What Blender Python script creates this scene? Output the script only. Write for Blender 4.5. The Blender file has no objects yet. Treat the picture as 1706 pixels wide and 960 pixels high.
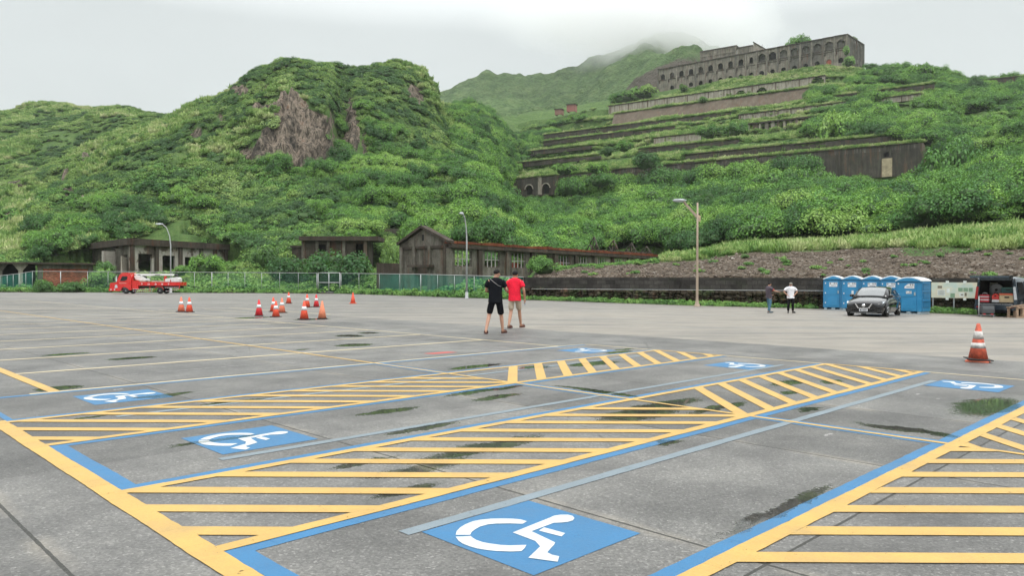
import bpy, bmesh, math, random
import numpy as np
from mathutils import Vector, Matrix, noise as mnoise
# ------------------------------------------------------------------ camera, sky, sun, exposure
SC = bpy.context.scene
COL = SC.collection
F, CX, CY = 1257.24, 853.0, 480.0
PITCH, ROLL, YAW, EYE = 0.0108496, 0.0022519, 0.7778983, 1.5
HY = CY - F*math.tan(PITCH)                      # horizon row
cam_d = bpy.data.cameras.new('camera'); cam = bpy.data.objects.new('camera', cam_d); COL.objects.link(cam)
cam_d.sensor_width = 36.0; cam_d.lens = F/1706*36.0; cam_d.clip_start = 0.1; cam_d.clip_end = 6000
cam.matrix_world = Matrix.Translation((0, 0, EYE)) @ Matrix.Rotation(math.radians(90)-PITCH, 4, 'X') @ Matrix.Rotation(ROLL, 4, 'Z')
SC.camera = cam
SUN_EL, SUN_AZ = math.radians(62), math.radians(150)
w = bpy.data.worlds.new('World'); SC.world = w; w.use_nodes = True
nt = w.node_tree; nt.nodes.clear()
def wn(t, **k):
    n = nt.nodes.new(t)
    for a, b in k.items(): setattr(n, a, b)
    return n
sky = wn('ShaderNodeTexSky', sky_type='NISHITA', sun_disc=False, sun_elevation=SUN_EL, sun_rotation=SUN_AZ)
sky.air_density = 1.0; sky.dust_density = 4.0
tc = wn('ShaderNodeTexCoord'); sep = wn('ShaderNodeSeparateXYZ'); nt.links.new(tc.outputs['Generated'], sep.inputs[0])
rmp = wn('ShaderNodeValToRGB'); cr = rmp.color_ramp       # overcast layer: brighter towards the zenith
cr.elements[0].position = 0.0; cr.elements[0].color = (0.745, 0.80, 0.80, 1)
cr.elements[1].position = 1.0; cr.elements[1].color = (2.45, 2.5, 2.5, 1)
e = cr.elements.new(0.31); e.color = (0.735, 0.785, 0.785, 1)
e = cr.elements.new(0.46); e.color = (1.95, 2.0, 2.0, 1)
nt.links.new(sep.outputs['Z'], rmp.inputs[0])
nz = wn('ShaderNodeTexNoise'); nz.inputs['Scale'].default_value = 1.6; nz.inputs['Detail'].default_value = 5
mp = wn('ShaderNodeMapping'); mp.inputs['Scale'].default_value = (1, 1, 2.6); nt.links.new(tc.outputs['Generated'], mp.inputs[0]); nt.links.new(mp.outputs[0], nz.inputs[0])
mr = wn('ShaderNodeMapRange'); mr.inputs[1].default_value = .3; mr.inputs[2].default_value = .7; mr.inputs[3].default_value = .93; mr.inputs[4].default_value = 1.06
nt.links.new(nz.outputs[0], mr.inputs[0])
mul = wn('ShaderNodeVectorMath', operation='SCALE'); nt.links.new(rmp.outputs[0], mul.inputs[0]); nt.links.new(mr.outputs[0], mul.inputs['Scale'])
bg1 = wn('ShaderNodeBackground'); bg1.inputs[1].default_value = 0.05; nt.links.new(sky.outputs[0], bg1.inputs[0])
bg2 = wn('ShaderNodeBackground'); bg2.inputs[1].default_value = 1.0; nt.links.new(mul.outputs[0], bg2.inputs[0])
mx = wn('ShaderNodeMixShader'); mx.inputs[0].default_value = 0.93
nt.links.new(bg1.outputs[0], mx.inputs[1]); nt.links.new(bg2.outputs[0], mx.inputs[2])
out = wn('ShaderNodeOutputWorld'); nt.links.new(mx.outputs[0], out.inputs[0])
sun_d = bpy.data.lights.new('sun', 'SUN'); sun_d.energy = 1.3; sun_d.angle = math.radians(14); sun_d.color = (1, .97, .93)
sun = bpy.data.objects.new('sun', sun_d); COL.objects.link(sun)
sd = Vector((math.sin(SUN_AZ)*math.cos(SUN_EL), math.cos(SUN_AZ)*math.cos(SUN_EL), math.sin(SUN_EL)))
sun.rotation_euler = sd.to_track_quat('Z', 'Y').to_euler()
vs = SC.view_settings; vs.view_transform = 'Standard'; vs.look = 'None'; vs.exposure = 0.0; vs.gamma = 1.0; vs.use_curve_mapping = False
SC.render.engine = 'CYCLES'
SC.cycles.max_bounces = 8; SC.cycles.diffuse_bounces = 3; SC.cycles.glossy_bounces = 2; SC.cycles.transmission_bounces = 4
SC.cycles.transparent_max_bounces = 12; SC.cycles.volume_bounces = 4
SC.cycles.use_denoising = True; SC.cycles.denoiser = 'OPENIMAGEDENOISE'
try: SC.cycles.denoising_prefilter = 'ACCURATE'
except Exception: pass
SC.cycles.use_adaptive_sampling = True; SC.cycles.adaptive_threshold = 0.02
SC.cycles.caustics_reflective = False; SC.cycles.caustics_refractive = False

# ------------------------------------------------------------------ helpers
R = random.Random(7); NR = np.random.RandomState(11)
CU, SU = math.cos(YAW), math.sin(YAW)
def smooth(a, b, x): t = np.clip((x-a)/(b-a), 0, 1); return t*t*(3-2*t)
def zg(X, Y): return -0.0135*np.maximum(0, np.asarray(X)+2.0)*smooth(19, 38, np.asarray(Y))
def L(u, v, z=0.0): return (u*CU - v*SU, u*SU + v*CU, z)          # bay-grid coordinates to world
def ray(px, py):
    x, y = (px-CX)/F, -(py-CY)/F
    c, s = math.cos(ROLL), math.sin(ROLL); x, y = c*x-s*y, s*x+c*y
    cp, sp = math.cos(PITCH), math.sin(PITCH)
    return x, cp+sp*y, -sp+cp*y
def P(px, py, Y):                                                  # survey: direction read off the photo + known distance
    a, b, c = ray(px, py); return Vector((a/b*Y, Y, EYE + c/b*Y))
def G(px, py, z=0.0):
    a, b, c = ray(px, py); t = (z-EYE)/c; return Vector((a*t, b*t, z))
def GG(px, py):
    p = G(px, py)
    for _ in range(12): p = G(px, py, float(zg(p.x, p.y)))
    return p
def uv_of(px, py): p = G(px, py); return p.x*CU+p.y*SU, -p.x*SU+p.y*CU

def link(o, parent=None):
    COL.objects.link(o)
    if parent is not None: o.parent = parent
    return o
def tag(o, label=None, cat=None, group=None, kind=None):
    if label: o['label'] = label
    if cat: o['category'] = cat
    if group: o['group'] = group
    if kind: o['kind'] = kind
    return o
def thing(name, label, cat, loc=(0, 0, 0), rz=0.0, group=None, scale=1.0):
    o = bpy.data.objects.new(name, None); o.location = loc; o.rotation_euler = (0, 0, rz); o.scale = (scale,)*3
    o.empty_display_size = .2
    link(o); return tag(o, label, cat, group)
def copy_tree(o, parent=None):
    c = o.copy(); COL.objects.link(c); c.parent = parent
    if parent is not None: c.matrix_parent_inverse = o.matrix_parent_inverse.copy()
    for ch in list(o.children): copy_tree(ch, c)
    return c

class MB:
    def __init__(s): s.v = []; s.f = []; s.m = []; s.sm = []
    def add(s, vs_, fs_, mi=0, smooth_=False):
        b = len(s.v); s.v += [tuple(x) for x in vs_]; s.f += [tuple(b+i for i in f) for f in fs_]; s.m += [mi]*len(fs_); s.sm += [smooth_]*len(fs_)
        return s
    def box(s, x0, y0, z0, x1, y1, z1, mi=0, M=None):
        vs_ = [(x0,y0,z0),(x1,y0,z0),(x1,y1,z0),(x0,y1,z0),(x0,y0,z1),(x1,y0,z1),(x1,y1,z1),(x0,y1,z1)]
        if M is not None: vs_ = [M @ Vector(p) for p in vs_]
        return s.add(vs_, [(0,3,2,1),(4,5,6,7),(0,1,5,4),(1,2,6,5),(2,3,7,6),(3,0,4,7)], mi)
    def cbox(s, c, size, mi=0, rz=0.0, rx=0.0, ry=0.0):
        M = Matrix.Translation(c) @ Matrix.Rotation(rz, 4, 'Z') @ Matrix.Rotation(ry, 4, 'Y') @ Matrix.Rotation(rx, 4, 'X')
        a, b, c_ = size[0]/2, size[1]/2, size[2]/2
        return s.box(-a, -b, -c_, a, b, c_, mi, M)
    def tube(s, pts, rad, n=8, mi=0, cap=True):
        pts = [Vector(p) for p in pts]; rr = rad if isinstance(rad, (list, tuple)) else [rad]*len(pts)
        vs_, fs_ = [], []
        up = Vector((0, 0, 1)); prev = None
        for i, p in enumerate(pts):
            d = (pts[min(i+1, len(pts)-1)]-pts[max(i-1, 0)])
            if d.length < 1e-9: d = Vector((0, 0, 1))
            d.normalize()
            if prev is None:
                a = d.cross(up)
                if a.length < 1e-3: a = d.cross(Vector((1, 0, 0)))
            else: a = prev - d*prev.dot(d)
            a.normalize(); prev = a; b = d.cross(a)
            for k in range(n):
                t = 2*math.pi*k/n; vs_.append(p + (a*math.cos(t)+b*math.sin(t))*rr[i])
        for i in range(len(pts)-1):
            for k in range(n):
                k2 = (k+1) % n; fs_.append((i*n+k, i*n+k2, (i+1)*n+k2, (i+1)*n+k))
        if cap: fs_.append(tuple(range(n-1, -1, -1))); fs_.append(tuple((len(pts)-1)*n+k for k in range(n)))
        return s.add(vs_, fs_, mi, True)
    def lathe(s, prof, c=(0, 0, 0), n=20, mi=0, axis='Z', M=None):
        vs_, fs_ = [], []
        for r, z in prof:
            for k in range(n):
                t = 2*math.pi*k/n; p = (r*math.cos(t), r*math.sin(t), z)
                if axis == 'Y': p = (p[0], p[2], p[1])
                if axis == 'X': p = (p[2], p[0], p[1])
                p = Vector(p)+Vector(c)
                vs_.append(M @ p if M is not None else p)
        for i in range(len(prof)-1):
            for k in range(n):
                k2 = (k+1) % n; fs_.append((i*n+k, i*n+k2, (i+1)*n+k2, (i+1)*n+k))
        fs_.append(tuple(range(n-1, -1, -1))); fs_.append(tuple((len(prof)-1)*n+k for k in range(n)))
        return s.add(vs_, fs_, mi, True)
    def prism(s, poly, y0, y1, mi=0, M=None):                     # polygon in XZ extruded along Y
        n = len(poly); vs_ = [(x, y0, z) for x, z in poly]+[(x, y1, z) for x, z in poly]
        if M is not None: vs_ = [M @ Vector(p) for p in vs_]
        return s.add(vs_, [tuple(range(n)), tuple(range(2*n-1, n-1, -1))]+[(i, i+n, (i+1) % n+n, (i+1) % n) for i in range(n)], mi)
    def build(s, name, mats, parent=None, bevel=0.0, M=None):
        me = bpy.data.meshes.new(name); me.from_pydata(s.v, [], s.f)
        for m in (mats if isinstance(mats, (list, tuple)) else [mats]): me.materials.append(m)
        me.polygons.foreach_set('material_index', s.m); me.polygons.foreach_set('use_smooth', s.sm)
        if M is not None: me.transform(M)
        me.update()
        bm = bmesh.new(); bm.from_mesh(me); bmesh.ops.recalc_face_normals(bm, faces=bm.faces)
        if bevel > 0:
            bmesh.ops.remove_doubles(bm, verts=bm.verts, dist=1e-5)
            ed = [e for e in bm.edges if len(e.link_faces) == 2 and e.calc_face_angle(0) > .6]
            bmesh.ops.bevel(bm, geom=ed, offset=bevel, segments=2, affect='EDGES', clamp_overlap=True)
        bm.to_mesh(me); bm.free()
        return link(bpy.data.objects.new(name, me), parent)

# ------------------------------------------------------------------ materials
class N:
    def __init__(s, name):
        s.m = bpy.data.materials.new(name); s.m.use_nodes = True; s.t = s.m.node_tree; s.t.nodes.clear()
        s.out = s.n('ShaderNodeOutputMaterial')
    def n(s, t, **k):
        nd = s.t.nodes.new(t)
        for a, b in k.items(): setattr(nd, a, b)
        return nd
    def l(s, a, b): s.t.links.new(a, b)
    def inp(s, sock, v):
        if v is None: return
        if hasattr(v, 'is_output'): s.l(v, sock)
        elif isinstance(v, (tuple, list)) and len(v) == 3 and len(sock.default_value) == 4: sock.default_value = (*v, 1)
        elif isinstance(v, (int, float)) and hasattr(sock.default_value, '__len__'): sock.default_value = (v,)*3+(1,) if len(sock.default_value) == 4 else (v,)*3
        else: sock.default_value = v
    def math(s, op, a, b=None, c=None, clamp=False):
        nd = s.n('ShaderNodeMath', operation=op, use_clamp=clamp)
        for i, v in enumerate((a, b, c)):
            if v is not None: s.inp(nd.inputs[i], v)
        return nd.outputs[0]
    def mix(s, f, a, b, t='MIX'):
        nd = s.n('ShaderNodeMix', data_type='RGBA', blend_type=t, clamp_factor=True)
        s.inp(nd.inputs[0], f); s.inp(nd.inputs[6], a); s.inp(nd.inputs[7], b); return nd.outputs[2]
    def scale(s, col, f):
        nd = s.n('ShaderNodeVectorMath', operation='SCALE'); v = nd.inputs[0]
        if hasattr(col, 'is_output'): s.l(col, v)
        else: v.default_value = tuple(col)[:3]
        s.inp(nd.inputs['Scale'], f); return nd.outputs[0]
    def pos(s):
        if not hasattr(s, '_p'): s._p = s.n('ShaderNodeNewGeometry').outputs['Position']
        return s._p
    def objc(s): return s.n('ShaderNodeTexCoord').outputs['Object']
    def mapping(s, vec, loc=(0,0,0), rot=(0,0,0), sc=(1,1,1)):
        nd = s.n('ShaderNodeMapping'); nd.inputs[1].default_value = loc; nd.inputs[2].default_value = rot; nd.inputs[3].default_value = sc
        s.l(vec, nd.inputs[0]); return nd.outputs[0]
    def noise(s, vec, scale, detail=3, rough=.55, dist=0.0, col=False):
        nd = s.n('ShaderNodeTexNoise'); nd.inputs['Scale'].default_value = scale; nd.inputs['Detail'].default_value = detail
        nd.inputs['Roughness'].default_value = rough; nd.inputs['Distortion'].default_value = dist; s.l(vec, nd.inputs['Vector']); return nd.outputs[1 if col else 0]
    def vor(s, vec, scale, feat='F1', o='Distance', rnd=1.0):
        nd = s.n('ShaderNodeTexVoronoi', feature=feat); nd.inputs['Scale'].default_value = scale; nd.inputs['Randomness'].default_value = rnd
        s.l(vec, nd.inputs['Vector']); return nd.outputs[o]
    def ramp(s, f, *st, interp='LINEAR'):
        nd = s.n('ShaderNodeValToRGB'); c = nd.color_ramp; c.interpolation = interp
        while len(c.elements) > 1: c.elements.remove(c.elements[-1])
        for i, (p, col) in enumerate(st):
            e_ = c.elements[0] if i == 0 else c.elements.new(p)
            e_.position = p; col = col if isinstance(col, (tuple, list)) else (col,)*3; e_.color = (*col[:3], 1)
        s.l(f, nd.inputs[0]); return nd.outputs[0]
    def rng(s, f, a, b, c=0.0, d=1.0):
        nd = s.n('ShaderNodeMapRange'); s.inp(nd.inputs[0], f)
        for i, v in enumerate((a, b, c, d)): nd.inputs[i+1].default_value = v
        return nd.outputs[0]
    def sep(s, vec): nd = s.n('ShaderNodeSeparateXYZ'); s.l(vec, nd.inputs[0]); return nd.outputs
    def attr(s, name, o='Fac'): return s.n('ShaderNodeAttribute', attribute_name=name).outputs[o]
    def bump(s, h, strength=.3, dist=.02, normal=None):
        nd = s.n('ShaderNodeBump'); nd.inputs['Strength'].default_value = strength; nd.inputs['Distance'].default_value = dist
        s.l(h, nd.inputs['Height'])
        if normal is not None: s.l(normal, nd.inputs['Normal'])
        return nd.outputs[0]
    def pbr(s, col, rough=.6, metal=0.0, normal=None, spec=.5, coat=0.0):
        b = s.n('ShaderNodeBsdfPrincipled'); s.inp(b.inputs['Base Color'], col); s.inp(b.inputs['Roughness'], rough); s.inp(b.inputs['Metallic'], metal)
        s.inp(b.inputs['Specular IOR Level'], spec); b.inputs['Coat Weight'].default_value = coat
        if normal is not None: s.l(normal, b.inputs['Normal'])
        s.l(b.outputs[0], s.out.inputs[0]); return s.m
def lin(r, g, b): return tuple(((c/255)/12.92 if c/255 <= .04045 else ((c/255+.055)/1.055)**2.4) for c in (r, g, b))
def simple(name, col, rough=.55, metal=0.0, var=.12, scale=6.0, coat=0.0, spec=.5):
    n = N(name); o = n.objc(); a = n.noise(o, scale, 4); b = n.noise(o, scale*7, 3)
    f = n.math('ADD', n.rng(a, .3, .7, 1-var, 1+var), n.rng(b, .3, .7, -var*.4, var*.4))
    c = n.scale(col, f)
    return n.pbr(c, n.rng(a, .3, .7, max(.02, rough-.06), rough+.06), metal, None, spec, coat)

# ---- paving: one wet-mask shared by pavement and paint (puddles with their own outlines, at real places on the lot)
PUD = [  # u, v, half length along u, half length along v
 (10.35, 2.42, 1.05, .36), (6.9, 5.0, .75, .33), (7.6, 5.15, .9, .22), (4.5, 4.95, .9, .20), (3.7, 4.75, .55, .16), (5.9, 3.92, .2, .12),
 (9.54, 14.82, .55, .42), (3.62, 10.05, .45, .18), (4.1, 8.95, .5, .14), (7.95, 4.6, .7, .14), (8.15, 2.6, .16, .6), (7.95, 6.4, .12, .9),
 (10.6, 5.0, .5, .2), (11.2, 4.6, .35, .16), (9.7, 4.55, .3, .12), (10.5, 8.6, .7, .3), (9.3, 8.9, .4, .2), (8.7, 9.7, .7, .2), (12.6, 9.6, .5, .14),
 (13.2, 9.9, .35, .12), (4.9, 15.2, .5, .25), (4.2, 16.9, .5, .2), (2.8, 11.7, .35, .3), (11.0, 17.3, .4, .5), (12.0, 17.9, .3, .35),
 (3.25, 4.35, .35, .10), (14.5, 25.4, .8, .5), (13.4, 28, .9, .5), (2.95, 6.9, .5, .1), (5.0, 7.1, .5, .14), (4.7, 6.05, .55, .1), (6.9, 7.5, .9, .12),
 (3.45, 5.25, .35, .09), (2.4, 9.0, .3, .08), (8.1, 14.6, .2, .1), (6.6, 7.0, .5, .16), (4.75, 2.25, .9, .09), (8.6, 3.8, .25, .1)]
def lot_uv(n):
    p = n.pos(); return n.mapping(p, rot=(0, 0, -YAW)) , p
def wet_mask(n, uvv):
    warp = n.noise(uvv, 2.6, 4, .6, col=True)
    wv = n.n('ShaderNodeVectorMath', operation='SUBTRACT'); n.l(warp, wv.inputs[0]); wv.inputs[1].default_value = (.5, .5, .5)
    ws = n.scale(wv.outputs[0], .36); ad = n.n('ShaderNodeVectorMath', operation='ADD'); n.l(uvv, ad.inputs[0]); n.l(ws, ad.inputs[1])
    s = n.sep(ad.outputs[0]); best = None
    for (u, v, a, b) in PUD:
        x = n.math('MULTIPLY', n.math('SUBTRACT', s[0], u), 1.2/a); y = n.math('MULTIPLY', n.math('SUBTRACT', s[1], v), 1.2/b)
        d = n.math('ADD', n.math('MULTIPLY', x, x), n.math('MULTIPLY', y, y))
        best = d if best is None else n.math('MINIMUM', best, d)
    return best
def paving_mat():
    n = N('parking lot paving'); uvv, p = lot_uv(n); s = n.sep(uvv)
    big = n.noise(uvv, .16, 4, .6); mid = n.noise(uvv, .9, 5, .65); streak = n.noise(n.mapping(p, sc=(.045, .38, 1)), 1.5, 5, .68)
    fine = n.noise(p, 42, 3, .7); agg = n.vor(p, 75, o='Color'); aggs = n.sep(agg)
    # joint grid
    def joint(coord, off, per, wd):
        m = n.math('PINGPONG', n.math('ADD', coord, -off), per/2)
        m = n.math('ADD', m, n.math('MULTIPLY', n.math('SUBTRACT', n.noise(uvv, 9, 3), .5), .012))
        return m, n.math('LESS_THAN', m, wd)
    ju, jum = joint(s[0], 1.08, 2.66, .011); jv, jvm = joint(s[1], 1.88, 9.6, .010)
    # each cast bay has its own tone
    cell = n.n('ShaderNodeCombineXYZ'); n.l(n.math('FLOOR', n.math('DIVIDE', n.math('ADD', s[0], -1.08), 2.66)), cell.inputs[0]); n.l(n.math('FLOOR', n.math('DIVIDE', n.math('ADD', s[1], -1.88), 4.8)), cell.inputs[1])
    wn_ = n.n('ShaderNodeTexWhiteNoise', noise_dimensions='2D'); n.l(cell.outputs[0], wn_.inputs['Vector'])
    asph = n.ramp(mid, (.30, (.070, .068, .065)), (.5, (.118, .115, .109)), (.70, (.175, .170, .158)))
    asph = n.scale(asph, n.rng(wn_.outputs[0], 0, 1, .80, 1.20)); asph = n.scale(asph, n.rng(big, .3, .7, .86, 1.12))
    speck = n.ramp(aggs[0], (0, .45), (.45, .82), (.8, 1.05), (.93, 1.3), (1, 2.1))
    asph = n.mix(.62, asph, n.mix(1.0, asph, speck, 'MULTIPLY'))
    asph = n.scale(asph, n.rng(fine, .3, .7, .72, 1.28))
    conc = n.ramp(streak, (.30, (.105, .101, .095)), (.42, (.165, .154, .138)), (.52, (.245, .218, .182)), (.62, (.19, .18, .165)), (.75, (.125, .122, .116)))
    conc = n.scale(conc, n.rng(mid, .3, .7, .86, 1.12)); conc = n.scale(conc, n.rng(fine, .3, .7, .88, 1.12))
    edge = n.math('ADD', s[0], n.math('MULTIPLY', n.math('SUBTRACT', n.noise(uvv, .35, 3), .5), .5))
    m_ = n.rng(edge, 16.45, 16.6)
    farr = n.math('ADD', n.rng(s[1], 22, 38), n.math('MULTIPLY', n.math('SUBTRACT', streak, .5), 2.4), clamp=True)    # left part is mixed patches
    m_ = n.math('MULTIPLY', m_, n.math('SUBTRACT', 1.0, n.math('MULTIPLY', farr, .75)))
    leftc = n.math('MULTIPLY', n.rng(s[1], 14, 30), n.rng(n.noise(n.mapping(p, loc=(5, 3, 0), sc=(.04, .35, 1)), 1.6, 5, .6), .46, .56))
    m_ = n.math('MAXIMUM', m_, n.math('MULTIPLY', leftc, .65))
    col = n.mix(m_, asph, conc)
    best = wet_mask(n, uvv)
    wet = n.rng(n.math('ADD', best, n.math('MULTIPLY', n.math('SUBTRACT', n.math('ADD', n.math('MULTIPLY', fine, .5), n.math('MULTIPLY', aggs[0], .5)), .5), 1.0)), 1.22, .72)
    damp = n.rng(best, 2.6, .9)
    strk = n.math('MULTIPLY', n.rng(n.noise(uvv, .55, 5, .7), .52, .7), .5)
    damp = n.math('MAXIMUM', damp, strk)
    col = n.mix(n.math('MULTIPLY', damp, .30), col, n.scale(col, .5)); col = n.mix(n.math('MULTIPLY', wet, .75), col, n.scale(col, .30))
    dirt = n.math('MULTIPLY', n.rng(ju, .10, 0.0), n.rng(mid, .45, .6)); col = n.mix(n.math('MULTIPLY', dirt, .45), col, (.33, .29, .23))
    ck = n.vor(n.mapping(uvv, loc=(3, 7, 0)), .55, 'DISTANCE_TO_EDGE'); ckw = n.math('ADD', ck, n.math('MULTIPLY', n.math('SUBTRACT', n.noise(uvv, 7, 4, .7), .5), .05))
    ckm = n.math('MULTIPLY', n.math('LESS_THAN', n.math('ABSOLUTE', ckw), .0035), n.rng(big, .52, .56)); col = n.mix(n.math('MULTIPLY', ckm, .6), col, (.03, .028, .025))
    oil = n.rng(n.noise(n.mapping(uvv, loc=(31, 2, 0)), .7, 4, .6), .66, .78); col = n.mix(n.math('MULTIPLY', oil, .35), col, (.04, .038, .034))
    j = n.math('MAXIMUM', jum, jvm); near = n.math('LESS_THAN', s[0], 14.0); j = n.math('MULTIPLY', j, near)
    col = n.mix(n.math('MULTIPLY', j, .93), col, (.018, .017, .013))
    rough = n.rng(fine, .3, .7, .42, .66); rough = n.math('ADD', rough, n.math('MULTIPLY', damp, -.20))
    rough = n.mix(wet, rough, .03)
    h = n.math('ADD', n.math('MULTIPLY', aggs[0], .5), n.math('MULTIPLY', fine, .8)); h = n.math('SUBTRACT', h, n.math('MULTIPLY', j, 3.0))
    hb = n.mix(n.math('MULTIPLY', wet, 1.0), h, .6)
    return n.pbr(col, rough, 0, n.bump(hb, .55, .006), .5)
def paint_mat(name, col, wear=.45, under=(.14, .138, .132), wk=.7):
    n = N(name); uvv, p = lot_uv(n)
    a = n.noise(p, 3.0, 5, .6); f = n.noise(p, 55, 3, .7); g = n.noise(p, 14, 4, .6)
    c = n.scale(col, n.math('ADD', n.rng(a, .3, .7, .9, 1.08), n.rng(f, .3, .7, -.07, .07)))
    chip = n.rng(n.math('ADD', n.math('MULTIPLY', f, .6), n.math('MULTIPLY', g, .5)), .77-.22*wear, .80-.22*wear)
    c = n.mix(n.math('MULTIPLY', n.rng(n.noise(p, .8, 5, .7), .55, .75), .25), c, under)
    best = wet_mask(n, uvv); wet = n.rng(n.math('ADD', best, n.math('MULTIPLY', n.math('SUBTRACT', f, .5), .9)), 1.15, .8)
    c = n.mix(n.math('MULTIPLY', wet, wk), c, n.scale(c, .5)); rough = n.mix(n.math('MULTIPLY', wet, wk), n.rng(a, .3, .7, .42, .6), .05)
    m_ = n.pbr(c, rough, 0, n.bump(f, .35, .004), .45)      # where the paint has chipped off the paving shows through
    b_ = [x for x in n.t.nodes if x.type == 'BSDF_PRINCIPLED'][0]; n.l(n.math('SUBTRACT', 1.0, chip), b_.inputs['Alpha']); return m_
M_PAVE = paving_mat()
M_YEL = paint_mat('yellow road paint', (.50, .315, .085), .35, wk=.12)
M_YEL2 = paint_mat('worn pale yellow road paint', (.56, .47, .30), .3, wk=.2)
M_BLUE = paint_mat('blue road paint', (.027, .145, .30), .30)
M_WHITE = paint_mat('white road paint', (.52, .55, .565), .25)
M_GREY = paint_mat('grey cover paint', (.170, .212, .240), .4)
M_PALE = paint_mat('old white road paint', (.36, .35, .34), .95)

# ---- parking lot sheet
def grid_sheet(name, xs, ys, fz, mat):
    Xg, Yg = np.meshgrid(xs, ys); Z = fz(Xg, Yg); nx, ny = len(xs), len(ys)
    V = np.stack([Xg, Yg, Z], -1).reshape(-1, 3); i = np.arange((ny-1)*(nx-1)); r = i//(nx-1); c = i % (nx-1)
    a = r*nx+c; Fc = np.stack([a, a+1, a+nx+1, a+nx], -1)
    me = bpy.data.meshes.new(name); me.vertices.add(len(V)); me.vertices.foreach_set('co', V.ravel())
    me.loops.add(len(Fc)*4); me.loops.foreach_set('vertex_index', Fc.ravel()); me.polygons.add(len(Fc))
    me.polygons.foreach_set('loop_start', np.arange(len(Fc))*4); me.polygons.foreach_set('use_smooth', np.ones(len(Fc), bool))
    me.materials.append(mat); me.update(calc_edges=True)
    return link(bpy.data.objects.new(name, me))
lot = grid_sheet('parking_lot', np.arange(-120, 75, 1.5), np.arange(-14, 92, 1.0), lambda X, Y: zg(X, Y), M_PAVE); tag(lot, kind='structure')
def flat(name, polys, mat, z, step=None):
    """painted sheet(s) lying on the paving; polys in bay-grid (u, v)"""
    mb = MB()
    for poly in polys:
        pts = [L(u, v) for u, v in poly]
        dz = R.uniform(0, .0007)
        mb.add([(x, y, float(zg(x, y))+z+dz) for x, y, _ in pts], [tuple(range(len(pts)))])
    o = mb.build(name, mat); return tag(o, kind='structure')
def strip_u(u0, u1, v0, v1, n=None):       # rectangle list, cut in short pieces so the paint follows the paving; ends slightly uneven
    out_ = []; lu, lv = abs(u1-u0), abs(v1-v0); near = min(u0, u1) < 14 and min(v0, v1) < 10; k = max(1, int(max(lu, lv)/(.09 if near else .5)))
    am = .0016 if lv < 20 and lu < 20 else 0
    def wob(a): return .0022*math.sin(a*5.1)+.0010*math.sin(a*23.7+1)+am*(math.sin(a*91.7)*math.sin(a*57.1+2)+.6*math.sin(a*211.3))
    for i in range(k):
        a, b = i/k, (i+1)/k
        if lu > lv: ua, ub = u0+(u1-u0)*a, u0+(u1-u0)*b; out_.append([(ua, v0+wob(ua+v0)), (ub, v0+wob(ub+v0)), (ub, v1+wob(ub*1.1+v1)), (ua, v1+wob(ua*1.1+v1))])
        else: va, vb = v0+(v1-v0)*a, v0+(v1-v0)*b; out_.append([(u0+wob(va+u0), va), (u1+wob(va*1.1+u1), va), (u1+wob(vb*1.1+u1), vb), (u0+wob(vb+u0), vb)])
    return out_
Z1, Z2, Z3, Z4 = .0020, .0042, .0054, .0046
Y_, B_, T_, W_ = [], [], [], []
# blue borders of the three wide bays in each row, yellow lines around
B1u, MID, B4u = 1.70, 7.70, 13.50
Y_ += strip_u(1.62, 1.77, -2.0, 9.40); Y_ += strip_u(2.62, 2.76, 11.37, 60)
for (va, vb) in ((2.12, 4.05), (5.72, 7.70), (9.32, 11.30)):
    B_ += strip_u(1.77, 1.90 if va < 9 else 1.84, va, vb) + strip_u(1.77, B4u-.05, va, va+.105) + strip_u(1.77, B4u-.05, vb-.105, vb)
    B_ += strip_u(MID-.10, MID-.03, va, vb) + strip_u(MID+.03, MID+.11, va, vb)
Y_ += strip_u(1.70, 13.55, 2.0, 2.12)
for (va, vb) in ((4.05, 5.72), (7.70, 9.32)):
    Y_ += strip_u(1.70, 13.55, va, va+.105) + strip_u(1.70, 13.52, vb-.10, vb)
Y_ += strip_u(MID-.035, MID+.035, -2.0, 60)
Y_ += strip_u(13.47, 13.55, 4.1, 5.7) + strip_u(13.47, 13.55, 7.7, 9.3)
T_ += strip_u(13.47, 13.53, 9.32, 11.3) + strip_u(13.47, 13.53, 5.72, 7.70) + strip_u(13.47, 13.53, -12, 4.05) + strip_u(12.62, 12.69, 11.3, 62)
T_ += strip_u(2.4, 12.65, 11.30, 11.38) + strip_u(12.69, 13.5, 11.31, 11.36)
for k in range(20): T_ += strip_u(2.76, 12.62, 13.83+2.5*k, 13.83+2.5*k+.11)
T_ += strip_u(15.4, 15.47, 31.5, 37.5) + strip_u(17.1, 17.2, 28.5, 38.5) + strip_u(13.4, 13.47, 34.0, 38)
def hatch(S0, n, step, va, vb, wd, sgn, u_lo, u_hi, S=None):
    """45 degree bars between v=va and v=vb"""
    for k in range(n):
        s0 = S0+step*k; jw = R.uniform(-.01, .01)
        pts = [((s0 - v if sgn < 0 else s0 + v) + o + jw, v) for (v, o) in ((va, -wd*.7), (va, wd*.7), (vb, wd*.7), (vb, -wd*.7))]
        for lim, sg in ((u_lo, 1), (u_hi, -1)):                       # cut the bar where it meets the bay lines
            q = []
            for a, b in zip(pts, pts[1:]+pts[:1]):
                ia, ib = (a[0]-lim)*sg > 0, (b[0]-lim)*sg > 0
                if ia: q.append(a)
                if ia != ib: t = (lim-a[0])/(b[0]-a[0]); q.append((lim, a[1]+(b[1]-a[1])*t))
            pts = q
            if not pts: break
        if len(pts) > 2: Y_.append(pts)
hatch(5.69, 12, .61, 4.15, 5.63, .15, -1, 1.76, 7.68); hatch(3.55, 17, .61, 4.15, 5.63, .15, 1, 7.72, 13.5)
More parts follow.
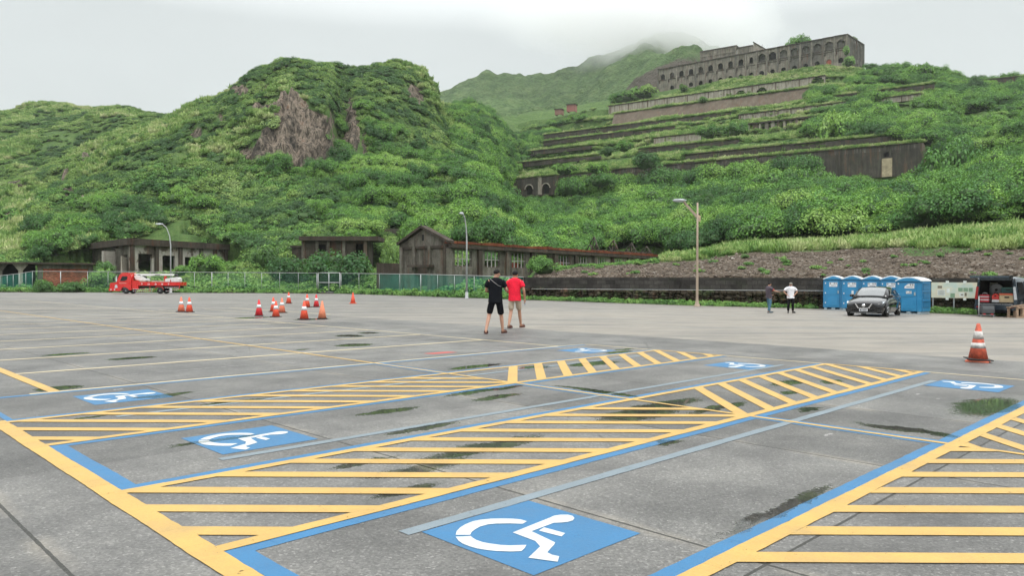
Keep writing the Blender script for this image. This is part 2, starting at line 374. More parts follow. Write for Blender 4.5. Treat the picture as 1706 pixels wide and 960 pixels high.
hatch(9.3, 12, .62, 7.80, 9.23, .15, -1, 1.76, 7.68); hatch(-.1, 17, .61, 7.80, 9.23, .15, 1, 7.72, 13.5)
hatch(2.65, 14, .62, -1.6, 2.0, .15, -1, 1.76, 7.68); hatch(5.78, 18, .61, -1.6, 2.0, .15, 1, 7.72, 13.5)
for (v, ua, ub) in ((3.60, 2.66, 12.45), (6.14, 2.66, 12.8), (8.84, 2.68, 12.5)): W_ += strip_u(ua, ub, v-.045, v+.055)
flat('blue_bay_borders', B_, M_BLUE, Z1); flat('worn_yellow_bay_lines', T_, M_YEL2, Z2); flat('yellow_bay_lines', Y_, M_YEL, Z3)
flat('grey_painted_over_lines', W_, M_GREY, .0032)
# ghosts of older white lines
flat('old_white_lines', strip_u(8.2, 12.2, 16.0, 16.04)+strip_u(3.8, 7.3, 12.6, 12.63)+strip_u(8.0, 9.4, 17.6, 17.65)+strip_u(11.0, 12.3, 15.1, 15.15)
     + strip_u(7.24, 7.40, 3.03, 3.07)+strip_u(10.72, 10.83, 3.30, 3.34)+strip_u(10.5, 10.58, 2.99, 3.03)+strip_u(6.6, 6.75, 12.35, 12.43)+strip_u(12.3, 12.9, 11.0, 11.04)
     + strip_u(3.3, 3.42, 10.95, 11.03), M_PALE, Z1)
flat('red_road_mark', [[(9.45, 12.15), (10.05, 12.1), (10.1, 11.85), (9.5, 11.9)]], simple('red road paint', (.45, .05, .04), .5), Z1)
# wheelchair emblem: outline measured once on the nearest bay, repeated on the others
def em(X, Y): return uv_of(500+X/2.4, 560+Y/2.4)
_w1 = [em(*p) for p in [(907,745),(880,738),(850,735),(800,734),(760,735),(720,739),(690,745),(662,757),(640,770),(626,785),(622,800),(651,800),(680,800),(686,788),(702,776),(720,766),(750,758),(780,755),(840,754),(890,755)]]
_w2 = [em(*p) for p in [(622,807),(652,806),(682,804),(690,812),(704,820),(730,829),(760,835),(800,840),(840,842),(905,840),(898,853),(885,865),(840,867),(790,865),(750,861),(710,855),(678,846),(650,835),(634,824)]]
_w3a = [em(*p) for p in [(850,790),(1000,730),(1012,752),(925,785)]]
_w3h = [em(*p) for p in [(1000,730),(1015,723),(1040,719),(1070,719),(1090,724),(1097,733),(1090,742),(1070,748),(1050,750),(1012,752)]]
_w3b = [em(*p) for p in [(850,790),(925,785),(1020,830),(1015,840),(1005,850),(960,846),(940,824)]]
_w3c = [em(*p) for p in [(960,846),(1005,850),(988,870),(1008,880),(1036,886),(1030,908),(912,892)]]
_w4 = [em(*p) for p in [(955,783),(975,770),(1060,793),(1045,806)]]
EMB = [_w1, _w2, _w3a, _w3h, _w3b, _w3c, _w4]
_c = (3.205, 3.09)
def tri_poly(poly):
    from mathutils.geometry import tessellate_polygon
    t = tessellate_polygon([[Vector((u, v, 0)) for u, v in poly]]); return [[poly[i] for i in tr] for tr in t]
for (cu, cv, rot) in ((3.205, 3.09, 0), (3.205, 6.76, 0), (3.205, 10.30, 0), (12.2, 3.08, 1), (12.15, 6.62, 1), (12.35, 10.28, 1)):
    flat('blue_bay_square', [[(cu-.455, cv-.46), (cu+.455, cv-.46), (cu+.455, cv+.46), (cu-.455, cv+.46)]], M_BLUE, Z1)
    ps = []
    for poly in EMB:
        q = [((u-_c[0]), (v-_c[1])) for u, v in poly]; q = [(-a, -b) for a, b in q] if rot else q
        ps += tri_poly([(cu+a, cv+b) for a, b in q])
    flat('wheelchair_emblem', ps, M_WHITE, Z4)

# ------------------------------------------------------------------ terrain (surveyed profiles: distance, row in photo)
ND = (.563, .826)                 # normal of the stepped hillside; DD runs along its terraces
DD = (.826, -.563)
def wY(px): return (px-CX)/F*ND[0]+ND[1]      # w / Y along that bearing
def zrow(Y, row): return EYE+(HY-row)*Y/F
def w_of_row(row): return 55.5/(.441-(HY-row)*.0007754)      # terrace line whose row at bearing 1300 is `row`
def z_w(w_): return 34.2+.441*(w_-200)
def colz(lst): return [(Y, zrow(Y, r)) for Y, r in lst]
PC = {}
PC[-500] = colz([(86,484),(97,472),(112,425),(126,402),(142,380),(160,350),(185,340),(330,190),(420,230),(520,300)])
PC[0] = colz([(84,487),(98,474),(112,427),(124,402),(140,380),(158,352),(180,352),(330,189),(420,225),(520,300)])
PC[100] = colz([(84,487),(98,474),(113,417),(130,374),(148,335),(168,306),(190,305),(330,188),(420,222),(520,300)])
PC[160] = colz([(84,487),(99,472),(116,402),(135,352),(155,308),(178,270),(200,276),(330,186),(420,222),(520,300)])
PC[205] = colz([(84,487),(99,470),(121,402),(138,338),(160,282),(186,235),(208,240),(330,182),(420,222),(520,300)])
PC[268] = colz([(84,487),(100,470),(123,400),(142,327),(165,264),(195,196),(220,205),(330,200),(420,235),(520,300)])
PC[350] = colz([(82,489),(100,470),(123,392),(148,302),(172,215),(200,156),(230,178),(330,235),(420,255),(520,300)])
PC[430] = colz([(82,489),(98,468),(124,388),(152,284),(164,188),(198,122),(230,150),(330,235),(420,255),(520,300)])
PC[490] = colz([(81,489),(98,468),(124,380),(154,272),(165,168),(198,106),(230,140),(330,235),(420,255),(520,300)])
PC[548] = colz([(80,490),(98,468),(124,374),(156,268),(166,172),(200,112),(230,140),(330,235),(420,255),(520,300)])
PC[568] = colz([(80,490),(98,468),(124,374),(160,272),(180,192),(202,118),(230,140),(330,235),(420,255),(520,300)])
PC[600] = colz([(77,492),(98,468),(124,372),(160,268),(174,182),(205,117),(235,142),(330,230),(420,255),(520,300)])
PC[650] = colz([(73,494),(98,468),(126,372),(165,262),(180,180),(208,121),(238,142),(330,225),(420,250),(520,300)])
PC[700] = colz([(69,496),(98,462),(128,370),(172,260),(188,185),(212,130),(240,146),(330,215),(420,250),(520,300)])
PC[722] = colz([(67,497),(98,446),(128,370),(176,258),(194,200),(214,150),(240,168),(330,200),(420,250),(520,300)])
PC[745] = colz([(65,498),(99,442),(129,370),(178,262),(205,222),(235,200),(262,195),(330,190),(420,240),(520,300)])
PC[800] = colz([(62,500),(100,437),(130,371),(178,300),(215,250),(255,218),(285,205),(345,187),(430,215),(520,300)])
def terr(px, k0, k1, k2, dep=0.0, zs=None):
    q = wY(px); ws = [197.5, 201.5, 240, 280, 322]
    z = zs or [z_w(197)-9.5+dep*.3, 33.6+dep, z_w(238)+dep, z_w(278)+dep, 87.4+dep]
    return colz([k0, k1, k2])+[(a/q, b) for a, b in zip(ws, z)]+[(338/q, z[4]+.3), (430/q, z[4]-25)]
PC[862] = terr(862, (58.6,500), (72,498), (112,437), -1.2)
PC[893] = terr(893, (59,468), (66,452), (112,446), -.8)
PC[1000] = terr(1000, (55.6,464), (66,442), (112,446), -.6)
PC[1130] = terr(1130, (52.2,463.5), (65,435), (112,430), 0)
PC[1250] = terr(1250, (50.2,463), (66,420), (92,411), 0)
PC[1375] = terr(1375, (48.6,463), (65,416), (86,408), 0)
PC[1450] = terr(1450, (46.8,463), (64,412), (84,400), 0, [23.8, 33.6, 50.5, 67.5, 83.2])
PC[1540] = terr(1540, (44.8,463), (62,406), (82,392), 0, [23.2, 33.5, 48.5, 64, 79.5])
PC[1600] = terr(1600, (43.4,463), (61,402), (80,386), 0, [25, 31.5, 44.5, 58, 74.5])
PC[1706] = terr(1706, (41.2,463), (60,398), (78,378), 0, [25, 31.5, 44, 57, 73.5])
PC[2200] = terr(2200, (33,462), (52,395), (70,370), 0, [25, 31, 42, 54, 68])
_pk = np.array(sorted(PC)); _PY = np.array([[a for a, b in PC[k]] for k in sorted(PC)]); _PZ = np.array([[b for a, b in PC[k]] for k in sorted(PC)])
TER = []                                             # terrace steps (w position, rise), filled by the wall table
WALLS = [ # name, label, row at bearing 1300, bearing from, to, height in rows there, style
 ('retaining_wall', 'pale ribbed terrace wall just below the arched factory, with dark arched holes in it', 136.6, 1013, 1372, 13, 'ribs_arches'),
 ('retaining_wall', 'wide brown sloping concrete face under the pale ribbed terrace wall near the top', 152.5, 1022, 1362, 20, 'batter'),
 ('retaining_wall', 'thin dark terrace wall running from the far left up to the ribbed wall', 176, 905, 1226, 6, 'thin'),
 ('retaining_wall', 'ribbed weathered terrace wall above the row of tall openings', 183.5, 1229, 1406, 13, 'ribs'),
 ('retaining_wall', 'thin low wall crossing the grass right of the ribbed wall, by the small hut', 171.7, 1373, 1554, 5, 'thin'),
 ('retaining_wall', 'long brown striped wall piece emerging right of the wooded knoll near the top', 184.6, 1446, 1531, 6, 'ribs'),
 ('retaining_wall', 'second thin dark terrace line on the left half of the stepped hillside', 189, 905, 1122, 4, 'thin'),
 ('retaining_wall', 'terrace wall with tall pale piers and dark openings between them', 201, 1243, 1377, 25, 'piers'),
 ('retaining_wall', 'short faint wall line at the far left end of the terraces', 206, 876, 985, 4, 'thin'),
 ('retaining_wall', 'short pale block-built terrace wall in the middle of the hillside', 206.5, 1088, 1165, 10, 'blocks'),
 ('retaining_wall', 'low curved kerb-like wall below the block-built terrace wall', 224.5, 1063, 1229, 5, 'thin'),
 ('retaining_wall', 'lowest left thin wall line above the wall with two arched windows', 227, 838, 1000, 4, 'thin'),
 ('retaining_wall', 'thin dark ledge wall running just above the tall dark bottom wall', 243, 1140, 1538, 5, 'thin'),
 ('retaining_wall', 'tall dark stained bottom wall with one small opening and a pale chute', 258, 1020, 1534, 46, 'big'),
 ('retaining_wall', 'dark bottom wall at the left with two arched windows above ledges', 259, 850, 1019, 36, 'windows'),
]
for (_n, _l, row, a, b, h, st) in WALLS:
    w_ = w_of_row(row); TER.append((w_, h*(w_/1.026)/F))
TERs = sorted(TER)
def hills(X, Y, detail=True):
    X = np.asarray(X, float); Y = np.asarray(Y, float); px = CX+F*X/np.maximum(Y, 1)
    i = np.clip(np.searchsorted(_pk, px)-1, 0, len(_pk)-2); t = np.clip((px-_pk[i])/(_pk[i+1]-_pk[i]), 0, 1); t = t*t*(3-2*t)*.5+t*.5
    BY = _PY[i]*(1-t)[..., None]+_PY[i+1]*t[..., None]; BZ = _PZ[i]*(1-t)[..., None]+_PZ[i+1]*t[..., None]
    z = BZ[..., 0].copy()
    for k in range(BY.shape[-1]-1):
        f = np.clip((Y-BY[..., k])/(BY[..., k+1]-BY[..., k]), 0, 1); z = np.where(Y > BY[..., k], BZ[..., k]*(1-f)+BZ[..., k+1]*f, z)
    if detail:
        # terraces: flatten between walls, rise just behind each wall
        wv = X*ND[0]+Y*ND[1]; m = smooth(835, 880, px)*(1-smooth(1540, 1600, px))*smooth(199, 206, wv)*(1-smooth(305, 318, wv))
        ws = np.array([a for a, b in TERs if a > 203]+[322.]); hs = np.array([b for a, b in TERs if a > 203]+[3.])
        ws_u, idx = np.unique(np.round(ws), return_index=True); hs_u = hs[idx]
        off = np.zeros_like(z)
        for a, h in zip(ws_u, hs_u): off += np.where(wv < a+.2, 0, np.clip((wv-a-.2)/.8, 0, 1))*h
        trend = np.interp(wv, np.concatenate([[200], ws_u+1.0]), np.concatenate([[0], np.cumsum(hs_u)]))
        z = z+m*(off-trend)
    return z
def fbm(X, Y, sc, octv=4, seed=0.0):
    """cheap value-noise fbm on arrays"""
    def vn(x, y):
        xi, yi = np.floor(x).astype(np.int64), np.floor(y).astype(np.int64); fx, fy = x-xi, y-yi; fx = fx*fx*(3-2*fx); fy = fy*fy*(3-2*fy)
        def h(a, b):
            n = (a*374761393+b*668265263+int(seed*1013)) & 0xffffffff; n = ((n ^ (n >> 13))*1274126177) & 0xffffffff; return ((n ^ (n >> 16)) & 0xffff)/65535.
        return (h(xi, yi)*(1-fx)+h(xi+1, yi)*fx)*(1-fy)+(h(xi, yi+1)*(1-fx)+h(xi+1, yi+1)*fx)*fy
    s = 0; a = 1; t = 0; x = np.asarray(X)/sc; y = np.asarray(Y)/sc
    for k in range(octv): s = s+a*vn(x+17.3*k, y-9.1*k); t += a; a *= .5; x = x*2.03; y = y*2.03
    return s/t-.5
# rock outcrops: (bearing, row, half width, half height, tone) located on the slope itself
ROCKS = [(500,245,62,38,1),(468,178,46,14,1),(505,205,50,20,1),(430,262,30,14,1),(545,258,10,24,1),(586,222,13,34,1),(582,180,9,16,.7),(692,165,13,12,1),(398,160,14,8,1),(325,233,12,11,1),
 (412,258,14,13,1),(122,338,21,12,.8),(8,372,20,14,.8),(28,320,16,6,.8),(150,272,14,7,.8),(112,305,8,10,.8),(370,205,7,9,.5),(2,410,10,6,.6),(608,240,6,22,.6),(448,150,9,5,.7),(60,290,10,5,.6),(225,245,9,5,.6)]
def rockmask(px, row):
    m = np.zeros_like(px)
    for (a, b, c, d, t) in ROCKS: c *= 1.2; d *= 1.15; m = np.maximum(m, np.clip(2.4*(1-(((px-a)/c)**2+((row-b)/d)**2)), 0, 1)*t)
    return m
def pads(X, Y, z):
    ax, ay, bx, by = -13.4, 15., 6.2, 17.; dx, dy = X+50.4, Y-100; det = ax*by-ay*bx; sa = (dx*by-dy*bx)/det; sb = (ax*dy-ay*dx)/det
    z = np.where((sa > -.55) & (sb > -.55) & (sa < 1.04) & (sb < 1.04), np.minimum(z, 1.4+7.5*np.clip(np.minimum(sa, sb)/.6, 0, 1)+np.where((sa > .8) & (sb > .2), 3, 0)), z)
    hx, hy = 33.0, 47.5; hl = math.hypot(hx, hy); t = ((X+6.1)*hx+(Y-72)*hy)/hl**2; off = ((X+6.1)*hy-(Y-72)*hx)/hl
    z = np.where((t > -.1) & (t < 1.03) & (off > -13) & (off < 2.5), np.minimum(z, .8), z)
    return np.where((X > -31) & (X < -17) & (Y > 97) & (Y < 109), np.minimum(z, 1.9), z)
def full(X, Y):
    px = CX+F*X/np.maximum(Y, 1); z0 = pads(X, Y, hills(X, Y)); row = HY-(z0-EYE)*F/np.maximum(Y, 1)
    amp = smooth(88, 150, Y); terr_ = smooth(835, 900, px)*(1-smooth(1560, 1640, px))
    rough = fbm(X, Y, 26, 4, 1)*7.0*amp*(hills(X, Y, False) > 2.6)*(1-.85*terr_)+fbm(X, Y, 8, 3, 2)*1.8*amp*(1-.7*terr_)-(np.abs(fbm(X, Y*.30, 20, 3, 12))*11-1.6)*amp*(1-terr_)*smooth(115, 150, Y)
    rk = rockmask(px, row)*(px < 745)
    rough = rough*(1-.6*rk)+rk*(fbm(X*1.0, Y*.25, 4.0, 3, 5)*7.0-np.abs(fbm(X, Y*.3, 2.6, 3, 15))*6.0+.8+np.round(z0/3.2)*3.2*.45-z0*.45)
    return z0+rough+zg(X, np.minimum(Y, 60))*0, rk, row, px
def terrain_mat():
    n = N('hillside soil grass and rock'); p = n.pos(); rk = n.attr('rock'); ds = n.attr('debris')
    a = n.noise(p, .05, 4, .6); b = n.noise(p, .45, 5, .65); c = n.noise(p, 3.2, 4, .7)
    g = n.ramp(b, (.25, (.045, .085, .026)), (.5, (.080, .145, .040)), (.75, (.14, .20, .065)))
    g = n.scale(g, n.rng(c, .3, .7, .6, 1.35))
    vs_ = n.math('ADD', n.math('MULTIPLY', n.noise(n.mapping(p, sc=(1, 1, .3)), .22, 5, .7), .45), n.math('MULTIPLY', n.noise(n.mapping(p, sc=(1, 1, .22)), 1.0, 5, .8), .55)); cr_ = n.vor(n.mapping(p, sc=(1, 1, .45)), .5, 'DISTANCE_TO_EDGE')
    r = n.ramp(vs_, (.36, (.022, .020, .017)), (.44, (.07, .060, .050)), (.5, (.14, .115, .09)), (.56, (.26, .215, .17)), (.63, (.15, .085, .055)))
    r = n.scale(r, n.rng(n.noise(n.mapping(p, loc=(3, 3, 3), sc=(1, 1, .12)), 1.5, 4, .75), .40, .50, .30, 1.1)); r = n.scale(r, n.rng(c, .3, .7, .6, 1.35)); r = n.scale(r, n.rng(cr_, 0, .06, .8, 1.0))
    f = n.rng(n.math('ADD', rk, n.math('MULTIPLY', n.math('SUBTRACT', b, .5), 2.0)), .44, .60)
    col = n.mix(f, g, r)
    st = n.vor(p, 5.5, o='Color'); sts = n.sep(st)
    d = n.ramp(sts[0], (0, (.062, .048, .034)), (.45, (.115, .088, .064)), (.7, (.16, .125, .095)), (.9, (.21, .175, .14)), (1, (.30, .27, .23)))
    d = n.scale(d, n.rng(b, .3, .7, .75, 1.2)); d = n.scale(d, n.rng(n.vor(p, 5.5, 'DISTANCE_TO_EDGE'), 0, .07, .45, 1.0))
    fd = n.rng(n.math('ADD', ds, n.math('MULTIPLY', n.math('SUBTRACT', b, .5), .5)), .45, .55)
    col = n.mix(fd, col, d)
    h = n.math('ADD', n.math('MULTIPLY', vs_, 2.0), c)
    return n.pbr(col, .9, 0, n.bump(h, .8, .5), .15)
M_TER = terrain_mat()
def polar_sheet(name, pxs, dist, fz, mat, extra=()):
    T = (np.array(pxs)-CX)/F; nx, ny = len(pxs), len(dist)
    Yg = np.repeat(np.array(dist)[:, None], nx, 1) if np.ndim(dist[0]) == 0 else np.array(dist)
    Xg = Yg*T[None, :]
    r = fz(Xg, Yg); Z = r[0]
    V = np.stack([Xg, Yg, Z], -1).reshape(-1, 3); i = np.arange((ny-1)*(nx-1)); a = (i//(nx-1))*nx+i % (nx-1)
    Fc = np.stack([a, a+1, a+nx+1, a+nx], -1); me = bpy.data.meshes.new(name); me.vertices.add(len(V)); me.vertices.foreach_set('co', V.ravel())
    me.loops.add(len(Fc)*4); me.loops.foreach_set('vertex_index', Fc.ravel()); me.polygons.add(len(Fc)); me.polygons.foreach_set('loop_start', np.arange(len(Fc))*4)
    me.polygons.foreach_set('use_smooth', np.ones(len(Fc), bool)); me.materials.append(mat); me.update(calc_edges=True)
    for nm, arr in r[1].items(): at = me.attributes.new(nm, 'FLOAT', 'POINT'); at.data.foreach_set('value', np.asarray(arr, float).ravel())
    return link(bpy.data.objects.new(name, me))
def terr_f(X, Y):
    z, rk, row, px = full(X, Y)
    q = smooth(872, 890, px)
    # bare debris bank behind the block wall: from the wall top to the bank crest
    bank = q*(row > 0)
    k1 = np.interp(px, [893,1000,1130,1250,1375,1450,1540,1600,1706,2200], [66,66,65,66,65,64,62,61,60,52])
    deb = bank*(1-smooth(k1-2.0, k1+.5, Y)); deb = deb*(1-.9*smooth(1440, 1560, px)*smooth(52, 57, Y))
    e0 = np.interp(px, _pk, _PY[:, 0]); z = np.where((Y <= e0+.02) & (px > 868), -1.0, z)
    return z+deb*fbm(X, Y, 1.4, 3, 9)*.5*(z > 0), {'rock': rk, 'debris': deb}
def terr_rows(pxs):
    # start line follows the edge of the lot
    e0 = np.interp(pxs, _pk, _PY[:, 0])
    rows = []
    for s_ in list(np.linspace(0, 1, 60)): rows.append(e0+(112-e0)*s_)
    for Y in list(np.r_[np.arange(113, 145, 1.25), np.arange(145, 182, .45), np.arange(182, 400, 1.25)])+list(np.linspace(402, 520, 40)): rows.append(np.full(len(pxs), Y))
    return np.array(rows)
_pxs = np.arange(-260, 1990, 3.5)
ter = polar_sheet('hillside', _pxs, terr_rows(_pxs), terr_f, M_TER); tag(ter, kind='structure')
# ---- far mountains
M_KEYS = [500, 730, 780, 811, 827, 860, 882, 920, 960, 988, 1013, 1045, 1073, 1093, 1113, 1135, 1155, 1165, 1200, 1300, 1500, 1900]
R4 = [215,205,202,195,195,192,190,188,185,182,176,150,124,108,96,84,84,97,130,150,175,200]
R3 = [205,190,180,175,175,170,168,160,150,128,110,90,85,98,104,108,110,112,118,130,150,180]
R1 = [170,155,135,126,131,131,125,127,113,101,98,82,72,62,60,60,68,74,88,110,130,170]
def far_f(X, Y):
    px = CX+F*X/Y; r4 = np.interp(px, M_KEYS, R4); r3 = np.interp(px, M_KEYS, R3); r1 = np.interp(px, M_KEYS, R1)
    v1 = np.maximum(r4, r3)+9; v2 = np.maximum(r3, r1)+7
    D = [400, 520, 565, 650, 685, 760, 900]; Rr = [np.full_like(px, 222), r4+2, v1, r3+2, v2, r1+2, r1+60]
    z = zrow(D[0], Rr[0])+0*Y
    for k in range(6):
        f = np.clip((Y-D[k])/(D[k+1]-D[k]), 0, 1); z = np.where(Y > D[k], zrow(D[k], Rr[k])*(1-f)+zrow(D[k+1], Rr[k+1])*f, z)
    gul = np.abs(fbm(X, Y*.45, 60, 4, 3)); z = z-gul*34*smooth(405, 470, Y)+6+fbm(X, Y, 14, 4, 4)*8*smooth(405, 440, Y)+fbm(X, Y, 4, 2, 6)*2.4
    row = HY-(z-EYE)*F/Y
    cliff = np.clip(1.5*(1-((px-1085)/95)**2-((row-(142-(px-1085)*.5))/32)**2), 0, 1)*(Y < 540)
    return z, {'rock': cliff}
def far_mat():
    n = N('distant mountain grass'); p = n.pos(); a = n.noise(p, .012, 5, .6); b = n.noise(p, .09, 5, .7); c = n.noise(p, .5, 3, .7); rk = n.attr('rock')
    g = n.ramp(b, (.3, (.038, .080, .028)), (.5, (.080, .140, .048)), (.7, (.15, .21, .085))); g = n.scale(g, n.rng(a, .3, .7, .8, 1.25)); g = n.scale(g, n.rng(c, .3, .7, .65, 1.35))
    r = n.scale((.085, .072, .058), n.rng(c, .3, .7, .7, 1.4))
    f = n.rng(n.math('ADD', rk, n.math('MULTIPLY', n.math('SUBTRACT', b, .5), 1.2)), .42, .7)
    return n.pbr(n.mix(f, g, r), .95, 0, n.bump(n.math('ADD', n.math('MULTIPLY', b, 3), c), 1.0, 3.0), .1)
_px2 = np.arange(560, 1560, 2.0)
far = polar_sheet('far_mountains', _px2, np.arange(400, 905, 2.0), far_f, far_mat()); tag(far, kind='structure')
base_m = simple('plain ground', (.05, .07, .035), .9)
gs = MB(); gs.add([(-3000, -3000, -2.2), (3000, -3000, -2.2), (3000, 3000, -2.2), (-3000, 3000, -2.2)], [(0, 1, 2, 3)])
tag(gs.build('ground', base_m), kind='structure')

# ------------------------------------------------------------------ foliage
def leaf_mat(name, stops, sat=1.0, trans=.3, sc=.055):
    n = N(name); p = n.pos(); a = n.rng(n.noise(p, sc, 4, .65), .33, .67); lv = n.attr('lv')
    oi = n.n('ShaderNodeObjectInfo').outputs['Random']
    f = n.math('ADD', n.math('MULTIPLY', a, .50), n.math('ADD', n.math('MULTIPLY', oi, .50), n.math('MULTIPLY', n.math('SUBTRACT', lv, .5), .10)))
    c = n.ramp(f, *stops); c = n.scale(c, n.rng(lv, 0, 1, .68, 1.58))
    d = n.n('ShaderNodeBsdfDiffuse'); n.l(c, d.inputs[0]); t = n.n('ShaderNodeBsdfTranslucent'); n.l(n.mix(.5, c, (.14, .22, .03)), t.inputs[0])
    g = n.n('ShaderNodeBsdfGlossy'); g.inputs[1].default_value = .5; g.inputs[0].default_value = (.9, 1, .95, 1)
    m1 = n.n('ShaderNodeMixShader'); m1.inputs[0].default_value = trans; n.l(d.outputs[0], m1.inputs[1]); n.l(t.outputs[0], m1.inputs[2])
    m2 = n.n('ShaderNodeMixShader'); m2.inputs[0].default_value = .03; n.l(m1.outputs[0], m2.inputs[1]); n.l(g.outputs[0], m2.inputs[2])
    n.l(m2.outputs[0], n.out.inputs[0]); return n.m
M_TREE = leaf_mat('broad leaf canopy', [(.08, (.018, .060, .020)), (.32, (.045, .135, .030)), (.52, (.100, .235, .042)), (.72, (.175, .34, .055)), (.95, (.27, .41, .10))])
M_SHRUB = leaf_mat('hillside shrub leaves', [(.08, (.020, .058, .020)), (.32, (.052, .130, .034)), (.52, (.120, .22, .046)), (.72, (.215, .325, .075)), (.95, (.30, .38, .15))], trans=.28, sc=.035)
M_GRASS = leaf_mat('silver grass blades', [(.10, (.10, .21, .05)), (.38, (.20, .33, .09)), (.62, (.36, .46, .17)), (.90, (.54, .55, .31))], sc=.08)
M_WEED = leaf_mat('fresh roadside weed leaves', [(.1, (.06, .15, .036)), (.5, (.13, .28, .058)), (.9, (.24, .40, .10))], sc=.25)
M_CORE = simple('dark crown core', (.045, .09, .026), .95, scale=2)  # dark mass blocking see-through; the shade inside crowns is put into its colour
M_BARK = simple('grey brown bark', (.10, .08, .06), .9, scale=5)
def leaf_mesh(name, pts, nrm, size, mats, core=None, blade=False, seed=0):
    """one quad per leaf, plus an irregular inner mass"""
    rs = np.random.RandomState(seed); n_ = len(pts); pts = np.asarray(pts); nr_ = np.asarray(nrm)+rs.normal(0, .33, (n_, 3)); nr_ /= np.linalg.norm(nr_, axis=1)[:, None]
    a = np.cross(nr_, rs.normal(0, 1, (n_, 3))); a /= np.linalg.norm(a, axis=1)[:, None]; b = np.cross(nr_, a)
    s = (size*rs.uniform(.6, 1.35, n_))[:, None]
    if blade: a = nr_*0+rs.normal(0, 1, (n_, 3))*[1, 1, .1]; a /= np.linalg.norm(a, axis=1)[:, None]; b = rs.normal(0, .38, (n_, 3))+[0, 0, 1]; V = np.stack([pts-a*s*.10, pts+a*s*.10, pts+a*s*.06+b*s, pts+b*s*1.25+rs.normal(0, .25, (n_, 3))*s], 1)
    else: V = np.stack([pts-b*s*.62, pts+a*s*.42, pts+b*s*.62, pts-a*s*.42], 1)
    V = V.reshape(-1, 3); Fc = np.arange(n_*4).reshape(-1, 4); lv = np.repeat(rs.uniform(0, 1, n_), 4); mi = np.zeros(n_, int)
    faces = Fc.tolist()
    if core is not None:
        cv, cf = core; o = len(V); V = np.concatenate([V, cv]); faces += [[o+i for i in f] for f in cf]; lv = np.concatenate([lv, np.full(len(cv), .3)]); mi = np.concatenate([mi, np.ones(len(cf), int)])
    me = bpy.data.meshes.new(name); me.from_pydata(V.tolist(), [], faces)
    for m in mats: me.materials.append(m)
    me.polygons.foreach_set('material_index', mi.astype(np.int32)); at = me.attributes.new('lv', 'FLOAT', 'POINT'); at.data.foreach_set('value', lv); me.update(); return me
def ico(cen, rad, sub=2):
    bm = bmesh.new(); bmesh.ops.create_icosphere(bm, subdivisions=sub, radius=1); V = np.array([v.co[:] for v in bm.verts]); Fc = [[v.index for v in f.verts] for f in bm.faces]; bm.free()
    V = V*np.asarray(rad)*(1+.12*np.sin(V[:, :1]*7+V[:, 1:2]*5)); return V+np.asarray(cen), Fc
def clump(name, n_leaf, size, mats, lobes=9, flat_=.62, seed=0, spread=.72, lobe_r=.42):
    rs = np.random.RandomState(seed); cs, rr = [], []
    for k in range(lobes):
        t = rs.uniform(0, 6.28); r = spread*math.sqrt(rs.uniform(0, 1)); h = flat_*math.sqrt(max(0, 1-(r/1.05)**2))
        cs.append((r*math.cos(t), r*math.sin(t), h*rs.uniform(.55, 1.05))); rr.append(lobe_r*rs.uniform(.7, 1.2))
    cs = np.array(cs); rr = np.array(rr); k = rs.choice(lobes, n_leaf, p=rr**2/(rr**2).sum())
    d = rs.normal(0, 1, (n_leaf, 3)); d[:, 2] = np.abs(d[:, 2])*1.25-.60; d /= np.linalg.norm(d, axis=1)[:, None]
    pts = cs[k]+d*(rr[k]*rs.uniform(.72, 1.06, n_leaf))[:, None]*np.array([1, 1, .88]); nrm = d*.9+[0, 0, .45]
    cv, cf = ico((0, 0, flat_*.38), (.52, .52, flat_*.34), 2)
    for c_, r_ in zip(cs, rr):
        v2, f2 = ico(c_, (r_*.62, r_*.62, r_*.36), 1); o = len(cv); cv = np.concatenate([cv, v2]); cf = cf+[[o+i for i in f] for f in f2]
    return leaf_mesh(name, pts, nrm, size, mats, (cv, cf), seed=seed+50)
def tuft(name, n_, size, mats, seed=0, wide=1.0):
    rs = np.random.RandomState(seed); t = rs.uniform(0, 6.28, n_); r = wide*np.sqrt(rs.uniform(0, 1, n_)); pts = np.stack([r*np.cos(t), r*np.sin(t), rs.uniform(-.05, .35, n_)*(1-r*.5)], 1)
    return leaf_mesh(name, pts, pts*0+[0, 0, 1], size, mats, None, True, seed)
def src_col(nm, meshes):
    c = bpy.data.collections.new(nm)
    for m in meshes: c.objects.link(bpy.data.objects.new(m.name, m))
    return c
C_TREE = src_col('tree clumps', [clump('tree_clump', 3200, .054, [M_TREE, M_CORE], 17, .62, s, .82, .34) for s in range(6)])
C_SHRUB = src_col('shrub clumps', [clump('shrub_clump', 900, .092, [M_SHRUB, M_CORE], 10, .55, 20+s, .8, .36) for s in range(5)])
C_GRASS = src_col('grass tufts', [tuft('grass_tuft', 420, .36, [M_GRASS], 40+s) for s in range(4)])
C_WEED = src_col('weed clumps', [clump('weed_clump', 420, .16, [M_WEED, M_CORE], 12, .5, 60+s, .8, .34) for s in range(4)])
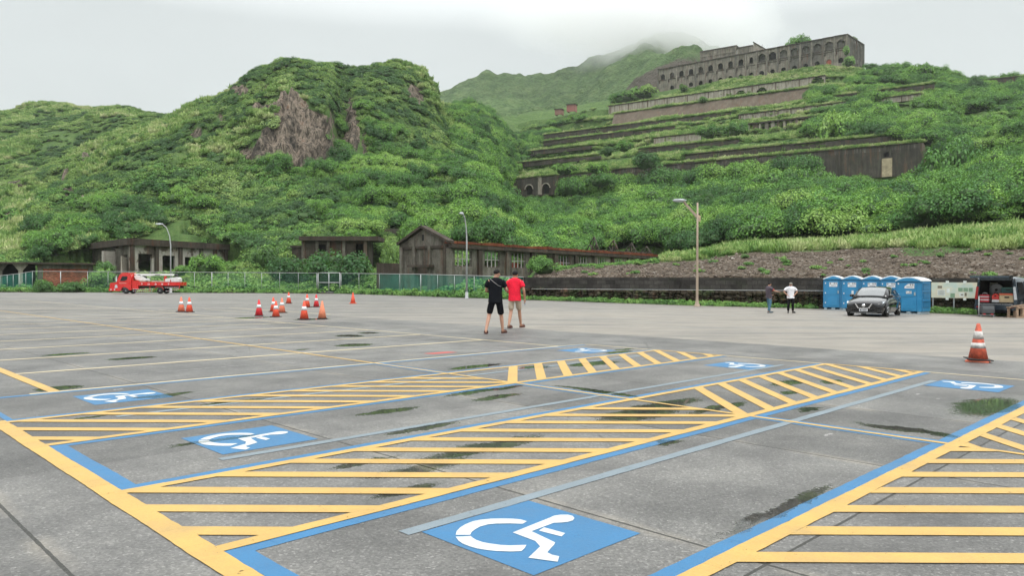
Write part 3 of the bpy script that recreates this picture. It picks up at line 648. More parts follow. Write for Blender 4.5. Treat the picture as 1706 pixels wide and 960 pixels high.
def scatter(name, col_, pts, scl, mats_n, label=None, follow=0.0):
    """ground cover nobody could count, as one object"""
    me = bpy.data.meshes.new(name); me.vertices.add(len(pts)); me.vertices.foreach_set('co', np.asarray(pts, float).ravel())
    n_ = len(pts); rs = np.random.RandomState(len(pts))
    a = me.attributes.new('rot', 'FLOAT_VECTOR', 'POINT'); rot = np.stack([rs.normal(0, .10, n_), rs.normal(0, .10, n_), rs.uniform(0, 6.28, n_)], 1); 
    if follow:                                   # lean out from the slope, as plants on a bank do
        px_, py_ = np.asarray(pts)[:, 0], np.asarray(pts)[:, 1]; gx = (hills(px_+2, py_, False)-hills(px_-2, py_, False))/4; gy = (hills(px_, py_+2, False)-hills(px_, py_-2, False))/4
        nn = np.stack([-gx*follow, -gy*follow, np.ones(n_)], 1); nn /= np.linalg.norm(nn, axis=1)[:, None]; t1 = np.cross(np.tile([0., 1., 0.], (n_, 1)), nn); t1 /= np.linalg.norm(t1, axis=1)[:, None]; t2 = np.cross(nn, t1)
        cs, sn = np.cos(rot[:, 2])[:, None], np.sin(rot[:, 2])[:, None]; c0 = t1*cs+t2*sn; c1 = -t1*sn+t2*cs
        rot = np.stack([np.arctan2(c1[:, 2], nn[:, 2]), -np.arcsin(np.clip(c0[:, 2], -1, 1)), np.arctan2(c0[:, 1], c0[:, 0])], 1)
    a.data.foreach_set('vector', rot.ravel())
    a = me.attributes.new('scl', 'FLOAT_VECTOR', 'POINT'); a.data.foreach_set('vector', np.asarray(scl, float).ravel())
    a = me.attributes.new('idx', 'INT', 'POINT'); a.data.foreach_set('value', rs.randint(0, mats_n, n_).astype(np.int32))
    o = link(bpy.data.objects.new(name, me)); g = bpy.data.node_groups.new(name, 'GeometryNodeTree')
    g.interface.new_socket('Geometry', in_out='INPUT', socket_type='NodeSocketGeometry'); g.interface.new_socket('Geometry', in_out='OUTPUT', socket_type='NodeSocketGeometry')
    gi, go = g.nodes.new('NodeGroupInput'), g.nodes.new('NodeGroupOutput'); ip = g.nodes.new('GeometryNodeInstanceOnPoints'); ci = g.nodes.new('GeometryNodeCollectionInfo')
    ci.inputs[0].default_value = col_; ci.inputs['Separate Children'].default_value = True; ci.inputs['Reset Children'].default_value = True; ip.inputs['Pick Instance'].default_value = True
    def na(nm, dt): x = g.nodes.new('GeometryNodeInputNamedAttribute'); x.data_type = dt; x.inputs['Name'].default_value = nm; return x.outputs['Attribute']
    er = g.nodes.new('FunctionNodeEulerToRotation'); g.links.new(na('rot', 'FLOAT_VECTOR'), er.inputs[0])
    g.links.new(gi.outputs[0], ip.inputs['Points']); g.links.new(ci.outputs[0], ip.inputs['Instance']); g.links.new(na('idx', 'INT'), ip.inputs['Instance Index'])
    g.links.new(er.outputs[0], ip.inputs['Rotation']); g.links.new(na('scl', 'FLOAT_VECTOR'), ip.inputs['Scale']); g.links.new(ip.outputs[0], go.inputs[0])
    md = o.modifiers.new('scatter', 'NODES'); md.node_group = g
    return tag(o, label, None, None, 'stuff')

def box_stuff(name, x0, y0, z0, x1, y1, z1, mat): m = MB(); m.box(x0, y0, z0, x1, y1, z1); return tag(m.build(name, mat), kind='stuff')
def vol_mat(name, dens, col=(.96, .985, 1.0), noise_=None, aniso=.55, ell=None):
    n = N(name); v = n.n('ShaderNodeVolumePrincipled'); v.inputs['Color'].default_value = (*col, 1); v.inputs['Density'].default_value = dens; v.inputs['Anisotropy'].default_value = aniso
    if noise_:
        f = n.noise(n.pos(), noise_, 3, .6); n.l(n.rng(f, .35, .65, 0, dens*2), v.inputs['Density'])
    if ell:                                      # fog thins out towards the edge of its bank and in ragged wisps
        (cx_, cy_, cz, a, b, c) = ell; q = n.mapping(n.pos(), loc=(-cx_/a, -cy_/b, -cz/c), sc=(1/a, 1/b, 1/c)); ln = n.n('ShaderNodeVectorMath', operation='LENGTH'); n.l(q, ln.inputs[0])
        f = n.math('ADD', ln.outputs['Value'], n.math('MULTIPLY', n.math('SUBTRACT', n.noise(n.pos(), .018, 4, .6), .5), .9)); n.l(n.rng(f, .98, .25, 0, dens*2), v.inputs['Density'])
    n.l(v.outputs[0], n.out.inputs['Volume']); return n.m
box_stuff('haze', -3100, -3100, -4, 3100, 3100, 285, vol_mat('pale air', .00015))
cl = MB(); cv, cf = ico((0, 0, 0), (1, 1, 1), 4)
def cloud(cx_, cy_, cz, a, b, c, dens):
    m = MB(); m.add([(cx_+x*a, cy_+y*b, cz+z*c) for x, y, z in cv], cf, 0, True); return m, dens
for (cx_, cy_, cz, a, b, c, d) in ((140, 712, 243, 130, 44, 54, .024), (60, 716, 262, 110, 40, 52, .012)):
    m, d = cloud(cx_, cy_, cz, a, b, c, d); tag(m.build('mist_cloud', vol_mat('hill fog', d, (1, 1, 1), ell=(cx_, cy_, cz, a, b, c))), kind='stuff')

# ------------------------------------------------------------------ cover of the hillside
def ground_at(X, Y):
    z, rk, row, px = full(np.asarray(X, float), np.asarray(Y, float)); return z, rk, row, px
def row_of(Y, z): return HY-(z-EYE)*F/Y
def seen(X, Y, z, marg=5.0):
    ok = np.ones(len(X), bool)
    for f in np.linspace(.35, .985, 26):
        g = hills(X*f, Y*f, False); los = EYE+(z+marg-EYE)*f; ok &= ~((g > los) & (Y*f > 90))
    return ok
def cand(s, y0, y1, x0=-300, x1=300, p0=-150, p1=1850):
    xs, ys = np.meshgrid(np.arange(x0, x1, s), np.arange(y0, y1, s)); X = xs.ravel()+NR.uniform(-.55, .55, xs.size)*s; Y = ys.ravel()+NR.uniform(-.55, .55, xs.size)*s
    px = CX+F*X/Y; k = (px > p0) & (px < p1); return X[k], Y[k]
HALL_A, HALL_B = Vector((-6.1, 72)), Vector((26.9, 119.5))
def in_ruins(X, Y):
    d = HALL_B-HALL_A; t = ((X-HALL_A.x)*d.x+(Y-HALL_A.y)*d.y)/d.length_squared; off = ((X-HALL_A.x)*d.y-(Y-HALL_A.y)*d.x)/d.length
    m = (t > -.06) & (t < 1.03) & (off > -12) & (off < 3)
    ax, ay, bx, by = -13.4, 15., 6.2, 17.; dx, dy = X+50.4, Y-100; det = ax*by-ay*bx; sa = (dx*by-dy*bx)/det; sb = (ax*dy-ay*dx)/det
    m |= (sa > -.12) & (sa < 1.0) & (sb > -.10) & (sb < 1.0)
    m |= (X > -30) & (X < -18) & (Y > 102.5) & (Y < 109)
    m |= (X > -82) & (X < -50.5) & (Y > 86) & (Y < 99)
    return m
KEEP_OPEN = []                # (bearing lo, hi, row lo, hi): parts the shrubs must leave open
def zones(X, Y):
    z, rk, row, px = ground_at(X, Y); wv = X*ND[0]+Y*ND[1]
    terr_ = (px > 845) & (px < 1590) & (wv > 201.5) & (wv < 322)
    left_limit = np.interp(row, [140, 190, 240, 300, 330], [1020, 990, 905, 850, 845]); right_limit = np.interp(row, [110, 140, 165, 185, 225, 240, 260], [1440, 1420, 1345, 1375, 1345, 1540, 1540])
    terr_ &= (px > left_limit) & (px < right_limit)
    return z, rk, row, px, wv, terr_
sea = []
REMAIN = [(1421, 298, 20), (1404, 288, 26), (1483, 276, 14), (1508, 222, 20), (1617, 205, 32), (1690, 255, 50), (1700, 200, 46), (746, 150, 26), (659, 118, 28), (829, 205, 14), (951, 345, 12), (930, 350, 12)]
def cleared(px, Y, wv):
    m = np.zeros(len(px), bool)
    for a, b, h in REMAIN: m |= (np.abs(px-a) < h) & (Y > b-10) & (Y < b+3)
    for (_n, _l, row_, a, b, h, st) in WALLS:
        w_ = w_of_row(row_)
        if b > 1373 and row_ < 200: m |= (px > a) & (px < b+4) & (wv > w_-7) & (wv < w_+1)
    return m
# 1 trees of the lower and right woods
X, Y = cand(2.9, 80, 330); z, rk, row, px, wv, te = zones(X, Y); n1 = fbm(X, Y, 22, 3, 21)
wood = ((px > 760) | ((px > 560) & (Y < 175)) | ((px > 130) & (row > 265) & (n1 > -.02)) | ((px > 60) & (row > 330) & (n1 > .06))) & ~te
wood &= ~((px > 1015) & (px < 1110) & (wv > 290)) | (NR.uniform(size=len(X)) < .7)
front = (wv > 191) & (wv < 201.5) & (px > 840) & (px < 1545)
wood &= ~front & ~in_ruins(X, Y) & (rk < .3) & (wv < 322) & seen(X, Y, z)
wood &= ~cleared(px, Y, wv)
bank = (px > 870) & (Y < np.interp(px, _pk, _PY[:, 2])+3); wood &= ~bank
wood &= ~((px < 870) & (Y < 108))
X, Y, z, row, px, wv = [a[wood] for a in (X, Y, z, row, px, wv)]
r = NR.uniform(2.0, 4.3, len(X))*np.where(px > 760, 1.0, .75)*np.where(Y > 260, .85, 1.0)*np.where((wv > 150) & (wv < 192) & (px > 1420) & (px < 1540), .6, 1)*np.where((wv > 165) & (wv < 192) & (px > 1000) & (px < 1350), 1.35, 1)
scl = np.stack([r*NR.uniform(.85, 1.2, len(r)), r*NR.uniform(.85, 1.2, len(r)), r*NR.uniform(.75, 1.45, len(r))], 1)
_p = np.arange(940, 1345, 11.); _w = 191+2*np.sin(_p*1.7); _q = _w/wY(_p); _X = (_p-CX)/F*_q; _z = hills(_X, _q)
_rr = 4.2+1.3*np.sin(_p*.9)
X, Y, z, r = np.append(X, _X), np.append(Y, _q), np.append(z, _z+3.2), np.append(r, _rr); scl = np.concatenate([scl, np.stack([_rr, _rr, _rr*1.35], 1)])
scatter('wooded_slope_canopy', C_TREE, np.stack([X, Y, z+.15*r], 1), scl, 6, follow=.5); sea.append(len(X))
# 2 shrubs of the hills
X, Y = cand(1.75, 88, 205); X2, Y2 = cand(2.3, 205, 345); X = np.concatenate([X, X2]); Y = np.concatenate([Y, Y2])
z, rk, row, px, wv, te = zones(X, Y); n1 = fbm(X, Y, 14, 3, 31)
k = ~te & (px < 1000) & (rk+n1*.5+fbm(X, Y, 5, 2, 77)*1.5 < .30) & ~in_ruins(X, Y) & seen(X, Y, z, 4) & ~((px > 845) & (wv > 188) & (wv < 202)) & ((NR.uniform(size=len(X)) < .93)) & ~((px > 870) & (Y < 110)) & (n1 > -.3)
X, Y, z, px = X[k], Y[k], z[k], px[k]; r = NR.uniform(.8, 2.0, len(X))*np.where(px < 330, .9, 1)*(1+.9*np.clip(n1[k], 0, .5))
XS, YS = cand(1.7, 112, 215, -260, 20, -150, 900); zS, rkS, rowS, pxS, wS, teS = zones(XS, YS); kS = (rkS+fbm(XS, YS, 4, 2, 78)*1.2 < .35) & ~in_ruins(XS, YS) & seen(XS, YS, zS, 2) & ~((pxS > 845) & (wS > 188)); rS = NR.uniform(.55, .9, len(XS))
X, Y, z, r = np.append(X, XS[kS]), np.append(Y, YS[kS]), np.append(z, zS[kS]), np.append(r, rS[kS])
XT, YT = cand(2.1, 200, 322, 0, 190, 850, 1560); zT, rkT, rowT, pxT, wT, teT = zones(XT, YT); nT = fbm(XT, YT, 11, 3, 91); nearw = np.zeros(len(XT), bool)
for a_, h_ in TERs: nearw |= (wT > a_-2.5) & (wT < a_+.6) & (h_ > 1.6)
kT = teT & (nT > .045) & ~nearw; rT = NR.uniform(.6, 1.5, len(XT))
X, Y, z, r = np.append(X, XT[kT]), np.append(Y, YT[kT]), np.append(z, zT[kT]), np.append(r, rT[kT])
scatter('hillside_shrubs', C_SHRUB, np.stack([X, Y, z], 1), np.stack([r*1.1, r*1.1, r*NR.uniform(.7, 1.15, len(r))], 1), 5, follow=.85); sea.append(len(X))
# 3 grass of terraces, bank top and gaps on the hills
X, Y = cand(1.15, 196, 330, 0, 190, 840, 1600); z, rk, row, px, wv, te = zones(X, Y)
near_wall = np.zeros(len(X), bool)
for a, h in TERs: near_wall |= (wv > a-2.2) & (wv < a+.5) & (h > .6)
k = te & ~near_wall; X, Y, z = X[k], Y[k], z[k]; r = NR.uniform(.6, 1.25, len(X))
pts = [np.stack([X, Y, z], 1)]; ss = [np.stack([r, r, r*NR.uniform(.7, 1.1, len(r))], 1)]
X, Y = cand(1.5, 90, 340, -300, 100, -150, 900); z, rk, row, px, wv, te = zones(X, Y); n1 = fbm(X, Y, 20, 3, 41)
k = (((px < 330) & (n1 > .02)) | (n1 > .16) | ((px < 60) & (n1 > -.1))) & (rk < .35) & (Y > 112) & ~in_ruins(X, Y) & seen(X, Y, z, 3); X, Y, z = X[k], Y[k], z[k]; r = NR.uniform(.7, 1.4, len(X))
pts.append(np.stack([X, Y, z+.35], 1)); ss.append(np.stack([r, r, r], 1))
X, Y = cand(.85, 55, 108, 0, 100, 880, 1850); z, rk, row, px, wv, te = zones(X, Y); k1 = np.interp(px, [893,1000,1130,1250,1375,1450,1540,1600,1706,2200], [66,66,65,66,65,64,62,61,60,52])
k2 = np.interp(px, _pk, _PY[:, 2]); tt = (Y-k1)/(k2-k1)
k = (tt > 0) & (tt < 1.12) & ~in_ruins(X, Y) & (px > 1110)
k |= (px > 1440) & (Y > np.interp(px, [1440, 1560, 1706], [66, 58, 52])) & (tt < .2) & (NR.uniform(size=len(X)) < .45)
X, Y, z = X[k], Y[k], z[k]; r = NR.uniform(.45, .9, len(X))
pts.append(np.stack([X, Y, z], 1)); ss.append(np.stack([r, r, r], 1))
scatter('terrace_grass', C_GRASS, np.concatenate(pts), np.concatenate(ss), 4)
# 4 low creeping green between lot edge and slope, behind the fence
X, Y = cand(1.3, 56, 150, -140, 30, -120, 1125); z, rk, row, px, wv, te = zones(X, Y); e0 = np.interp(px, _pk, _PY[:, 0]); n1 = fbm(X, Y, 7, 3, 51)
k = (Y > e0+1.2) & ~in_ruins(X, Y) & ((px < 866) | (Y > np.interp(px, [893,1000,1130], [67,67,66])+.8)); X, Y, z, n1 = X[k], Y[k], z[k], n1[k]; r = NR.uniform(.6, 1.15, len(X))*(1+n1)*np.where(px[k] > 866, .38, 1)
scatter('creeping_undergrowth', C_WEED, np.stack([X, Y, z-.1], 1), np.stack([r*1.2, r*1.2, r*1.3], 1), 4)
# grass spilling over the top edge of every terrace wall
pts, ss = [], []
for (_n, _l, row_, a, b, h, st) in WALLS:
    w_ = w_of_row(row_); zt = EYE+(HY-row_)*(w_/1.026)/F
    for px_v in np.arange(a, b, .9):
        if NR.uniform() < .2: continue
        q_ = (w_+NR.uniform(.2, 1.4))/wY(px_v); r_ = NR.uniform(.5, 1.0); pts.append(((px_v-CX)/F*q_, q_, zt+.25)); ss.append((r_, r_, r_*.9))
scatter('grass_on_wall_tops', C_GRASS, np.array(pts), np.array(ss), 4)
print('scatter', sea)

# ------------------------------------------------------------------ masonry
def conc_mat(name, st, streak=.6, moss=0.0, blocks=None, warm=(.16, .085, .055)):
    n = N(name); p = n.pos(); a = n.noise(p, .5, 5, .65); v = n.noise(n.mapping(p, sc=(1, 1, .09)), 1.7, 5, .7); c = n.noise(p, 5, 4, .7)
    f = n.math('ADD', n.math('MULTIPLY', a, 1-streak), n.math('MULTIPLY', v, streak)); col = n.ramp(f, *st); col = n.scale(col, n.rng(c, .3, .7, .78, 1.2))
    wv = n.noise(n.mapping(p, loc=(9, 4, 2), sc=(1, 1, .15)), 1.1, 4, .7); col = n.mix(n.math('MULTIPLY', n.rng(wv, .54, .66), .55), col, warm)
    if blocks:
        bw, bh = blocks; s = n.sep(n.objc())
        zf = n.math('PINGPONG', s[2], bh/2); row_ = n.math('FLOOR', n.math('DIVIDE', s[2], bh)); xs = n.math('ADD', s[0], n.math('MULTIPLY', row_, bw*.5)); xf = n.math('PINGPONG', xs, bw/2)
        j = n.math('MAXIMUM', n.math('LESS_THAN', zf, .035*bh+.008), n.math('LESS_THAN', xf, .02*bw+.006))
        cell = n.n('ShaderNodeCombineXYZ'); n.l(n.math('FLOOR', n.math('DIVIDE', xs, bw)), cell.inputs[0]); n.l(row_, cell.inputs[2]); w_ = n.n('ShaderNodeTexWhiteNoise'); n.l(cell.outputs[0], w_.inputs[0])
        col = n.scale(col, n.rng(w_.outputs[0], 0, 1, .65, 1.5)); col = n.mix(n.math('MULTIPLY', j, .75), col, (.02, .018, .015))
    if moss: col = n.mix(n.math('MULTIPLY', n.rng(n.noise(p, .9, 4, .7), .52, .6), moss), col, (.05, .085, .03))
    return n.pbr(col, .9, 0, n.bump(c, .6, .05), .2)
K_FACT = conc_mat('weathered factory concrete', [(.3, (.07, .065, .056)), (.44, (.16, .148, .125)), (.54, (.25, .225, .19)), (.66, (.36, .33, .28))], .6, .15)
K_FDARK = conc_mat('dark stained factory concrete', [(.3, (.06, .06, .052)), (.5, (.13, .125, .11)), (.7, (.21, .20, .17))], .55)
K_TRIM = conc_mat('sooty cornice concrete', [(.3, (.035, .032, .027)), (.6, (.09, .08, .065))], .5)
K_PALE = conc_mat('pale ribbed concrete', [(.3, (.12, .10, .08)), (.45, (.31, .28, .235)), (.6, (.45, .41, .35)), (.75, (.50, .47, .42))], .75)
K_PALES = conc_mat('streaked pale wall band', [(.40, (.05, .045, .04)), (.55, (.10, .09, .08)), (.62, (.22, .20, .18))], .6)
K_BATT = conc_mat('brown battered concrete', [(.3, (.085, .068, .052)), (.5, (.145, .115, .09)), (.7, (.21, .17, .135))], .45, .1)
K_DARK = conc_mat('black stained concrete', [(.3, (.028, .026, .023)), (.5, (.065, .058, .05)), (.66, (.11, .10, .085)), (.8, (.17, .16, .14))], .6, .12)
K_BLOCK = conc_mat('dark stacked block wall', [(.3, (.018, .017, .016)), (.55, (.040, .037, .034)), (.75, (.075, .07, .062))], .3, .10, (.62, .30), (.05, .045, .04))
K_RUBB = conc_mat('rough boulder wall', [(.3, (.012, .010, .007)), (.5, (.04, .033, .022)), (.7, (.085, .072, .05))], .1, .5)
K_RUIN = conc_mat('grey ruin plaster', [(.3, (.022, .020, .016)), (.42, (.07, .062, .050)), (.55, (.145, .135, .112)), (.7, (.24, .23, .20))], .5, .12)
K_RUIN2 = conc_mat('black brown ruin concrete', [(.3, (.022, .019, .016)), (.5, (.055, .045, .036)), (.7, (.11, .09, .072))], .5, .08, warm=(.10, .04, .025))
K_PLAST = conc_mat('peeling pale plaster', [(.3, (.055, .045, .036)), (.44, (.11, .09, .07)), (.47, (.34, .32, .28)), (.7, (.42, .40, .36))], .1)
K_VOID = simple('painted interior shade', (.012, .011, .010), .95)  # near-black backing behind openings, indoor shade put into the colour
K_BRICK = conc_mat('red brick infill', [(.3, (.22, .055, .03)), (.55, (.34, .085, .045)), (.75, (.42, .15, .09))], .2, 0, (.24, .09), (.2, .05, .03))
K_RUST = conc_mat('rusty beam', [(.3, (.055, .020, .012)), (.5, (.16, .045, .022)), (.7, (.27, .10, .05))], .2, .08, warm=(.05, .02, .012))
K_REDIN = simple('faded red infill', (.36, .11, .075), .85)
K_CHUTE = simple('pale stained chute', (.36, .30, .20), .9, scale=1.5, var=.3)
def holed(mb, x0, x1, z0, z1, y0, y1, holes, mi=0, seg=7):
    bp = {x0, x1}
    for (a, b, c, d, ar) in holes:
        bp |= {a, b}
        if ar: bp |= {a+(b-a)*k/seg for k in range(1, seg)}
    bp = sorted(x for x in bp if x0-1e-6 <= x <= x1+1e-6)
    for a, b in zip(bp[:-1], bp[1:]):
        m = (a+b)/2; cuts = []
        for (ha, hb, hc, hd, ar) in holes:
            if ha < m < hb:
                top = hd
                if ar: r_ = (hb-ha)/2; q = max(0, 1-((m-(ha+hb)/2)/r_)**2)**.5; rise = min(r_, (hd-hc)); top = hd-rise*(1-q)
                cuts.append((hc, top))
        cuts.sort(); z = z0
        for c, d in cuts:
            if c > z+1e-4: mb.box(a, y0, z, b, y1, c, mi)
            z = max(z, d)
        if z1 > z+1e-4: mb.box(a, y0, z, b, y1, z1, mi)
TRZ = math.atan2(DD[1], DD[0])
def w_point(w_, px): q = w_/wY(px); return (px-CX)/F*q, q
for (nm, lab, row, pa, pb, h, st) in WALLS:
    w_ = w_of_row(row); xa, ya = w_point(w_, pa); xb, yb = w_point(w_, pb); Lg = math.hypot(xb-xa, yb-ya); zt = EYE+(HY-row)*(w_/1.026)/F; H = h*(w_/1.026)/F
    t = thing(nm, lab, 'retaining wall', (xa, ya, zt-H), TRZ, 'walls of the stepped hillside')
    mb = MB(); D0 = 0.0
    if st == 'thin':
        n_ = max(3, int(Lg/7)); r2 = random.Random(int(row*10))
        for k in range(n_):
            a, b = Lg*k/n_, Lg*(k+1)/n_; dz = r2.uniform(-.25, .12); mb.box(a+.01, -.15+r2.uniform(-.1, .1), -.6, b-.01, .7, H+dz)
        mb.build('wall_face', K_DARK, t); mb = MB(); mb.box(0, -.32, H+.1, Lg*.6, .6, H+.32); mb.build('coping', K_TRIM, t)
    elif st in ('ribs', 'ribs_arches'):
        holes = []
        if st == 'ribs_arches':
            for pxh, ww, hh in ((1232, 3.9, 2.0), (1267, 3.9, 2.0), (1362, 5.5, 3.0)):
                xx, yy = w_point(w_, pxh); sx = math.hypot(xx-xa, yy-ya); holes.append((sx-ww/2, min(sx+ww/2, Lg-.3), .15, .15+hh, True))
        holed(mb, 0, Lg, -.3, H, 0, .8, holes); mb.build('wall_face', K_PALE, t)
        if holes: m2 = MB(); [m2.box(a-.4, 1.5, -.3, b+.4, 1.7, H) for a, b, *_ in holes]; m2.build('shade_backing', K_VOID, t)
        m2 = MB(); m2.box(-.1, -.25, H+.003, Lg+.1, .9, H+.38); m2.build('coping', K_TRIM, t)
        k = 0; x = .5; sp = 1.35
        while x < Lg-.5:
            if not any(a-.3 < x < b+.3 for a, b, *_ in holes): m2 = MB(); m2.box(x, -.22, -.3, x+.34, -.003, H-.02); m2.build('pilaster', K_PALE if k % 3 else K_BATT, t)
            x += sp if st == 'ribs' else sp*2.2; k += 1
    elif st == 'batter':
        vs_ = []; n_ = 40
        for k in range(n_+1): x = Lg*k/n_; vs_ += [(x, -.5*H+.2*math.sin(k*1.3), -.2), (x, .2, H), (x, 1.2, H)]
        mb.add(vs_, [f for k in range(n_) for f in ((3*k, 3*k+3, 3*k+4, 3*k+1), (3*k+1, 3*k+4, 3*k+5, 3*k+2))]); mb.build('wall_face', K_BATT, t)
    elif st == 'blocks':
        mb.box(0, 0, -.4, Lg, .8, H); mb.build('wall_face', K_PALE, t); m2 = MB(); m2.box(0, -.25, H+.003, Lg, .8, H+.25); m2.build('coping', K_TRIM, t)
    elif st == 'piers':
        mb.box(0, 2.2, -.3, Lg, 2.5, H); mb.build('recess_wall', K_FDARK, t); m2 = MB(); m2.box(-.3, -.5, H+.003, Lg+.4, 2.6, H+.4); m2.build('lintel', K_TRIM, t)
        n_ = 13; r2 = random.Random(4)
        for k in range(n_):
            x = Lg*k/n_; wd = r2.choice([.7, .8, 1.5, 1.1]); m2 = MB(); m2.box(x, 0, -.3, x+wd, .9, H); m2.build('pier', [K_PALE, K_BATT, K_PALE, K_FACT][k % 4], t)
    elif st == 'big':
        xx, yy = w_point(w_, 1478); sx = math.hypot(xx-xa, yy-ya)
        holed(mb, 0, Lg, -.3, H, 0, 1.2, [(sx-1.0, sx+.9, H-2.6, H-1.5, False)]); mb.build('wall_face', K_DARK, t)
        m2 = MB(); m2.box(sx-1.2, 1.21, H-2.8, sx+1.1, 1.3, H-1.2); m2.build('shade_backing', K_VOID, t)
        m2 = MB(); m2.box(sx-1.3, -.35, -.3, sx+.9, -.005, H-3.0); m2.build('chute', K_CHUTE, t)
        m2 = MB(); r2 = random.Random(2); x = 0
        while x < Lg-1:
            l_ = r2.uniform(1.2, 5)
            if r2.random() > .22: m2.box(x, -.3+r2.uniform(-.08, .1), H+.003, min(x+l_, Lg), 1.2, H+r2.uniform(.15, .42))
            x += l_+.02
        m2.build('coping', K_TRIM, t); m2 = MB(); m2.box(.3, -.03, H-1.15, Lg-.4, -.004, H-.02); m2.build('stained_top_band', K_PALES, t)
        for k in range(7): m2 = MB(); x = Lg*(k+.4)/7; m2.box(x, -.28, -.3, x+.5, -.004, H-.4); m2.build('pilaster', K_DARK, t)
        # slanted end pier at the right
        m2 = MB(); m2.prism([(Lg, -.3), (Lg+2.6, -.3), (Lg+.3, H), (Lg, H)], -.1, 1.1); m2.build('end_buttress', K_BATT, t)
    elif st == 'windows':
        hs = []
        for pxh in (881, 909):
            xx, yy = w_point(w_, pxh); sx = math.hypot(xx-xa, yy-ya); hs.append((sx-1.3, sx+1.3, H-5.2, H-2.2, True))
        holed(mb, 0, Lg, -.3, H, 0, 1.0, hs); mb.build('wall_face', K_DARK, t); m2 = MB(); [m2.box(a-.3, 1.3, H-5.6, b+.3, 1.4, H-2) for a, b, *_ in hs]; m2.build('shade_backing', K_VOID, t)
        for a, b, c, d, _ in hs:
            m2 = MB(); m2.box(a-1.4, -1.3, c-.7, b+1.0, -.003, c-.35); m2.build('ledge', K_TRIM, t)
            m2 = MB()
            for q in range(12):
                t0, t1 = math.pi*q/12, math.pi*(q+1)/12; cx_ = (a+b)/2; cz = d-1.3
                m2.add([(cx_+math.cos(tt)*rr_, yy_, cz+math.sin(tt)*rr_) for tt in (t0, t1) for rr_ in (1.32, 1.62) for yy_ in (-.18, -.003)], [(0,1,3,2),(4,6,7,5),(0,4,5,1),(2,3,7,6),(0,2,6,4),(1,5,7,3)])
            m2.build('arch_surround', K_PALE, t)
        m2 = MB(); m2.box(hs[0][1]+2.1, -.2, -.3, hs[0][1]+3.4, -.004, H); m2.build('pilaster', K_PALE, t)
        m2 = MB(); m2.box(Lg*.55, -1.0, H-6.2, Lg, -.003, H-5.9); m2.build('ledge', K_TRIM, t)
        for k in range(5): m2 = MB(); x = Lg*(.5+.1*k); m2.box(x, -.5, -.3, x+.5, -.004, H-6.2); m2.build('pilaster', K_PALE, t)
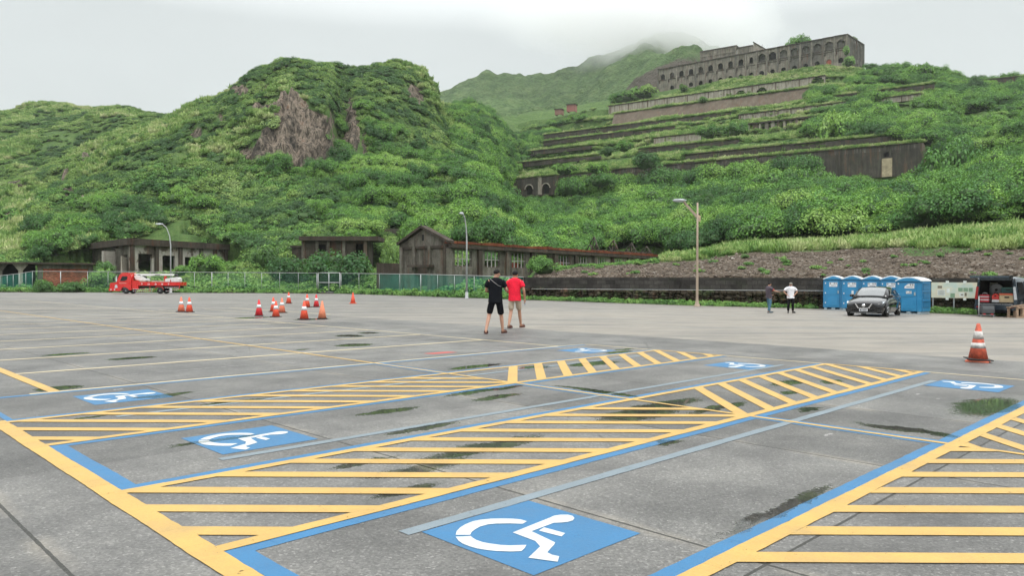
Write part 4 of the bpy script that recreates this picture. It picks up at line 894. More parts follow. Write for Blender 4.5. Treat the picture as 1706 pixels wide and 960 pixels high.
# small remains on the slopes: name, label, px, row(top), distance, width, height, depth, turn, material
for (nm, lab, px, row, Y, wd, h, dp, rz, mat) in (
    ('rounded_tank_wall', 'curved brown tank wall under the right end of the arched factory, the upper of two', 1421, 120, 298, 9, 1.5, 3, -.5, K_BATT),
    ('rounded_tank_wall', 'curved reddish tank wall right of the big broken arch, the lower of two', 1404, 134, 288, 12, 2.0, 3, -.5, K_BATT),
    ('stone_hut', 'tiny stone hut standing at the thin low wall in the grass', 1483, 138, 276, 4.5, 2.2, 3, -.55, K_PALE),
    ('tank_wall', 'dark curved wall piece half buried in the wooded knoll', 1508, 188, 222, 6.2, 3.3, 2, -.5, K_BATT),
    ('flat_roofed_hut', 'flat roofed concrete hut with a dark opening among the trees at right', 1617, 201, 205, 9.2, 2.2, 4, -.35, K_FDARK),
    ('old_wall', 'long dark wall on the crest at the right edge of the photo', 1690, 128, 255, 18, 2.4, 2, -.45, K_DARK),
    ('old_wall', 'dark terrace wall below pale grass at the right edge', 1700, 215, 200, 13, 4.2, 2, -.3, K_DARK),
    ('old_wall', 'low dark wall block standing in the woods above the gabled ruin', 746, 324, 150, 5.6, 2.2, 2, -.3, K_DARK),
    ('trapezoid_wall', 'grey sloping concrete block just left of the gable peak', 659, 381, 118, 4.6, 2.4, 2, -.2, K_DARK),
    ('small_hut', 'small ruined hut with an opening left of the arched windows', 829, 309, 205, 3.2, 3.0, 3, -.5, K_PALE),
    ('brick_shed', 'small pinkish brick shed on the saddle below the misty mountain', 951, 174, 345, 4.0, 1.6, 3, -.4, simple('pink brick', (.30, .13, .11), .9)),
    ('brick_shed', 'lower pinkish wall left of the small brick shed on the saddle', 930, 182, 350, 3.4, .9, 3, -.4, simple('pink brick low', (.26, .14, .11), .9))):
    p = P(px, row, Y); t = thing(nm, lab, {'old_wall': 'wall', 'rounded_tank_wall': 'tank wall', 'tank_wall': 'tank wall', 'trapezoid_wall': 'wall'}.get(nm, 'hut'), (p.x, p.y, p.z-h), rz)
    mb = MB()
    if 'tank' in nm:
        n_ = 16
        for k in range(n_):
            a0, a1 = -1.0+2.0*k/n_, -1.0+2.0*(k+1)/n_; rr_ = wd/2/math.sin(1.0)
            q = [(rr_*math.sin(a), rr_*(1-math.cos(a))) for a in (a0, a1)]
            mb.add([(q[0][0], q[0][1], -1.5), (q[1][0], q[1][1], -1.5), (q[1][0], q[1][1], h), (q[0][0], q[0][1], h), (q[0][0], q[0][1]+.5, -1.5), (q[1][0], q[1][1]+.5, -1.5), (q[1][0], q[1][1]+.5, h), (q[0][0], q[0][1]+.5, h)], [(0,1,2,3),(3,2,6,7),(7,6,5,4),(0,3,7,4),(1,5,6,2)])
    elif nm == 'trapezoid_wall': mb.prism([(-wd/2-.6, -1), (wd/2+.6, -1), (wd/2-.6, h), (-wd/2+.5, h)], 0, dp)
    else: holed(mb, -wd/2, wd/2, -1.5, h, 0, .5, [(wd*.05, wd*.28, .1, h*.7, False)] if 'hut' in nm else []); mb.box(-wd/2, .51, -1.5, -wd/2+.5, dp, h); mb.box(wd/2-.5, .51, -1.5, wd/2, dp, h)
    mb.build('wall_face', mat, t)
    if 'hut' in nm or 'shed' in nm: m2 = MB(); m2.box(-wd/2-.3, -.4, h+.003, wd/2+.3, dp+.2, h+.28); m2.build('roof', K_TRIM, t)
    if nm == 'old_wall': m2 = MB(); m2.box(-wd/2-.1, -.2, h+.003, wd/2+.1, .7, h+.25); m2.build('coping', K_TRIM, t)

# ------------------------------------------------------------------ arched factory ruin on the top terrace
fx, fy = w_point(322, 1095); ARZ = TRZ
fac = thing('arched_factory_ruin', 'long roofless grey concrete factory with a row of arched windows on the crest', 'ruin', (fx, fy, 0), ARZ)
LG, NB = 79.8, 18; bay = LG/NB
def ztop(x): return 97.2+1.7*x/LG
hol_u, hol_l = [], []
for k in range(NB):
    c = (k+.5)*bay; big = k >= 10; f = k/NB
    wdt = 2.1+(.9 if big else .2*f); hh = 2.5+(.85 if big else .3*f); zt_ = 95.1+2.3*f if not big else 96.4+1.1*f
    if k == 9: wdt, hh = 1.6, 2.4
    hol_u.append((c-wdt/2, c+wdt/2, zt_-hh, zt_, True))
    if k != 0: zl = 89.4+.7*f; hol_l.append((c-.95, c+.95, zl-1.9, zl+(.25 if k > 14 else 0), True))
for k in range(NB):      # bay by bay so that the top edge can rise with the row
    mb = MB(); x0, x1 = k*bay, (k+1)*bay
    holed(mb, x0, x1, 84.0, ztop((x0+x1)/2), 0, .7, [hol_u[k]]+[h for h in hol_l if x0 < h[0] < x1])
    mb.build('bay_wall', K_FDARK if k in (13, 14, 15) else K_FACT, fac)
    if k < 18:
        m2 = MB(); c = hol_u[k]; m2.box(x0+.2, .72+(.25 if k > 11 else 1.6), c[2]-1, x1-.2, .8+(.3 if k > 11 else 1.7), c[3]+.6)
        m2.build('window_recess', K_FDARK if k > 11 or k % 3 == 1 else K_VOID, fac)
        m2 = MB(); m2.box(c[0]-.25, -.22, c[2]-.35, c[1]+.25, -.003, c[2]-.05); m2.build('window_sill', K_TRIM, fac)
for k in range(NB+1):
    m2 = MB(); x = k*bay; m2.box(x-.28, -.30, 84, x+.28, -.003, ztop(x)-.2); m2.build('pilaster', K_FACT if k % 4 else K_FDARK, fac)
    if k < NB and k % 1 == 0: m2 = MB(); m2.box(x+.5, -.32, 91.0+.9*k/NB, x+.95, -.003, 92.0+.9*k/NB); m2.build('drain_box', K_TRIM, fac)
m2 = MB()
for k in range(NB): m2.box(k*bay-.15, -.45, ztop((k+.5)*bay)+.003, (k+1)*bay-.16, 1.0, ztop((k+.5)*bay)+.35)
m2.build('cornice', K_TRIM, fac)
m2 = MB()
for k in range(NB): m2.box(k*bay+.29, -.16, 92.25+.9*k/NB-.15, (k+1)*bay-.29, -.004, 92.4+.9*k/NB)
m2.build('string_course', K_TRIM, fac)
m2 = MB(); h = hol_l[15]; m2.box(h[0]-.02, .3, h[2]-.1, h[1]+.02, .45, h[3]+.02); m2.build('red_arch_infill', K_REDIN, fac)['label'] = 'faded red infill filling one lower arch'
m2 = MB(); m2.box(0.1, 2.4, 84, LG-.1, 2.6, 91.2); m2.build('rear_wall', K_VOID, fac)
m2 = MB(); m2.box(0, 7.0, 84, LG*.42, 7.4, 97.0); m2.build('rear_wall', K_FDARK, fac)
m2 = MB(); m2.box(-.01, .71, 84, .5, 7.0, 97.1); m2.build('end_wall', K_FACT, fac)
# skewed right end face with tall slots
ang = math.atan2(13.6, 13.0)-ARZ
endM = Matrix.Translation((LG, 0, 0)) @ Matrix.Rotation(ang, 4, 'Z')
mb = MB(); holed(mb, .3, 18.8, 84, 98.9, 0, .7, [(5, 6.4, 91.5, 97.6, True), (8.2, 9.6, 91.5, 97.6, True), (11.4, 12.8, 91.5, 97.6, True), (14.6, 16, 91.5, 97.6, True), (5.2, 6.4, 87, 90, False), (8.4, 9.6, 87, 90, False), (11.6, 12.8, 87, 90, False), (14.8, 16, 87, 90, False)])
mb.build('end_wall', K_FDARK, fac, M=endM)
m2 = MB(); m2.box(.3, 1.0, 84, 18.8, 1.1, 98.4); m2.build('window_recess', K_VOID, fac, M=endM)
m2 = MB(); m2.box(0, -.35, 98.91, 19, .9, 99.3); m2.build('cornice', K_TRIM, fac, M=endM)
for q in (.35, 4.0, 7.3, 10.5, 13.7, 17.0, 18.5): m2 = MB(); m2.box(q, -.3, 84, q+.5, -.003, 98.7); m2.build('pilaster', K_FDARK, fac, M=endM)
# raised rear block and gable
mb = MB(); holed(mb, 19.3, 35.4, 97.2, 102.3, 1.2, 1.7, []); mb.build('upper_block_wall', K_FACT, fac)
m2 = MB(); m2.box(19.2, .9, 102.31, 35.6, 7, 102.75); m2.build('upper_block_roof', K_TRIM, fac)
for q in range(6): m2 = MB(); x = 19.3+q*3.1; m2.box(x, .95, 97.4, x+.45, 1.197, 102.3); m2.build('pilaster', K_FACT, fac)
m2 = MB(); m2.box(19.3, .95, 99.9, 35.4, 1.19, 100.15); m2.build('string_course', K_FACT, fac)
m2 = MB(); m2.box(19.35, 1.71, 97.2, 19.9, 7, 102.3); m2.build('end_wall', K_FACT, fac)
mb = MB(); mb.box(35.6, 1.3, 97.2, 42.6, 1.8, 101.3); mb.build('gable_side_wall', K_FACT, fac)
for q in (37.8, 40.2): m2 = MB(); m2.box(q, 1.05, 97.4, q+.4, 1.297, 101.3); m2.build('pilaster', K_FACT, fac)
m2 = MB(); m2.prism([(42.61, 97.2), (48.2, 97.2), (48.2, 98.3), (42.61, 102.6)], 1.5, 2.0); m2.build('gable_wall', K_PALE, fac)
m2 = MB(); m2.prism([(42.4, 102.75), (42.6, 103.1), (48.6, 98.6), (48.5, 98.25)], 1.2, 2.3); m2.build('gable_coping', K_TRIM, fac); m2 = MB(); m2.box(35.5, 1.0, 101.31, 42.39, 2.2, 101.7); m2.build('cornice', K_TRIM, fac)
p = P(1271, 90, 322); m = MB(); m.tube([(0, 0, -3), (0, 0, 5.5)], .08, 6); m.tube([(-.6, 0, 4.2), (.6, 0, 4.2)], .05, 5)
o = m.build('thin_mast', K_TRIM); o.location = (p.x, p.y+1, p.z-1); tag(o, 'thin dark mast rising from the factory roof edge', 'mast')
p = P(1133, 128, 420); m = MB(); m.tube([(0, 0, -6), (0, 0, 6)], .10, 6); m.cbox((0, 0, 4.5), (1.0, .3, 2.2), 0)
o = m.build('far_antenna', simple('pale antenna paint', (.55, .55, .54), .5)); o.location = (p.x, p.y, p.z); tag(o, 'tiny pale antenna left of the factory in front of the dark mountain flank', 'antenna')

# ------------------------------------------------------------------ bank: block wall, rail, weeds
K_GALV = simple('dull galvanised steel', (.42, .43, .43), .45, .6, scale=3)
K_GALVW = simple('chalky white galvanised steel', (.44, .45, .45), .5, .2, scale=3)
edge_px = [872, 893, 1000, 1130, 1250, 1375, 1450, 1540, 1600, 1706, 2100]
def wall_pt(px, d=-.45): Y = float(np.interp(px, _pk, _PY[:, 0]))+d; return Vector(((px-CX)/F*Y, Y, 0))
t = thing('block_retaining_wall', 'long black stacked block wall over boulders along the far edge of the lot', 'retaining wall')
top, bot, cop = MB(), MB(), MB()
wp = [wall_pt(p) for p in np.linspace(872, 2100, 90)]
for a, b in zip(wp[:-1], wp[1:]):
    d = (b-a).normalized(); n_ = Vector((d.y, -d.x, 0)); pm = CX+F*a.x/a.y
    zt = zrow(a.y, 463.2)+.05; zt2 = zrow(b.y, 463.2)+.05; zb = float(zg(a.x, a.y)); zm = zb+(zt-zb)*.52
    top.add([a+n_*.12+Vector((0,0,zm)), b+n_*.12+Vector((0,0,zm)), b+Vector((0,0,zt2)), a+Vector((0,0,zt)), a-n_*1.8+Vector((0,0,zm)), b-n_*1.8+Vector((0,0,zm)), b-n_*1.8+Vector((0,0,zt2)), a-n_*1.8+Vector((0,0,zt))], [(0,1,2,3),(3,2,6,7),(4,7,6,5),(0,4,5,1)])
o = top.build('block_courses', K_BLOCK, t)
rr = random.Random(5); v2b, f2b = ico((0, 0, 0), (1, 1, 1), 2)
for a, b in zip(wp[:-1], wp[1:]):          # boulder base
    d = (b-a); Lq = d.length; d.normalize(); n_ = Vector((d.y, -d.x, 0)); zb = float(zg(a.x, a.y)); zm = (zrow(a.y, 463.2)-zb)*.52
    x = 0
    while x < Lq:
        w_ = rr.uniform(.2, .45); z = -.1
        while z < zm:
            h = rr.uniform(.16, .32); c = a+d*(x+w_/2)+n_*rr.uniform(-.12, .16)+Vector((0, 0, zb+min(z+h/2, zm-.08)))
            v2, f2 = ico((0, 0, 0), (1, 1, 1), 1); bot.add([(c.x+v[0]*w_*.58, c.y+v[1]*.28, c.z+v[2]*h*.62) for v in v2b], f2b, 0, True); z += h*.8
        x += w_
bot.build('boulder_base', K_RUBB, t)['kind'] = 'stuff'
t = thing('pipe_rail', 'thin pale pipe rail running along the block wall at mid height', 'rail')
rp = [wall_pt(p, -1.0) for p in np.linspace(885, 1376, 24)]
m = MB(); m.tube([p+Vector((0, 0, zrow(p.y, 481.5+(i/24)*2))) for i, p in enumerate(rp)], .019, 6); m.build('rail', K_GALV, t)
for i in range(0, 24, 4): m = MB(); p = rp[i]; m.tube([p+Vector((0, 0, float(zg(p.x, p.y)))), p+Vector((0, 0, zrow(p.y, 481.5+(i/24)*2)-.03))], .014, 6); m.build('rail_post', K_RUIN2, t)
# weeds on the verge in front of the wall and fence (dense at left, patchy towards the right)
pts, ss = [], []
rs = np.random.RandomState(3)
for px in np.arange(-60, 1760, 1.0):
    if 528 < px < 568: continue
    dens = 1.0 if px < 1130 else (.75 if px < 1230 else (.12 if px < 1360 else (.0 if px < 1556 else .8)))
    if 1170 < px < 1225 or 1250 < px < 1275: dens = .8
    for q in range(2):
        if rs.uniform() > dens: continue
        back = rs.uniform(-1.15, -.3) if px > 872 else rs.uniform(-.2, 2.2)
        p = wall_pt(px+rs.uniform(-1, 1), back-.1); r = rs.uniform(.28, .62)*(1.0 if px < 872 else .62)
        pts.append((p.x, p.y, float(zg(p.x, p.y))-.05)); ss.append((r*1.2, r*1.2, r*rs.uniform(.9, 1.7)))
scatter('roadside_weeds', C_WEED, np.array(pts), np.array(ss), 4)
pts, ss = [], []
for px in np.arange(876, 1740, 3.0):          # sparse sprigs on the debris bank
    if rs.uniform() < .16:
        Y = float(np.interp(px, _pk, _PY[:, 0]))+rs.uniform(.8, 12); X = (px-CX)/F*Y; z = terr_f(np.array([X]), np.array([Y]))[0][0]; r = rs.uniform(.2, .45); pts.append((X, Y, z-.02)); ss.append((r, r, r))
scatter('bank_sprigs', C_WEED, np.array(pts), np.array(ss), 4)
# loose stones on the bank
st = MB(); v2, f2 = ico((0, 0, 0), (1, 1, 1), 1)
for k in range(5200):
    px = rs.uniform(880, 1760); k1 = float(np.interp(px, [893,1000,1130,1250,1375,1450,1540,1600,1706,2200], [66,66,65,66,65,64,62,61,60,52])); k0 = float(np.interp(px, _pk, _PY[:, 0]))
    Y = rs.uniform(k0+.2, k1); X = (px-CX)/F*Y; s_ = rs.uniform(.03, .09)*(1 if rs.uniform() > .05 else 2.2)
    z = None; st.v  # collected below
    if k == 0: SX, SY, SS = [], [], []
    SX.append(X); SY.append(Y); SS.append(s_)
SZ = terr_f(np.array(SX), np.array(SY))[0]
for X, Y, z, s_ in zip(SX, SY, SZ, SS):
    a = rs.uniform(0, 6.28); ca, sa = math.cos(a), math.sin(a); e1, e2, e3 = rs.uniform(.7, 1.4), rs.uniform(.5, 1), rs.uniform(.4, .8)
    st.add([(X+s_*(v[0]*e1*ca-v[1]*e2*sa), Y+s_*(v[0]*e1*sa+v[1]*e2*ca), z+s_*(v[2]*e3+.2)) for v in v2], f2)
stm = N('loose bank stones'); c_ = stm.vor(stm.pos(), 3.1, o='Color'); cs_ = stm.sep(c_)
stm.pbr(stm.ramp(cs_[0], (0, (.05, .036, .026)), (.5, (.10, .072, .052)), (.8, (.155, .118, .088)), (.96, (.24, .20, .165)), (1, (.36, .33, .29))), .9)
tag(st.build('loose_stones', stm.m), kind='stuff')

# ------------------------------------------------------------------ ruins at the foot of the hill
def frame_at(a, b): d = Vector((b[0]-a[0], b[1]-a[1], 0)); return math.atan2(d.y, d.x), d.length
# gabled hall with the long rusty-topped side wall
t = thing('gabled_ruin_hall', 'long roofless grey hall with a gable front and a rusty beam along its side', 'ruin', (HALL_A.x, HALL_A.y, 0))
az, Lh = frame_at(HALL_A, HALL_B); Ms = Matrix.Rotation(az, 4, 'Z')
EV = 5.1
nb = 12; bw = Lh/nb
for k in range(nb):
    x0, x1 = k*bw, (k+1)*bw; mb = MB()
    holed(mb, x0, x1, -.5, EV-.55, 0, .35, [(x0+1.0, x1-1.1, EV-2.3, EV-.75, False)]); mb.build('side_wall_bay', K_RUIN if k < 6 else K_PALE, t, M=Ms)
    if k in (2, 3, 4, 5): m2 = MB(); m2.box(x0+1.0, .9, EV-2.6, x1-1.1-.5*(k % 2), 1.1, EV-1.1-.3*(k % 3)); m2.build('brick_remnant', K_BRICK, t, M=Ms)
    m2 = MB(); wa, wb = x0+1.0, x1-1.1
    for q in (1, 2, 3) if k != 3 else (2,): xx = wa+(wb-wa)*q/4; m2.box(xx-.045, .12, EV-2.3, xx+.045, .2, EV-.75)
    m2.box(wa, .121, EV-1.6, wb, .199, EV-1.53); m2.build('window_bars', simple('chalky window bars', (.34, .33, .30), .8) if k == 0 else bpy.data.materials['chalky window bars'], t, M=Ms)
for k in range(nb+1):
    m2 = MB(); x = k*bw; m2.box(x-.28, -.28, -.5, x+.28, -.003, EV-.6); m2.build('pilaster', K_RUIN2 if k % 2 else K_RUIN, t, M=Ms)
m2 = MB(); r2 = random.Random(8)
for k in range(40):
    x0, x1 = Lh*k/40, Lh*(k+1)/40; j = r2.uniform(-.05, .05); m2.box(x0, -.42+j, EV-.55+.003, x1-.01, .5, EV-.18+r2.uniform(-.05, .02))
m2.build('eaves_beam', K_RUIN2, t, M=Ms)
m2 = MB()
for k in range(60):
    x0, x1 = Lh*k/60, Lh*(k+1)/60; m2.box(x0, -.36+r2.uniform(-.05, .05), EV-.13, x1-.01, .45, EV+r2.uniform(.04, .22))
m2.build('rusty_roof_edge', K_RUST, t, M=Ms)
m2 = MB(); Wd = 9.2
m2.box(0, Wd, -.5, Lh, Wd+.3, 3.2); m2.build('far_side_wall', K_RUIN2, t, M=Ms)
GA = Vector((-11.3, 77, 0))-HALL_A.to_3d(); gz, gl = frame_at((0, 0), GA); Mg = Matrix.Rotation(gz, 4, 'Z')     # gable wall runs from the corner back-left
mb = MB(); holed(mb, .02, gl, -.5, EV, -.35, 0, [(gl*.33, gl*.68, -.5, 2.7, False)]); mb.build('gable_wall', K_RUIN, t, M=Mg)
mb = MB(); mb.prism([(.02, EV+.002), (gl, EV+.002), (gl*.52, EV+1.35)], -.35, 0); mb.build('gable_peak', K_RUIN, t, M=Mg)
for k, (a, b) in enumerate((((-.35, EV-.1), (gl*.52, EV+1.5)), ((gl*.52, EV+1.5), (gl+.35, EV-.1)))):
    m2 = MB(); m2.prism([(a[0], a[1]), (b[0], b[1]), (b[0], b[1]+.25), (a[0], a[1]+.25)], -.45, .35); m2.build('gable_coping', K_RUIN2, t, M=Mg)
for x in (.05, gl*.33, gl*.66, gl-.45): m2 = MB(); m2.box(x, .003, -.5, x+.4, .26, EV-.3); m2.build('pilaster', K_RUIN if x > .1 else K_RUIN2, t, M=Mg)
m2 = MB(); m2.box(.5, .003, EV-.55, gl-.5, .18, EV-.3); m2.build('string_course', K_RUIN2, t, M=Mg)
m2 = MB(); m2.box(gl*.28, .02, 2.72, gl*.74, .75, 2.95); m2.build('door_canopy', K_RUIN2, t, M=Mg)
m2 = MB(); m2.box(gl*.50, .004, EV+.25, gl*.54, .03, EV+.85); m2.build('gable_slot', K_VOID, t, M=Mg)  # near-black patch on the wall, painted as the shade of a slot
m2 = MB(); m2.box(gl-.001, -.32, -.5, gl+.3, .02, EV); m2.build('corner_pier', K_RUIN2, t, M=Mg)
# fallen roof trusses near the far end
for k, (f, hgt) in enumerate(((.60, 2.3), (.70, 2.1), (.80, 1.9), (.89, 1.6))):
    m2 = MB(); x = Lh*f; r = .085; W2 = 6.0
    A_, B_2, T_2 = Vector((x-2.6, 1, EV+.25)), Vector((x+2.8, W2, EV+.3)), Vector((x+.1, 3.2, EV+hgt))
    for a, b in ((A_, T_2), (T_2, B_2), (A_, B_2), ((A_+T_2)/2, (A_+B_2)/2), (T_2, (A_+B_2)/2), ((B_2+T_2)/2, (A_+B_2)/2), ((A_+T_2)/2, (A_*.75+B_2*.25))): m2.tube([a, b], r, 5)
    m2.build('roof_truss', K_RUIN2, t, M=Ms)
m2 = MB()
for q in range(4): m2.tube([(Lh*.55+q*1.1, 2+q*1.2, EV+.35), (Lh*.93, 2.5+q*1.1, EV+.5+.2*(q % 2))], .07, 5)
for q in range(5): m2.tube([(Lh*(.5+.1*q), .4, EV-.2), (Lh*(.5+.1*q)+.1, .4, EV+.9)], .06, 5)
m2.build('roof_purlins', K_RUIN2, t, M=Ms)
# concrete frame ruin behind the truck
c0, cl_, cr_ = P(219, 452, 100), P(156, 452, 115), P(378, 452, 117)
t = thing('concrete_frame_ruin', 'blackened open concrete frame ruin with peeling walls behind the red truck', 'ruin', (c0.x, c0.y, 0))
HT = zrow(100, 398.5); ZB = 1.6
def face(A, B, holes, nm, mat, cols, out, th=.3, low=0):
    a_, l_ = frame_at(A, B); M_ = Matrix.Translation((A[0]-c0.x, A[1]-c0.y, 0)) @ Matrix.Rotation(a_, 4, 'Z')
    mb = MB(); holed(mb, 0, l_, ZB, HT-.9, .15*out, th*out+.15*out, [(h[0]*l_, h[1]*l_, ZB+h[2], ZB+h[3], False) for h in holes]); mb.build(nm, mat, t, M=M_)
    for x in cols: m2 = MB(); xx = x*l_; m2.box(xx-.28, min(-.15*out, .14*out), ZB-1.5, xx+.28, max(-.15*out, .14*out), HT-.9); m2.build('column', K_RUIN2, t, M=M_)
    m2 = MB(); m2.box(-.3, -.35, HT-.897, l_+.3, .6, HT); m2.build('roof_beam', K_RUIN2, t, M=M_)
    m2 = MB(); m2.box(0, -.3, ZB-.15, l_, .4, ZB+.1); m2.build('floor_beam', K_RUIN2, t, M=M_)
    for h in holes:
        m2 = MB(); q0, q1 = h[0]*l_, h[1]*l_; m2.box(q0-.1, -.05*out if out > 0 else .05, ZB+h[2]-.12, q1+.1, .10, ZB+h[2]-.002); m2.build('sill', K_RUIN2, t, M=M_)
    return M_, l_
Mr, lr = face((c0.x, c0.y), (cr_.x, cr_.y), [(.07, .20, .9, 3.3), (.30, .43, .9, 3.2), (.53, .66, .9, 3.1), (.72, .84, 1.7, 3.0), (.88, .97, 1.7, 3.0)], 'right_facade', K_PLAST, (.01, .235, .475, .70, .86, .99), 1)
Ml, ll = face((c0.x, c0.y), (cl_.x, cl_.y), [(.12, .32, .9, 3.2), (.43, .53, .9, 3.3), (.60, .69, .9, 3.3), (.76, .84, .9, 3.3), (.90, .96, .9, 3.3)], 'left_facade', K_RUIN, (.0, .38, .99), -1)
m2 = MB(); m2.box(.5, 5.5, ZB, lr*.62, 5.8, HT-1.6); m2.build('inner_wall', K_PLAST, t, M=Mr)
m2 = MB(); m2.box(2.4, 2.5, ZB, 2.7, 5.4, HT-1.2); m2.build('inner_wall', K_RUIN, t, M=Mr)
m2 = MB(); m2.prism([(.4, ZB), (4.4, ZB), (3.4, ZB+1.2), (2.2, ZB+2.4), (.4, ZB+3.0)], 2.1, 2.3); m2.build('broken_stair_wall', K_PALE, t, M=Mr)
m2 = MB(); m2.add([(0, 0, HT-.3), (Vector((cl_.x-c0.x, cl_.y-c0.y, HT-.3))), (cl_.x-c0.x+cr_.x-c0.x, cl_.y-c0.y+cr_.y-c0.y, HT-.3), (cr_.x-c0.x, cr_.y-c0.y, HT-.3)], [(0, 1, 2, 3)]); m2.build('roof_slab', K_RUIN2, t)
m2 = MB(); m2.box(-.2, -.6, -.4, lr*.5, .14, ZB-.16); m2.build('plinth', K_RUIN2, t, M=Mr)
# brick shed with open bays at far left
t = thing('brick_infill_shed', 'low flat roofed shed with a red brick wall and open bays on its left', 'ruin', (0, 0, 0))
a, b = P(66, 470, 90), P(152, 470, 93); az2, l2 = frame_at(a, b); Mb = Matrix.Translation((a.x, a.y, 0)) @ Matrix.Rotation(az2, 4, 'Z'); H2 = zrow(90, 442)
m2 = MB(); m2.box(.35, 0, -.3, l2-.35, .3, H2-.55); m2.build('brick_wall', K_BRICK, t, M=Mb)
for x in (-.2, l2-.3): m2 = MB(); m2.box(x, -.12, -.3, x+.5, .35, H2-.003); m2.build('column', K_RUIN, t, M=Mb)
m2 = MB(); m2.box(.32, -.05, H2-.547, l2-.32, .33, H2-.003); m2.build('ring_beam', K_RUIN, t, M=Mb)
m2 = MB(); m2.box(-10.5, -.7, H2, l2+.9, 6, H2+.2); m2.build('roof_slab', K_RUIN2, t, M=Mb)
for k in range(5):
    x = -1.9-k*2.0; m2 = MB(); m2.box(x-.22, 0, -.3, x+.22, .4, H2-.8); m2.prism([(x-.22, H2-.79), (x+.22, H2-.79), (x+.8, H2-.003), (x-.8, H2-.003)], 0, .4); m2.build('flared_column', K_RUIN if k % 2 else K_PALE, t, M=Mb)
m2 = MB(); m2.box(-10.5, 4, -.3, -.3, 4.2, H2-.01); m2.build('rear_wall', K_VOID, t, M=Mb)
m2 = MB(); m2.box(-9.5, 2, -.3, -5.0, 2.3, 1.5); m2.build('low_brick_wall', K_BRICK, t, M=Mb)
# low ruin in the middle
t = thing('low_concrete_ruin', 'low black concrete ruin with an overhanging roof slab behind round green bushes', 'ruin', (0, 0, 0))
a, b = P(503, 400, 104), P(612, 400, 104); az2, l2 = frame_at(a, b); Mb = Matrix.Translation((a.x, a.y, 0)) @ Matrix.Rotation(az2, 4, 'Z'); H2 = zrow(104, 402)
mb = MB(); holed(mb, 0, l2, 0, H2, 0, .35, [(2.1, 3.3, H2-1.5, H2-.5, False), (7.4, 8.4, H2-2.2, H2-.4, False)]); mb.build('front_wall', K_RUIN2, t, M=Mb)
m2 = MB(); m2.box(-.25, -.7, H2+.002, l2+1.6, 4.6, H2+.6); m2.build('roof_slab', K_RUIN2, t, M=Mb)
m2 = MB(); m2.box(l2-.3, .36, 0, l2, 4.5, H2); m2.build('end_wall', K_RUIN, t, M=Mb)
m2 = MB(); m2.box(.1, 3, 0, l2-.4, 3.2, H2-.01); m2.build('rear_wall', K_VOID, t, M=Mb)
for x in (.0, 1.9, 3.5, 5.6, l2-.45): m2 = MB(); m2.box(x, -.2, 0, x+.4, -.003, H2-.01); m2.build('column', K_RUIN, t, M=Mb)
m2 = MB(); m2.box(-1.5, .4, 0, -.02, 3, H2-.9); m2.build('side_annex', K_RUIN2, t, M=Mb); m2 = MB(); m2.box(-1.7, .2, H2-.897, -.03, 3.2, H2-.65); m2.build('annex_roof', K_RUIN2, t, M=Mb)

# ------------------------------------------------------------------ bushes and trees one can pick out
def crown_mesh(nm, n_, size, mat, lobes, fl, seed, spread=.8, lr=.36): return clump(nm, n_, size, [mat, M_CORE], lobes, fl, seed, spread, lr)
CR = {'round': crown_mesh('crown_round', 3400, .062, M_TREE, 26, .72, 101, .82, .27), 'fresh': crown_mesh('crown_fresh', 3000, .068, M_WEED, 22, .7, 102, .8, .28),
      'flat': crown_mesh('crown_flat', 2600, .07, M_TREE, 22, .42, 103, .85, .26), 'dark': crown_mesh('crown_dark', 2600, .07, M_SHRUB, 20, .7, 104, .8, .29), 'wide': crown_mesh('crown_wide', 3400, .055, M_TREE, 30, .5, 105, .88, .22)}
def plant(nm, lab, px, row, Y, wpx, hpx, kind, cat='bush', group=None, trunk=.25, rz=None):
    """row = visible foot of the crown, wpx/hpx = size in the photo"""
    p = P(px, row, Y); rx = wpx/2*Y/F; hz = hpx*Y/F
    t = thing(nm, lab, cat, (p.x, p.y, p.z-hz*.1), R.uniform(0, 6.28) if rz is None else rz, group)
    fl = {'round': .72+.27*.7, 'fresh': .9, 'flat': .6, 'dark': .92, 'wide': .66}[kind]
    c = bpy.data.objects.new('crown', CR[kind]); link(c, t); c.scale = (rx/1.05, rx/1.05, hz*1.25/fl); c.location = (0, 0, -hz*.22)
    m = MB(); rn = random.Random(int(px*7+row))
    base = -max(.6, hz*trunk)
    m.tube([(0, 0, base), (.05*rx, 0, base*.3), (0, .05*rx, hz*.4)], [max(.07, rx*.06), max(.05, rx*.045), .03], 7)
    for q in range(5):
        an = rn.uniform(0, 6.28); m.tube([(0, 0, base*.3), (math.cos(an)*rx*.35, math.sin(an)*rx*.35, hz*.3), (math.cos(an)*rx*.68, math.sin(an)*rx*.68, hz*.5)], [max(.04, rx*.03), .04, .02], 5)
    m.build('trunk', M_BARK, t); return t
